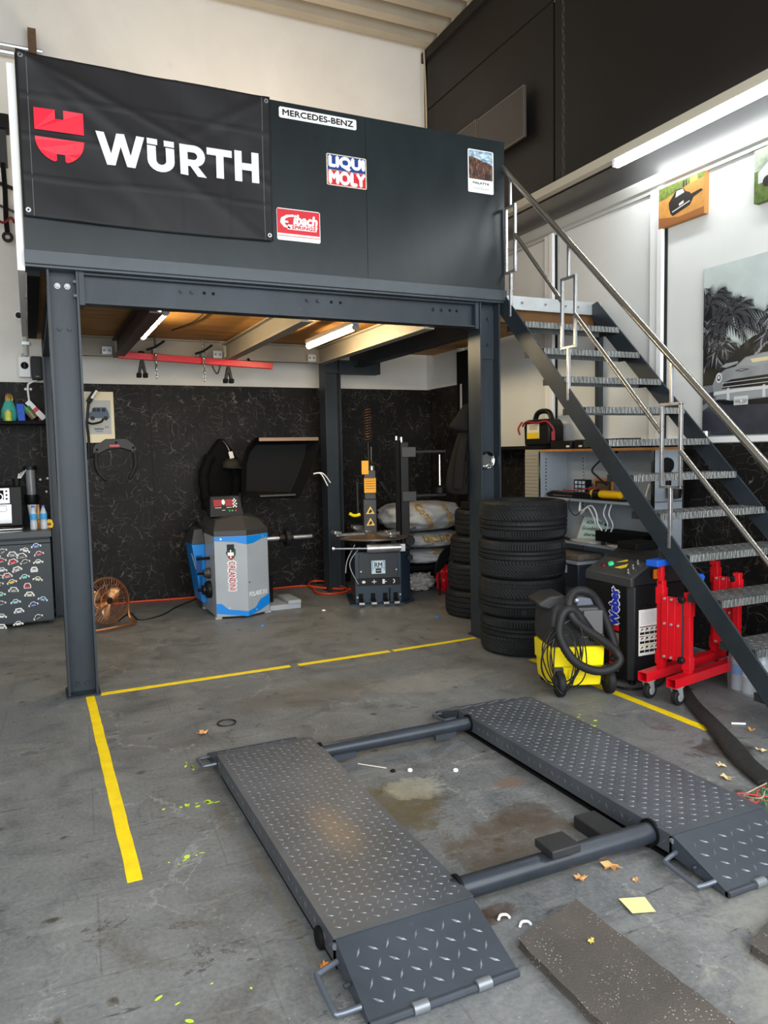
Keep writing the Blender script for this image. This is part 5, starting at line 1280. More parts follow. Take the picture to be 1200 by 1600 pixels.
# things on top of the unit
for y0, y1, h, lb in ((5.14, 5.42, .07, 'black flat device on the shelf unit top nearest the battery booster'), (4.98, 5.10, .075, 'small black box on the shelf unit top left of the stringer'), (4.52, 4.78, .075, 'black device on the shelf unit top right of the stringer')):
    t = thing('electronic_device', lb, 'device', (4.25, (y0 + y1) / 2, 1.501))
    MB().box(4.14, y0, 1.501, 4.33, y1, 1.501 + h).build('case', M_BLACK, t, bevel=.008)
    MB().box(4.1385, y0 + .02, 1.515, 4.14, y0 + .06, 1.53).build('sticker', M_PRINTW, t)
cable('black cable looped over the shelf unit top', [(4.2, 4.42, 1.508), (4.18, 4.55, 1.51), (4.17, 4.80, 1.575), (4.18, 4.87, 1.64), (4.2, 4.90, 1.60), (4.2, 4.93, 1.51), (4.22, 4.965, 1.508)], .007)
# black hanging lamp on the near end panel
t = thing('inspection_lamp', 'black round inspection lamp hanging on the end panel of the shelf unit', 'lamp', (4.22, 4.12, 1.1))
MB().lathe([(0, 0), (.05, 0), (.056, -.012), (.05, -.03), (0, -.032)], (4.205, 4.146, 1.37), 'Y', 22).build('head', M_BLACK, t)
MB().box(4.20, 4.118, 1.19, 4.235, 4.146, 1.36).build('stem', M_BLACK, t, bevel=.008)
MB().lathe([(0, -.05), (.045, -.04), (.05, 0), (.05, .03), (0, .03)], (4.235, 4.09, 1.17), 'Z', 20).build('base', M_BLACK, t)
# upper shelf contents
z = 1.086
t = thing('picture_frame', 'small framed photo standing on the upper shelf of the unit', 'picture frame', (4.3, 4.92, z))
MB().box(4.29, 4.80, z, 4.305, 5.03, z + .165).build('frame', M_WOOD, t, bevel=.003)
MB().box(4.2885, 4.82, z + .02, 4.29, 5.01, z + .145).build('mount', mat('dark_mount', (48, 42, 36), .6), t)
MB().box(4.2875, 4.845, z + .04, 4.2885, 4.985, z + .12).build('picture', mat('sepia_photo', (96, 76, 58), .5, 0, .4, 30), t)
t = thing('bulb_box', 'small box of spare bulbs on the upper shelf beside the framed photo', 'box', (4.28, 5.16, z))
MB().box(4.26, 5.09, z, 4.32, 5.25, z + .15).build('carton', M_BLACK, t)
m = MB()
for j in range(4):
    for i in range(3): m.box(4.2585, 5.105 + i * .048, z + .012 + j * .034, 4.26, 5.105 + i * .048 + .034, z + .012 + j * .034 + .024)
m.build('window_print', mat('bulb_print', (168, 190, 210), .4, 0, .5, 60), t)
t = thing('diagnostic_tool', 'long black hand tool lying on the upper shelf of the unit', 'tool', (4.18, 5.2, z))
MB().prism([(5.44, z), (5.46, z + .03), (5.38, z + .055), (5.15, z + .045), (4.95, z + .06), (4.86, z + .045), (4.86, z)], 'YZ', 4.12, 4.19).build('body', M_BLACK, t, bevel=.008)
MB().box(4.117, 5.10, z + .015, 4.12, 5.35, z + .022).build('trim', M_SILVER, t)
t = thing('cable_drum', 'grey round spool lying on the upper shelf before the framed photo', 'spool', (4.2, 4.90, z))
MB().lathe([(0, 0), (.05, 0), (.05, .012), (.035, .016), (.035, .045), (.05, .05), (.05, .06), (0, .06)], (4.24, 4.93, z), 'Z', 20).build('drum', M_DGREY, t)
t = thing('hand_lamp', 'yellow and black hand lamp lying on the upper shelf behind the stringer', 'lamp', (4.18, 4.68, z))
MB().lathe([(0, 0), (.026, .004), (.03, .03), (.034, .20), (.03, .24), (0, .25)], (4.16, 4.56, z + .046), 'Y', 18).build('grip', mat('lamp_yellow', (244, 190, 14), .4), t)
MB().lathe([(0, 0), (.032, 0), (.038, .03), (.038, .07), (0, .07)], (4.16, 4.79, z + .046), 'Y', 18).build('head', M_BLACK, t)
MB().lathe([(.036, 0), (.04, .0), (.04, .018), (.036, .018)], (4.16, 4.86, z + .046), 'Y', 18, True).build('ring', mat('lamp_yellow', (244, 190, 14), .4), t)
MB().box(4.11, 4.5, z, 4.21, 4.84, z + .012).build('rest', M_BLACK, t)
cable('red cable over the tools on the upper shelf', [(4.12, 5.22, z + .07), (4.11, 5.10, z + .062), (4.11, 4.98, z + .078), (4.14, 4.80, z + .10)], .006, mat('red_lead', (150, 24, 32), .45))
cable('black lead hanging from the stringer side into the upper shelf', [(4.18, 4.62, 1.47), (4.14, 4.74, 1.42), (4.13, 4.86, 1.33), (4.16, 4.83, 1.27), (4.2, 4.76, 1.2)], .008)
for y, x in ((4.955, 4.215), (4.915, 4.215)):
    tag(MB().lathe([(0, 0), (.02, 0), (.024, .012), (.02, .022), (0, .024)], (x - .03, y, z + .078), 'X', 14).build('gauge_cap', M_SILVER), 'round metal gauge on the upper shelf, %s one of two' % ('farther' if y > 4.93 else 'nearer'), 'gauge')
for yy in (4.35, 4.25):
    tag(MB().bar((4.2, yy, z), (4.28, yy + .03, z + .13), .012, .03).build('wall_plug', M_WHITE), 'thin white strip leaning in the upper shelf, %s of the pair' % ('farther' if yy > 4.3 else 'nearer'), 'strip')
# lower shelf contents
z = .726
t = thing('warning_sign', 'pale green sign with handwritten style lettering leaning on the lower shelf', 'sign', (4.24, 5.05, z))
o0 = Vector((4.235, 5.18, z + .005)); rr = Vector((.10, -.36, 0)).normalized(); uu = Vector((.14, .04, .24)).normalized()
nn = rr.cross(uu).normalized()
def P_(x, y, d=0): return o0 + rr * x + uu * y + nn * d
MB().loft([P_(-.005, -.004, -.006), P_(.325, -.004, -.006), P_(.325, .215, -.006), P_(-.005, .215, -.006)], [P_(-.005, -.004, 0), P_(.325, -.004, 0), P_(.325, .215, 0), P_(-.005, .215, 0)]).build('board', mat('dull_rim', (170, 150, 146), .6), t)
MB().rect(o0, rr, uu, .003, .005, .318, .207, .001).build('sign_face', mat('mint_paper', (176, 206, 206), .6), t, smooth=False)
m = MB(); m.text('ACHTUNG', o0, rr, uu, .045, .145, .21, .175, .002, .001).text('Grundstück wird', o0, rr, uu, .02, .085, .29, .12, .002, .001).text('überwacht!', o0, rr, uu, .06, .03, .25, .06, .002, .001)
m.build('lettering', M_PRINTB, t, smooth=False)
MB().box(0, 0, 0, .001, .001, .001)
MB().rect(o0, rr, uu, .225, .135, .30, .195, .002).build('pictogram', M_PRINTB, t, smooth=False)
t = thing('recorder_box', 'flat black electronic box lying on the lower shelf over papers', 'device', (4.2, 4.5, z))
MB().box(4.11, 4.28, z + .03, 4.33, 4.80, z + .115).build('case', M_BLACK2, t, bevel=.004)
for y in (4.33, 4.74): MB().cyl((4.14, y, z), (4.14, y, z + .03), .015, .015, 10).build('foot', M_BLACK, t)
for k, (y0, y1, x0) in enumerate(((4.82, 5.06, 4.10), (4.36, 4.58, 4.075))):
    m = MB()
    for q in range(4): m.box(x0 - .004 * q, y0 + .012 * q, z + .004 * q + .001, x0 + .14, y1 + .01 * q, z + .004 * q + .0035)
    tag(m.build('paper_pile', M_PRINTW), ('white papers lying left of the flat black box on the lower shelf', 'white papers under the right end of the flat black box on the lower shelf')[k], 'papers')
tag(MB().box(4.13, 4.62, z + .0005, 4.25, 4.70, z + .02).build('brown_envelope', mat('brown_card', (120, 90, 60), .8)), 'brown envelope between the papers on the lower shelf', 'envelope')
cable('tangle of black adapter cables at the left end of the lower shelf', [(4.12, 5.44, z + .01), (4.16, 5.30, z + .05), (4.12, 5.22, z + .02), (4.2, 5.36, z + .045), (4.11, 5.38, z + .03), (4.13, 5.20, z + .015), (4.1, 5.10, z + .012)], .012)
for k, pts in enumerate(([(4.14, 5.02, 1.06), (4.12, 5.0, .98), (4.13, 4.88, 1.035), (4.12, 4.80, .98), (4.12, 4.78, .90), (4.13, 4.74, .84)], [(4.16, 5.04, 1.06), (4.15, 5.02, .96), (4.14, 4.93, 1.02), (4.14, 4.86, .95), (4.15, 4.84, .88)])):
    cable(('white cable hanging in a bow under the upper shelf, the wider bow', 'white cable hanging in a bow under the upper shelf, the narrower bow')[k], pts, .006, M_WHITE)
for k, y in enumerate((4.68, 4.62)):
    cable(('clear hose hanging from the upper shelf, nearer the white bows', 'clear hose hanging from the upper shelf, beside the stringer')[k], [(4.12, y, 1.06), (4.11, y + .02, .98), (4.12, y - .015, .90), (4.12, y + .01, .84)], .006, mat('clear_tube', (196, 198, 200), .2))
cable('thin black lead drooping in front of the upper shelf edge', [(4.09, 5.10, 1.08), (4.075, 5.08, 1.0), (4.075, 5.0, .95), (4.12, 4.98, .99)], .004)
t = thing('storage_box', 'blue black storage box with grey lid on the bottom shelf behind the service machine', 'box', (4.2, 5.2, .351))
MB().box(4.02, 4.9, .352, 4.33, 5.42, .55).build('box', mat('box_blue', (36, 42, 52), .5), t, bevel=.01)
MB().box(4.005, 4.89, .55, 4.335, 5.43, .575).build('lid', M_GREYC, t, bevel=.004)
MB().box(4.016, 5.04, .47, 4.02, 5.16, .535).build('sticker', mat('pale_sticker', (170, 192, 214), .5), t)
tag(MB().box(4.04, 4.92, .576, 4.3, 5.36, .63).build('folded_cloth', mat('grey_rags', (110, 100, 92), .9, 0, .4, 20), bevel=.015), 'folded grey rags on the lid of the storage box', 'cloth')

# ================================================================== air conditioning service machine
sv = thing('service_machine', 'tall black service machine with sloped control panel and blue lettering', 'service machine', (3.56, 3.78, 0))
WX0, WX1, WY0, WY1 = 3.34, 3.80, 3.57, 3.985
MB().prism([(WX0, WY0 + .035), (WX0 + .035, WY0), (WX1, WY0), (WX1, WY1), (WX0, WY1)], 'XY', .035, .635).build('housing', M_BLACK, sv, bevel=.006)
MB().prism([(WX0, .635), (WX0 + .035, .70), (3.60, .825), (WX1, .825), (WX1, .635)], 'XZ', WY0 + .012, WY1 - .002).build('hood', mat('hood_black', (30, 31, 33), .4), sv, bevel=.006)
MB().prism([(WX0 - .006, .635), (WX0 - .006, .69), (WX0 + .006, .70), (3.50, .775), (3.50, .760), (WX0 + .02, .685), (WX0 + .02, .635)], 'XZ', WY0 - .006, WY1 + .004).build('control_panel', mat('panel_grey', (56, 57, 58), .5), sv, bevel=.004)
MB().box(3.60, 3.80, .82, 3.80, 3.985, .87).build('rear_hood', M_BLACK2, sv, bevel=.01)
po = Vector((WX0 + .006, WY1, .70)); pr_ = Vector((0, -1, 0)); pu = Vector((.16, 0, .075)).normalized() ; pn = pr_.cross(pu)
def knob(a, b_, name, mm, r, h): 
    c = po + pr_ * a + pu * b_
    return MB().cyl(c, c + pn * h, r, r * .85, 16).build(name, mm, sv)
knob(.10, .06, 'red_button', mat('button_dark_red', (110, 20, 24), .4), .016, .014)
knob(.14, .09, 'green_button', mat('button_green', (60, 210, 130), .4, emit=.15), .02, .016)
MB().face(po, pr_, pu, [(.16, .12), (.215, .17), (.235, .15), (.18, .125)], .003).build('warning_triangle', mat('panel_yellow', (232, 200, 40), .5), sv, smooth=False)
MB().face(po, pr_, pu, [(.20, .06), (.265, .125), (.285, .085), (.26, .06)], .003).build('warning_triangle', mat('panel_yellow', (232, 200, 40), .5), sv, smooth=False)
for a, b_ in ((.355, .03), (.345, .085), (.335, .14)):
    c = po + pr_ * a + pu * b_
    MB().lathe([(0, 0), (.012, 0), (.012, .012), (.008, .014), (.008, .03), (0, .032)], c, 'Z', 12).build('valve', M_CHROME, sv)
# logo up the left flank
LO = (WX0, WY1, 0); LR = (0, 0, 1); LU = (0, 1, 0)
O = Vector((WX0, 0, 0)); rU = Vector((0, 0, 1)); uU = Vector((0, 1, 0))
MB().text('Weber', O, rU, uU, .365, 3.672, .614, 3.760, .002, .010).build('lettering_outline', M_WHITE, sv, smooth=False)
MB().text('Weber', O, rU, uU, .37, 3.678, .607, 3.752, .0035, .006).build('lettering', mat('logo_blue', (40, 52, 178), .4), sv, smooth=False)
m = MB(); Fy = Vector((WX0, 3.76, 0)); fr = Vector((0, -1, 0)); fu = Vector((0, 0, 1))
m.mat(0).rect(Fy, fr, fu, .0, .075, .045, .325, .002).rect(Fy, fr, fu, .0, .338, .088, .372, .002).mat(1).rect(Fy, fr, fu, .045, .075, .088, .325, .002).mat(2)
m.rect(Fy, fr, fu, .055, .16, .062, .255, .003)
m.build('logo_bar', [mat('logo_red', (206, 24, 40), .4), mat('logo_silver', (150, 150, 156), .3, .5), mat('logo_violet', (90, 80, 120), .5)], sv, smooth=False)
# quick reference sheet on the front
O = Vector((0, WY0, 0))
sh = MB().box(3.405, WY0 - .003, .192, 3.578, WY0, .485).build('reference_sheet', M_PRINTW, sv)
O = Vector((0, WY0 - .003, 0)); m = MB().mat(0)
random.seed(5)
for k in range(7): m.rect(O, XR, ZU, 3.42, .462 - k * .011, 3.42 + random.uniform(.08, .145), .4635 - k * .011)
m.mat(1).rect(O, XR, ZU, 3.41, .372, 3.572, .378).rect(O, XR, ZU, 3.41, .312, 3.445, .318).mat(2).rect(O, XR, ZU, 3.445, .312, 3.572, .318).rect(O, XR, ZU, 3.41, .255, 3.572, .261).mat(3)
for r_ in range(3):
    for c in range(4):
        x = 3.413 + c * .0405; z_ = .332 - r_ * .0575
        m.rect(O, XR, ZU, x, z_ - .006, x + .036, z_ + .010)
        m.face(O, XR, ZU, [(x + .004, z_ + .018), (x + .012, z_ + .03 + .006 * (c % 2)), (x + .03, z_ + .033), (x + .022, z_ + .022), (x + .012, z_ + .024), (x + .010, z_ + .017)])
m.build('sheet_print', [mat('grey_ink', (160, 160, 160), .7), mat('maroon_ink', (130, 24, 44), .6), mat('yellow_ink', (216, 200, 90), .6), M_PRINTB], sh, smooth=False)
MB().box(3.44, WY0 - .012, .487, 3.53, WY0, .505).build('holder', M_BLACK, sv, bevel=.003)
sw = MB().box(3.515, WY0 - .02, .675, 3.575, WY0 - .002, .735).build('emergency_switch', mat('switch_orange', (232, 120, 20), .4), sv, bevel=.004)
MB().lathe([(0, 0), (.024, 0), (.026, -.012), (.02, -.024), (0, -.026)], (3.56, WY0 - .02, .705), 'Y', 16).build('switch_knob', M_RED, sw)
for x, y in ((3.40, 3.62), (3.75, 3.62), (3.40, 3.94), (3.75, 3.94)): MB().cyl((x, y, 0), (x, y, .036), .022, .022, 12).build('foot', M_BLACK2, sv)
cable('black mains cable along the floor in front of the service machine', [(3.64, 3.50, .25), (3.60, 3.49, .12), (3.52, 3.49, .02), (3.42, 3.50, .012), (3.30, 3.52, .009), (3.26, 3.60, .009)], .007)

# ================================================================== red bumper stand on castors
rs = thing('bumper_stand', 'red folding stand with blue pads and accordion struts rolled under the stairs', 'stand', (3.28, 3.18, 0))
BE = {3.36: (3.265, 4.13), 3.18: (3.28, 4.10)}
def ctube(m, x0, x1, y, z0, w, h, th=.006):
    for a, b_, c, d in ((y - w / 2, z0, y + w / 2, z0 + th), (y - w / 2, z0 + h - th, y + w / 2, z0 + h), (y - w / 2, z0 + th, y - w / 2 + th, z0 + h - th), (y + w / 2 - th, z0 + th, y + w / 2, z0 + h - th)):
        m.box(x0, a, b_, x1, c, d)
    return m
def sqtube(name, x0, x1, y, z0, w, h, parent):
    o = [(y - w / 2, z0), (y + w / 2, z0), (y + w / 2, z0 + h), (y - w / 2, z0 + h)]; i = [(y - w / 2 + .005, z0 + .005), (y + w / 2 - .005, z0 + .005), (y + w / 2 - .005, z0 + h - .005), (y - w / 2 + .005, z0 + h - .005)]
    vs = [(x, *p) for x in (x0, x1) for p in o] + [(x, *p) for x in (x0, x1) for p in i]; fs = []
    for k in range(4):
        j = (k + 1) % 4
        fs += [(k, j, 4 + j, 4 + k), (8 + k, 12 + k, 12 + j, 8 + j), (k, 8 + k, 8 + j, j), (4 + k, 4 + j, 12 + j, 12 + k)]
    return MB().add(vs, fs).build(name, M_RED, parent)
for y, (xa, xb) in BE.items():
    bm_ = sqtube('base_beam', xa, xb, y, .115, .062, .055, rs)
    for x in (xa + .05, xb - .05):
        cs = MB().box(x - .035, y - .03, .108, x + .035, y + .03, .115).build('caster', M_GALV, rs)
        MB().prism([(x - .02, .108), (x + .028, .108), (x + .035, .05), (x + .012, .05)], 'XZ', y - .026, y - .021).build('fork', M_GALV, cs)
        MB().prism([(x - .02, .108), (x + .028, .108), (x + .035, .05), (x + .012, .05)], 'XZ', y + .021, y + .026).build('fork', M_GALV, cs)
        MB().lathe([(0, -.018), (.03, -.018), (.046, -.017), (.05, -.012), (.05, .012), (.046, .017), (.03, .018), (0, .018)], (x + .022, y, .05), 'Y', 24).build('wheel', M_RUBBER, cs)
        MB().lathe([(0, -.0205), (.012, -.0205), (.027, -.0185), (.027, .0185), (.012, .0205), (0, .0205)], (x + .022, y, .05), 'Y', 20).build('hub', M_GALV, cs)
for gx0, zt_ in ((3.45, .70), (4.01, .76)):
    gx = gx0
    for y, dz in ((3.36, 0), (3.18, -.05)):
        gx = gx0 if gx0 < 3.6 else (4.04 if y > 3.3 else 3.98)
        p = MB().box(gx - .02, y - .02, .17, gx + .02, y + .02, zt_ + dz).build('post', M_RED, rs, bevel=.002)
        MB().box(gx - .025, y - .026, .19, gx + .025, y + .026, .27).build('post_sleeve', M_RED, p, bevel=.002)
        MB().box(gx - .025, y - .026, zt_ + dz - .14, gx + .025, y + .026, zt_ + dz - .04).build('post_sleeve', M_RED, p, bevel=.002)
    gx = gx0
    for k in range(3):
        yy = 3.317 - k * .046
        s_ = MB().box(gx - .034 + k * .003, yy - .0225, .235, gx - .027 + k * .003, yy + .0225, zt_ - .085).build('accordion_plate', M_RED, rs, bevel=.002)
        for z_ in (.25, .45, zt_ - .10): MB().cyl((gx - .034, yy, z_), (gx - .042, yy, z_), .008, .007, 10).build('rivet', M_GALV, s_)
    MB().box(gx - .03, 3.195, .26, gx - .022, 3.204, .60).build('slotted_bar', M_DGREY, rs)
    for z_ in (.25, zt_ - .09): MB().lathe([(0, 0), (.02, 0), (.022, -.02), (.016, -.03), (0, -.032)], (gx - .03, 3.20, z_), 'X', 14).build('star_knob', M_BLACK, rs)
    arm = MB().box(gx - .02, 3.347, zt_ - .02, gx + .01, 3.374, zt_ + .09).build('upper_arm', M_RED, rs, bevel=.002)
    if gx < 3.6:
        MB().box(3.36, 3.33, .792, 3.52, 3.41, .83).build('pad', mat('blue_pad', (16, 84, 190), .6), rs, bevel=.004)
        MB().prism([(3.44, .70), (3.55, .70), (3.57, .735), (3.545, .755), (3.45, .75)], 'XZ', 3.15, 3.22).build('pad', mat('blue_pad', (16, 84, 190), .6), rs, bevel=.004)

rs.rotation_euler = (0, 0, math.radians(11))

# ================================================================== vacuum cleaner
vc = thing('vacuum_cleaner', 'yellow and black wet vacuum cleaner wrapped in its hose and cable', 'vacuum cleaner', (3.0, 3.76, 0))
tub = [(2.835, 3.605), (3.145, 3.60), (3.165, 3.66), (3.16, 3.90), (3.12, 3.95), (2.86, 3.95), (2.815, 3.90), (2.815, 3.66)]
tc_ = (2.99, 3.78)
def sc_(P, k, z): return [(tc_[0] + (x - tc_[0]) * k, tc_[1] + (y - tc_[1]) * k, z) for x, y in P]
m = MB(); vs = sc_(tub, .93, .05) + sc_(tub, .96, .09) + sc_(tub, .985, .17) + sc_(tub, 1.03, .175) + sc_(tub, 1.05, .29) + sc_(tub, 1.0, .295)
fs = [tuple(range(8)), tuple(40 + i for i in range(8))]
for r_ in range(5): fs += [(r_ * 8 + i, r_ * 8 + (i + 1) % 8, (r_ + 1) * 8 + (i + 1) % 8, (r_ + 1) * 8 + i) for i in range(8)]
m.add(vs, fs).build('tub', M_YEL, vc, bevel=.008)
MB().box(2.93, 3.592, .10, 3.04, 3.606, .15).build('tub_step', M_YEL, vc, bevel=.003)
M_VG = mat('vacuum_grey', (44, 44, 45), .5); M_VL = mat('vacuum_light_grey', (88, 88, 88), .55)
m = MB(); vs = sc_(tub, 1.0, .295) + sc_(tub, 1.04, .33) + sc_(tub, 1.02, .46) + sc_(tub, .90, .53) + sc_(tub, .70, .555)
fs = [tuple(range(8)), tuple(32 + i for i in range(8))]
for r_ in range(4): fs += [(r_ * 8 + i, r_ * 8 + (i + 1) % 8, (r_ + 1) * 8 + (i + 1) % 8, (r_ + 1) * 8 + i) for i in range(8)]
m.add(vs, fs).build('motor_head', M_VG, vc, bevel=.012)
MB().prism([(2.76, .56), (2.84, .60), (2.93, .605), (2.95, .555), (2.88, .50), (2.77, .535)], 'XZ', 3.66, 3.90).build('head_handle', M_VG, vc, bevel=.012)
MB().box(3.02, 3.578, .37, 3.14, 3.60, .52).build('head_panel', M_VL, vc, bevel=.006)
MB().box(3.0, 3.585, .35, 3.15, 3.60, .365).build('latch', M_VL, vc, bevel=.003)
MB().prism([(2.99, .54), (3.10, .545), (3.08, .59), (3.0, .60)], 'XZ', 3.62, 3.8).build('switch_cover', mat('vacuum_blue_grey', (92, 94, 108), .35), vc, bevel=.008)
MB().cyl((2.985, 3.62, .575), (2.985, 3.60, .585), .012, .010, 12).build('switch', M_GREYL, vc)
for x, y, tx in ((2.868, 3.575, .0), (3.185, 3.60, .02)):
    w_ = MB().lathe([(0, -.026), (.05, -.026), (.072, -.022), (.078, -.014), (.078, .014), (.072, .022), (.05, .026), (0, .026)], (x, y, .078), 'X', 28).build('wheel', M_RUBBER, vc)
    MB().box(x - .03, y + .01, .07, x + .03, y + .06, .17).build('wheel_arch', M_DGREY, vc, bevel=.006)
for x, y in ((2.87, 3.92), (3.12, 3.92)): MB().lathe([(0, -.015), (.03, -.015), (.032, 0), (.03, .015), (0, .015)], (x, y, .033), 'X', 16).build('rear_castor', M_RUBBER, vc)
hp = spline([(3.115, 3.66, .34), (3.02, 3.56, .44), (2.95, 3.54, .53), (2.88, 3.52, .535), (2.845, 3.51, .45), (2.855, 3.50, .36), (2.93, 3.49, .24), (3.05, 3.50, .175), (3.16, 3.51, .175), (3.225, 3.53, .22), (3.20, 3.55, .28), (3.10, 3.54, .36), (3.0, 3.53, .43), (2.93, 3.53, .50), (2.92, 3.56, .58), (2.97, 3.60, .635), (3.05, 3.62, .63), (3.12, 3.64, .57), (3.19, 3.64, .42), (3.235, 3.62, .26), (3.21, 3.60, .2)], 14)
rad = [.0255 + (.0022 if i % 2 else 0) for i in range(len(hp))]
M_HOSE = mat('hose_black', (28, 28, 29), .6)
MB().tube(hp, rad, 12).build('suction_hose', M_HOSE, vc, ang=60)
MB().tube([(3.0, 3.565, .475), (3.05, 3.575, .41), (3.09, 3.60, .35)], [.028, .026, .034], 12).build('hose_coupling', M_BLACK, vc)
random.seed(11)
for k in range(7):
    cx_, cz_ = 2.875 + random.uniform(-.03, .04), .27 + random.uniform(-.05, .01); rx_, rz_ = random.uniform(.08, .125), random.uniform(.17, .225); y_ = 3.545 - k * .0075
    MB().tube([(cx_ + rx_ * math.cos(a) + .02 * math.sin(2 * a + k), y_ + .012 * math.sin(a * 2 + k), max(.012, cz_ + rz_ * math.sin(a))) for a in [j * math.pi / 22 for j in range(44)]], .0042, 6, True).build('cable_coil', M_CORD, vc)

vc.location = (3.035, 3.77, 0); vc.rotation_euler = (0, 0, math.radians(-20))
# ================================================================== water bottles
M_PET = mat('clear_bottle', (205, 216, 226), .12, 0, 0, 6, 0, 40, spec=.8, alpha=.62)
M_FILM = mat('shrink_film', (222, 226, 230), .18, 0, 0, 6, .5, 26, spec=.8, alpha=.30)
M_CAP = mat('blue_cap', (70, 110, 196), .4); M_LAB = mat('blue_label', (60, 150, 214), .45)
PB_ = [(0, 0), (.032, 0), (.038, .006), (.039, .06), (.036, .075), (.039, .09), (.039, .19), (.034, .225), (.020, .262), (.0145, .275), (.0145, .285), (0, .285)]
wp = thing('water_pack', 'shrink wrapped pack of clear water bottles with blue caps under the stairs', 'water pack', (3.98, 3.2, 0))
for i in range(2):
    for j in range(3):
        x, y = 3.880 + i * .084, 3.060 + j * .083
        b = MB().lathe(PB_, (x, y, .002), 'Z', 20).build('bottle', M_PET, wp)
        MB().lathe([(0, 0), (.0165, 0), (.0165, .02), (.014, .022), (0, .022)], (x, y, .281), 'Z', 16).build('cap', M_CAP, b)
        MB().lathe([(.0395, 0), (.0398, .002), (.0398, .06), (.0395, .062)], (x, y, .105), 'Z', 20).build('label', M_LAB if (i + j) % 2 == 0 else mat('white_label', (222, 226, 230), .5), b)
fl = []
for z_, k in ((.001, 1.0), (.10, 1.04), (.2, 1.03), (.25, .97), (.275, .80)):
    fl.append([(3.922 + (x - 3.987) * k, 3.143 + (y - 3.199) * k * .97, z_) for x, y in [(3.90, 3.08), (3.945, 3.07), (4.03, 3.07), (4.075, 3.08), (4.08, 3.2), (4.075, 3.32), (4.03, 3.33), (3.945, 3.33), (3.90, 3.32), (3.895, 3.2)]])
vs = [p for r_ in fl for p in r_]
MB().add(vs, [(r_ * 10 + i, r_ * 10 + (i + 1) % 10, (r_ + 1) * 10 + (i + 1) % 10, (r_ + 1) * 10 + i) for r_ in range(4) for i in range(10)]).build('wrap', M_FILM, wp, ang=180)
# ================================================================== right wall: lamp, pictures, dark panels
t = thing('wall_lamp', 'long hanging strip lamp with bright tube along the right wall', 'light', (4.23, 4.5, 3.72))
MB().prism([(4.195, 3.720), (4.265, 3.720), (4.275, 3.783), (4.185, 3.783)], 'XZ', -1.0, 6.9).build('housing', mat('lamp_rail', (196, 188, 168), .5), t)
MB().cyl((4.225, 4.69, 3.686), (4.225, -.6, 3.686), .029, .029, 16).build('tube', mat('cool_tube_glow', (244, 250, 255), .4, emit=30), t)
for y in (4.69, 1.8): MB().box(4.20, y, 3.67, 4.25, y + .03, 3.72).build('lamp_holder', M_WHITE, t)
for cyy in (5.35, 1.2):
    m = MB()
    for k in range(42):
        z_ = 3.80 + k * .058; a = k % 2
        m.tube([(4.23 + (.012 * math.cos(q) if a else 0), cyy + (0 if a else .012 * math.cos(q)), z_ + .034 * math.sin(q)) for q in [j * math.pi / 4 for j in range(8)]], .004, 4, True)
    m.build('chain', mat('dark_chain', (70, 64, 58), .5, .5), t)
for y0, y1, z0, z1, lb in ((6.08, 6.875, 4.435, 4.885, 'flat dark heating panel high on the cladding, the nearer and fully visible one'), (6.91, 7.70, 4.435, 4.90, 'flat dark heating panel high on the cladding, mostly hidden behind the loft front')):
    t = thing('heating_panel', lb, 'heating panel', (4.36, (y0 + y1) / 2, z0))
    MB().box(4.345, y0, z0, 4.365, y1, z1).build('panel', mat('panel_brown', (46, 42, 39), .45), t)
    m = MB()
    MB().box(4.342, y0 - .008, z0 - .008, 4.37, y0, z1 + .008).box(4.342, y1, z0 - .008, 4.37, y1 + .008, z1 + .008).box(4.342, y0, z1, 4.37, y1, z1 + .008).box(4.342, y0, z0 - .008, 4.37, y1, z0).build('frame', mat('panel_rim', (112, 104, 96), .4, .5), t)
    for y in (y0 + .15, y1 - .15): MB().box(4.37, y, z0 + .2, 4.44, y + .03, z0 + .26).build('wall_bracket', M_BLACK2, t)
# prints: frame o + x*r + y*u on the wall, x runs towards the viewer
WR = Vector((0, -1, 0))
t = thing('canvas_picture', 'canvas picture of a black saloon car on orange ground high on the right wall', 'picture', (4.45, 4.24, 3.15))
MB().box(4.425, 4.03, 3.152, 4.4695, 4.46, 3.445).build('canvas', mat('canvas_edge', (170, 120, 60), .7), t)
O = Vector((4.425, 4.46, 3.152)); m = MB()
m.mat(0).rect(O, WR, ZU, 0, 0, .43, .293)
m.mat(1).face(O, WR, ZU, [(0, .20), (.0, .293), (.43, .293), (.43, .255), (.30, .25), (.20, .235), (.08, .205)], .0015)
m.mat(2).face(O, WR, ZU, [(0, 0), (.43, 0), (.43, .05), (.2, .04), (0, .08)], .0015)
m.mat(3).face(O, WR, ZU, [(.12, .08), (.14, .06), (.30, .095), (.335, .14), (.30, .185), (.26, .205), (.235, .235), (.17, .24), (.145, .21), (.10, .165), (.105, .12)], .002)
m.mat(4).face(O, WR, ZU, [(.165, .185), (.25, .20), (.235, .228), (.175, .23)], .003).face(O, WR, ZU, [(.135, .085), (.30, .12), (.30, .128), (.135, .094)], .003).face(O, WR, ZU, [(.20, .115), (.245, .125), (.243, .145), (.20, .133)], .003)
m.mat(3).face(O, WR, ZU, [(.33, .14), (.42, .165), (.40, .18), (.31, .17)], .0018).rect(O, WR, ZU, .235, .235, .25, .283, .002).rect(O, WR, ZU, .26, .24, .272, .28, .002)
m.mat(5).rect(O, WR, ZU, .30, .25, .37, .288, .002)
m.build('print', [mat('print_orange', (196, 138, 66), .6, 0, .2, 14), mat('print_green', (104, 120, 48), .6, 0, .5, 40), mat('print_rust', (150, 92, 48), .6), mat('print_dark', (34, 30, 28), .5), mat('print_pale', (206, 204, 196), .5), mat('print_gold', (216, 180, 90), .6)], t, smooth=False)
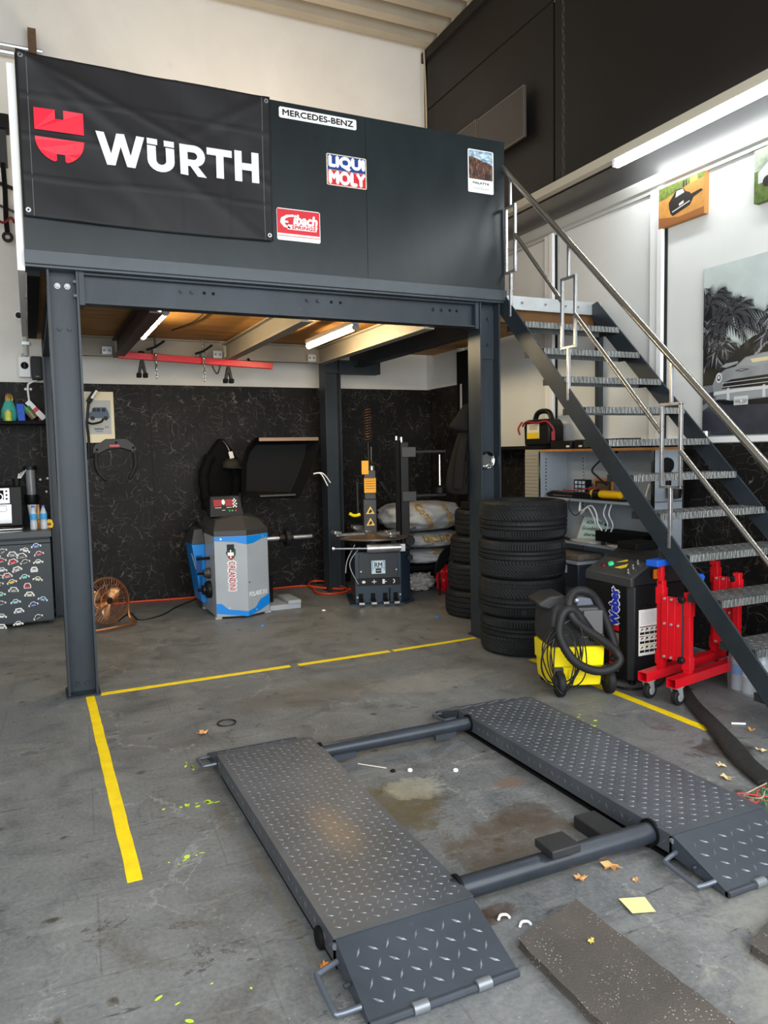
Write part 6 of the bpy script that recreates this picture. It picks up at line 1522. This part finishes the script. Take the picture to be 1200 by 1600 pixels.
t = thing('canvas_picture', 'canvas picture with green ground at the right edge high on the right wall', 'picture', (4.45, 3.4, 3.1))
MB().box(4.425, 3.15, 3.09, 4.4695, 3.62, 3.43).build('canvas', mat('canvas_green', (96, 112, 60), .7), t)
O = Vector((4.425, 3.62, 3.09)); m = MB()
m.mat(0).rect(O, WR, ZU, 0, 0, .47, .34).mat(1).rect(O, WR, ZU, 0, .20, .47, .34, .0015).mat(2).face(O, WR, ZU, [(.03, .12), (.40, .12), (.40, .20), (.30, .25), (.12, .25), (.03, .19)], .002)
m.mat(3).ell(O, WR, ZU, .10, .12, .035, .035, .003).ell(O, WR, ZU, .33, .12, .035, .035, .003)
m.build('print', [mat('print_green2', (84, 104, 46), .6, 0, .4, 30), mat('print_sage', (150, 160, 140), .6, 0, .3, 20), mat('print_silver', (190, 192, 190), .5), mat('print_dark', (34, 30, 28), .5)], t, smooth=False)
# large black and white print of an old car under palms
t = thing('large_print', 'large black and white print of an old car under palm trees on the right wall', 'picture', (4.46, 3.1, 1.58))
MB().box(4.448, 1.95, 1.575, 4.4695, 4.04, 2.765).build('board', mat('acrylic_edge', (150, 160, 156), .3), t)
O = Vector((4.448, 4.04, 1.575)); m = MB()
def F(i, pts, off): m.mat(i).face(O, WR, ZU, pts, off)
F(0, [(0, 0), (2.09, 0), (2.09, 1.19), (0, 1.19)], .001)
F(1, [(0, 0), (2.09, 0), (2.09, .40), (.8, .36), (.10, .36), (0, .35)], .0015)
F(2, [(0, .30), (.30, .34), (.30, .37), (0, .36)], .0018); F(2, [(0, .18), (.16, .27), (.16, .30), (0, .22)], .0018)
random.seed(21)
def palm(cx_, cy_, n, L, i, off, base=None):
    for k in range(n):
        a = -.9 + 5.0 * k / n + random.uniform(-.15, .15); l = L * random.uniform(.75, 1.1); pts = []
        for s_ in range(11):
            q = s_ / 10; pts.append((cx_ + l * q * math.cos(a), cy_ + l * q * math.sin(a) - .5 * l * q * q))
        for s_ in range(1, 11):
            (x0, y0), (x1, y1) = pts[s_ - 1], pts[s_]
            dx, dy = x1 - x0, y1 - y0; h = math.hypot(dx, dy); dx /= h; dy /= h
            w_ = .34 * l * math.sin(math.pi * min(1, .15 + s_ / 10 * .85)) + .02
            for sd in (-1, 1):
                tx, ty = x1 + dx * w_ * .7 - sd * dy * w_ * .55, y1 + dy * w_ * .7 + sd * dx * w_ * .55 - w_ * .30
                P = [(x0, y0), (x1, y1), (tx, ty)]
                F(i + (k + s_) % 3 % 2 + (6 - i if (k * 7 + s_ * 3 + sd) % 5 == 0 and off > .0029 else 0), [(max(0, u), v) for u, v in P], off + .00002 * (k * 10 + s_))
F(3, [(0, .36), (0, 1.0), (.04, 1.02), (.10, .95), (.12, .8), (.20, .66), (.30, .60), (.42, .66), (.60, .70), (.9, .66), (.9, .36)], .002)
palm(.06, .93, 12, .30, 4, .0025); palm(.26, .83, 11, .26, 4, .0028); palm(.03, .72, 8, .22, 4, .003); palm(.64, .74, 10, .24, 4, .0032); palm(1.3, .85, 12, .34, 4, .0034); palm(.16, .62, 8, .16, 4, .0036)
F(5, [(.20, .36), (.20, .52), (.30, .575), (.50, .56), (.50, .36)], .004)
F(6, [(.16, .48), (.20, .50), (.30, .505), (.30, .49), (.2, .47)], .0042)
# car: roof and window, bonnet, wing, grille, bumper
F(6, [(.42, .53), (.50, .60), (.62, .645), (1.1, .65), (1.3, .55), (1.35, .40), (.9, .40)], .0045)
F(3, [(.455, .535), (.515, .59), (.56, .605), (.575, .54)], .005); F(3, [(.60, .54), (.595, .61), (.72, .625), (.95, .62), (.98, .54)], .005)
F(7, [(.10, .28), (.09, .36), (.12, .42), (.20, .46), (.28, .47), (.36, .525), (.5, .54), (1.2, .54), (1.5, .46), (1.55, .28), (1.0, .22), (.3, .22)], .0055)
F(6, [(.30, .475), (.37, .52), (.5, .53), (.75, .525), (.62, .48), (.45, .455)], .006)
F(8, [(.40, .508), (.75, .512), (.72, .49), (.42, .482)], .0065)
F(3, [(.17, .325), (.19, .37), (.25, .385), (.62, .395), (.66, .34), (.60, .32)], .0065)
for k in range(2): F(9, [(.175, .335 + k * .028), (.63, .343 + k * .028), (.63, .347 + k * .028), (.175, .339 + k * .028)], .007)
F(9, [(.10, .285), (.11, .31), (.30, .318), (.72, .322), (.72, .30), (.3, .295)], .0075); F(6, [(.12, .255), (.13, .283), (.3, .29), (.72, .295), (.72, .255), (.3, .245)], .0075)
for x in (.215, .50): F(9, [(x, .245), (x, .325), (x + .02, .33), (x + .025, .245)], .008)
m.mat(9).ell(O, WR, ZU, .145, .405, .027, .036, .007); m.mat(3).ell(O, WR, ZU, .145, .405, .016, .022, .0075); m.mat(9).ell(O, WR, ZU, .145, .408, .010, .014, .008)
F(3, [(.28, .442), (.33, .452), (.40, .442), (.33, .432)], .0075); F(6, [(.30, .442), (.33, .448), (.37, .442), (.33, .437)], .008)
F(3, [(.10, .25), (.2, .215), (.95, .18), (1.4, .22), (1.0, .255), (.3, .235)], .0062)
F(9, [(.275, .205), (.275, .265), (.39, .265), (.39, .205)], .0085)
m.mat(3).text('HHL 269', O, WR, ZU, .285, .215, .38, .245, .009)
cols = [mat('bw_sky', (196, 206, 202), .35, 0, .12, 2.2), mat('bw_road', (56, 58, 66), .35, 0, .25, 8), mat('bw_kerb', (120, 122, 126), .4), mat('bw_black', (18, 19, 22), .35), mat('bw_frond', (62, 64, 67), .4), mat('bw_frond_dark', (26, 27, 30), .4), mat('bw_light', (150, 154, 156), .35), mat('bw_body', (138, 142, 145), .35, 0, .22, 5), mat('bw_reflex', (226, 208, 164), .4), mat('bw_bright', (206, 208, 208), .35)]
m.build('print', cols, t, smooth=False)
tag(MB().box(4.425, 3.99, 1.566, 4.448, 4.03, 1.61).build('wall_socket', M_WHITE, bevel=.003), 'small white socket at the lower left corner of the large print', 'socket')

# ================================================================== left corner: coffee place
fr_ = thing('refrigerator', 'dark grey undercounter fridge whose door is covered with car stickers', 'refrigerator', (-.2, 7.77, 0))
MB().box(-.66, 7.47, .03, .125, 8.12, .80).build('body', mat('fridge_dark', (44, 50, 54), .4), fr_)
dr = MB().box(-.66, 7.44, .04, .13, 7.468, .785).build('door', mat('fridge_door', (50, 58, 63), .38, 0, .06, 3), fr_, bevel=.006)
MB().box(-.66, 7.436, .745, .128, 7.44, .752).build('door_groove', M_BLACK2, dr)
for x in (-.6, .08): MB().box(x, 7.5, 0, x + .04, 7.54, .03).build('foot', M_BLACK, fr_)
car_a = [(-1, -.35), (-.98, 0), (-.6, .12), (-.3, .5), (.35, .5), (.62, .12), (1, .0), (1, -.35)]
car_b = [(-1, -.4), (-1, .05), (-.75, .15), (-.55, .62), (.5, .62), (.85, .1), (1, -.05), (1, -.4)]
car_c = [(-.8, -.6), (-.85, .1), (-.5, .75), (.5, .75), (.85, .1), (.8, -.6)]
stk = [(0.008, 0.728, 0, (90, 140, 220), 8), (-0.080, 0.694, 0, (226, 226, 222), -22), (-0.186, 0.663, 1, (150, 150, 150), 0), (-0.266, 0.697, 0, (90, 90, 92), 30), (0.027, 0.656, 0, (190, 50, 90), 14), (-0.113, 0.643, 1, (110, 104, 96), 8), (-0.277, 0.616, 0, (170, 50, 60), 12), (-0.186, 0.597, 1, (210, 60, 70), 15), (-0.088, 0.591, 0, (70, 72, 60), 16), (0.019, 0.582, 0, (224, 224, 222), 4), (-0.274, 0.532, 0, (220, 220, 220), 0), (-0.156, 0.526, 1, (200, 190, 186), 18), (-0.017, 0.512, 2, (214, 216, 214), 0), (-0.236, 0.476, 1, (200, 120, 110), 8), (-0.099, 0.457, 0, (110, 206, 190), 10), (0.008, 0.427, 0, (216, 204, 176), -12), (-0.203, 0.420, 0, (226, 200, 60), 14), (-0.079, 0.370, 2, (170, 60, 70), 0), (-0.192, 0.345, 1, (150, 156, 150), -4), (-0.066, 0.292, 1, (204, 204, 190), -3), (-0.299, 0.314, 0, (120, 206, 190), 10), (-0.181, 0.239, 0, (130, 200, 220), 5), (0.041, 0.242, 0, (110, 160, 220), -16), (-0.041, 0.202, 0, (70, 90, 170), 14), (-0.299, 0.236, 0, (70, 76, 84), 16), (-0.159, 0.152, 1, (200, 204, 210), 6), (-0.299, 0.121, 0, (224, 224, 224), -8), (-0.009, 0.083, 0, (52, 54, 58), 25), (-0.170, 0.040, 0, (230, 230, 230), 3), (-0.304, 0.024, 1, (200, 210, 206), -6), (-0.310, 0.476, 0, (60, 62, 70), 12), (-0.310, 0.404, 0, (90, 60, 70), 22), (-0.312, 0.675, 0, (220, 214, 130), -30)]
O = Vector((0, 7.436, 0))
for x, z_, sh_, c, ang in stk:
    P = (car_a, car_b, car_c)[sh_]; s_ = .042 if sh_ < 2 else .036; a = math.radians(ang); ca, sa = math.cos(a), math.sin(a)
    def tr(k, y_off=0): return [(x + s_ * (u * k * ca - v * k * sa), z_ + s_ * (u * k * sa + v * k * ca)) for u, v in P]
    win = [(-.45, .12), (-.25, .36), (.28, .36), (.45, .12)]
    m = MB().mat(0).face(O, XR, ZU, tr(1.0), .001).mat(1).face(O, XR, ZU, tr(.78), .0018).mat(2)
    m.face(O, XR, ZU, [(x + s_ * (u * ca - v * sa), z_ + s_ * (u * sa + v * ca)) for u, v in win], .0026)
    if sh_ < 2: m.ell(O, XR, ZU, x - s_ * .55 * ca + s_ * .22 * sa, z_ - s_ * .55 * sa - s_ * .22 * ca, s_ * .16, s_ * .16, .0026, 8).ell(O, XR, ZU, x + s_ * .55 * ca + s_ * .22 * sa, z_ + s_ * .55 * sa - s_ * .22 * ca, s_ * .16, s_ * .16, .0026, 8)
    m.build('car_sticker', [M_WHITE, mat('sticker_%d_%d_%d' % c, c, .5), mat('sticker_dark', (34, 36, 40), .5)], dr, smooth=False)
tag(MB().box(-.66, 7.42, .801, .14, 8.14, .858).build('worktop', mat('worktop_dark', (64, 68, 72), .4, 0, .1, 8), bevel=.004), 'dark grey worktop over the fridge with the coffee machine', 'worktop')
# coffee machine
cm = thing('coffee_machine', 'silver and black coffee machine on the dark worktop at the left edge', 'coffee machine', (-.3, 7.85, .859))
zc = .859
MB().box(-.55, 7.74, zc + .03, -.085, 8.08, 1.255).build('housing', M_BLACK, cm, bevel=.01)
MB().box(-.55, 7.715, 1.10, -.185, 7.74, 1.245).build('control_front', M_SILVER, cm, bevel=.004)
MB().box(-.45, 7.712, 1.14, -.235, 7.716, 1.225).build('display', M_BLACK2, cm)
for z_ in (1.215, 1.18, 1.145): MB().cyl((-.212, 7.715, z_), (-.212, 7.708, z_), .010, .010, 12).build('button', M_BLACK, cm)
MB().lathe([(.028, 0), (.034, 0), (.034, -.012), (.028, -.012)], (-.275, 7.712, 1.165), 'Y', 20, True).build('dial', M_CHROME, cm)
MB().box(-.55, 7.735, zc + .06, -.18, 7.742, 1.09).build('brew_bay', M_CHROME, cm)
MB().box(-.30, 7.66, 1.03, -.215, 7.735, 1.085).build('spout', M_SILVER, cm, bevel=.005)
MB().box(-.56, 7.62, zc, -.08, 8.08, zc + .03).build('drip_tray', M_BLACK, cm, bevel=.006)
MB().box(-.55, 7.618, zc + .008, -.10, 7.621, zc + .018).build('tray_edge', M_CHROME, cm)
t = thing('spoon_cup', 'black cup with white sticks on top of the coffee machine', 'cup', (-.13, 7.85, 1.256))
MB().lathe([(0, 0), (.03, 0), (.038, .07), (.034, .07), (.028, .006), (0, .006)], (-.125, 7.85, 1.256), 'Z', 18).build('cup', M_BLACK, t)
for k in range(4): MB().bar((-.125, 7.85, 1.27), (-.10 + .02 * k, 7.83 + .012 * k, 1.37 + .012 * k), .014, .004).build('stick', M_WHITE, t)
t = thing('cup_dispenser', 'clear tube cup dispenser with black cap on the wall beside the coffee machine', 'cup dispenser', (.0, 8.05, 1.0))
MB().cyl((-.005, 8.08, 1.13), (-.005, 8.08, 1.40), .042, .042, 20).build('tube', mat('clear_grey_tube', (150, 152, 154), .15, 0, 0, 6, 0, 40, spec=.8, alpha=.6), t)
MB().lathe([(0, 0), (.06, 0), (.06, .035), (0, .035)], (-.005, 8.08, 1.40), 'Z', 20).build('cap', M_BLACK, t)
MB().lathe([(0, 0), (.05, 0), (.062, .03), (.062, .10), (0, .10)], (-.005, 8.08, 1.06), 'Z', 20).build('holder', M_BLACK, t)
MB().box(-.03, 8.12, 1.1, .02, 8.18, 1.4).build('bracket', M_BLACK, t)
MB().lathe([(0, 0), (.032, 0), (.045, .11), (.041, .11), (.03, .004), (0, .004)], (-.005, 8.06, .955), 'Z', 18).build('paper_cup', M_WHITE, t)
def bottle(label, x, y, z0, mm, cap, lab, h=.22, r=.03):
    t = thing('drink_bottle', label, 'bottle', (x, y, z0))
    MB().lathe([(0, 0), (r * .85, 0), (r, .006), (r, h * .32), (r * .92, h * .37), (r, h * .42), (r, h * .66), (r * .5, h * .87), (r * .38, h * .93), (0, h * .93)], (x, y, z0), 'Z', 18).build('body', mm, t)
    MB().lathe([(0, 0), (r * .46, 0), (r * .46, h * .08), (0, h * .08)], (x, y, z0 + h * .92), 'Z', 14).build('cap', cap, t)
    MB().lathe([(r * 1.01, 0), (r * 1.02, .001), (r * 1.02, h * .24), (r * 1.01, h * .245)], (x, y, z0 + h * .42), 'Z', 18).build('label', lab, t)
M_AMB = mat('amber_syrup', (176, 116, 34), .2, spec=.7)
bottle('clear water bottle on the worktop nearest the coffee machine', .0, 7.60, .859, M_PET, M_CAP, M_LAB)
bottle('amber syrup bottle on the worktop between two clear water bottles', .045, 7.66, .859, M_AMB, M_AMB, mat('amber_label', (200, 160, 80), .5), .225, .02)
bottle('clear water bottle on the worktop right of the amber bottle', .085, 7.60, .859, M_PET, M_CAP, M_LAB)
t = thing('snack_pack', 'yellow snack pack on the worktop right of the bottles', 'pack', (.125, 7.7, .859))
MB().prism([(.09, .859), (.16, .859), (.168, .90), (.155, .935), (.12, .945), (.098, .92)], 'XZ', 7.67, 7.72).build('pack', mat('yellow_foil', (226, 186, 30), .35, 0, .15, 30), t, bevel=.008)
MB().rect((0, 7.668, 0), XR, ZU, .112, .885, .148, .91, .002).build('print', mat('pack_brown', (120, 70, 30), .5), t, smooth=False)
# wall shelf
t = thing('wall_shelf', 'black wall shelf above the coffee machine', 'shelf', (-.2, 8.04, 1.83))
MB().box(-.70, 7.90, 1.832, .175, 8.178, 1.862).build('board', M_BLACK2, t)
MB().box(.10, 8.165, 1.62, .12, 8.179, 1.83).build('bracket', M_BLACK, t)
zs = 1.863
t = thing('pineapple_bottle', 'turquoise bottle with golden spiky top on the wall shelf', 'bottle', (-.16, 8.06, zs))
MB().lathe([(0, 0), (.055, 0), (.075, .05), (.07, .11), (.045, .17), (.03, .20), (0, .20)], (-.155, 8.06, zs), 'Z', 22).build('body', mat('turquoise_glaze', (70, 170, 150), .3), t)
m = MB()
for k in range(14):
    a = k * 2.4; rr_ = .012 + .022 * (k % 3) / 2
    m.lathe([(.012, 0), (.008, .04), (0, .075 - .01 * (k % 3))], (-.155 + rr_ * math.cos(a), 8.06 + rr_ * math.sin(a), zs + .195), 'Z', 6)
m.build('crown', mat('gold_paint', (176, 140, 70), .3, .5), t)
t = thing('spice_jar', 'small green and yellow jar in front of the turquoise bottle on the wall shelf', 'jar', (-.165, 7.95, zs))
MB().lathe([(0, 0), (.03, 0), (.03, .085), (0, .085)], (-.165, 7.95, zs), 'Z', 18).build('body', mat('lime_label', (206, 210, 80), .5, 0, .3, 60), t)
MB().lathe([(0, 0), (.026, 0), (.026, .02), (0, .02)], (-.165, 7.95, zs + .085), 'Z', 18).build('lid', mat('jar_lid', (160, 170, 130), .4), t)
t = thing('coffee_pack', 'blue foil coffee pack on the wall shelf', 'pack', (-.05, 8.0, zs))
MB().loft([(-.085, 7.96, zs), (-.02, 7.96, zs), (-.02, 8.03, zs), (-.085, 8.03, zs)], [(-.095, 7.985, zs + .165), (-.025, 7.985, zs + .165), (-.025, 8.0, zs + .165), (-.095, 8.0, zs + .165)]).build('pack', mat('blue_foil', (30, 84, 190), .3, 0, .1, 20, .3, 30), t, bevel=.006)
t = thing('instant_jar', 'jar with green lid lying tilted on the wall shelf', 'jar', (.03, 8.0, zs))
d = Vector((-.6, 0, .8)).normalized(); b0 = Vector((.06, 8.0, zs + .03))
MB().cyl(b0, b0 + d * .085, .036, .036, 18).build('glass', mat('jar_brown', (120, 110, 80), .3, 0, .3, 40), t)
MB().cyl(b0 + d * .085, b0 + d * .12, .038, .038, 18).build('lid', mat('jar_green', (40, 140, 60), .4), t)
t = thing('tall_carton', 'white carton with red band leaning on the wall shelf', 'carton', (.08, 8.0, zs))
a0 = Vector((.145, 8.0, zs + .02)); a1 = Vector((.005, 8.03, zs + .185))
MB().bar(a0, a1, .05, .05, YB).build('carton', M_WHITE, t)
MB().bar(a0 + (a1 - a0) * .42, a0 + (a1 - a0) * .60, .0515, .0515, YB).build('red_band', M_RED, t)
t = thing('tea_tin', 'dark red tin behind the leaning carton on the wall shelf', 'tin', (.11, 8.1, zs))
MB().lathe([(0, 0), (.035, 0), (.035, .09), (.03, .095), (0, .095)], (.11, 8.11, zs), 'Z', 18).build('tin', mat('dark_red_tin', (110, 24, 26), .4), t)
t = thing('rotary_switch', 'white rotary isolator switch on the white wall above the shelf', 'switch', (.0, 8.17, 2.29))
MB().box(-.055, 8.12, 2.29, .048, 8.199, 2.485).build('box', M_WHITE, t, bevel=.006)
MB().cyl((-.003, 8.12, 2.40), (-.003, 8.112, 2.40), .034, .034, 20).build('plate', M_BLACK2, t)
MB().box(-.011, 8.09, 2.372, .005, 8.112, 2.428).build('knob', M_BLACK, t, bevel=.003)
MB().cyl((0, 8.18, 2.485), (0, 8.18, 2.52), .026, .026, 14).build('gland', M_GREYL, t)
t = thing('loudspeaker', 'small black loudspeaker beside the rotary switch', 'loudspeaker', (.1, 8.12, 2.27))
MB().prism([(.055, 8.06), (.145, 8.06), (.155, 8.12), (.14, 8.19), (.06, 8.19)], 'XY', 2.265, 2.485).build('case', M_BLACK, t, bevel=.006)
MB().rect((0, 8.06, 0), XR, ZU, .09, 2.29, .12, 2.296, .002).build('badge', M_GREYL, t, smooth=False)
t = thing('wall_cable', 'white cable run down the dark laminate to the wall shelf', 'cable', (.02, 8.17, 1.95))
MB().tube(spline([(.10, 8.15, 2.265), (.04, 8.15, 2.24), (.015, 8.165, 2.20), (.02, 8.165, 2.05), (.025, 8.165, 1.95)], 5), .010, 8).build('lead', M_WHITE, t)
for x, z_ in ((-.005, 2.18), (.04, 2.18)): MB().lathe([(0, 0), (.014, 0), (.010, -.012), (0, -.014)], (x, 8.178, z_), 'Y', 12).build('clip', M_WHITE, t)
MB().bar((-.04, 8.15, 2.03), (.0, 8.14, 1.97), .02, .02).build('plug', M_WHITE, t)
for x, z_ in ((.08, 1.30), (.145, 1.31), (.13, 1.18)):
    tag(MB().lathe([(0, 0), (.012, 0), (.008, -.008), (0, -.009)], (x, 8.179, z_), 'Y', 10).build('wall_screw', M_WHITE), 'white screw cover in the dark laminate right of the cup dispenser', 'screw cover', 'screw covers in the laminate')
# tool hoist at the far left
t = thing('tool_rack', 'black rack with hanging chain and tools high on the back wall at the left edge', 'tool rack', (-.1, 8.1, 3.9))
MB().box(-.30, 8.0, 4.55, -.02, 8.18, 4.68).build('head', M_BLACK, t, bevel=.01)
MB().box(-.16, 8.05, 4.25, -.05, 8.19, 4.55).build('mount', M_DGREY, t)
m = MB().tube(spline([(-.09, 8.06, 4.25), (-.085, 8.06, 4.0), (-.09, 8.06, 3.75), (-.085, 8.06, 3.62)], 5), .022, 8); m.build('chain_bag', M_BLACK2, t)
MB().lathe([(.022, -.01), (.05, -.01), (.05, .01), (.022, .01)], (-.085, 8.06, 3.58), 'Y', 16, True).build('hook', M_BLACK, t)
MB().bar((-.30, 8.08, 4.12), (.0, 8.08, 4.03), .03, .03).build('bar', M_BLACK, t)
MB().bar((-.28, 8.08, 3.92), (-.01, 8.08, 3.82), .02, .02).build('bar', M_DGREY, t)
MB().tube(spline([(-.25, 8.05, 3.78), (-.12, 8.03, 3.70), (-.05, 8.05, 3.76), (-.02, 8.08, 3.72)], 5), .012, 8).build('red_strap', mat('dark_red_strap', (120, 30, 34), .6), t)
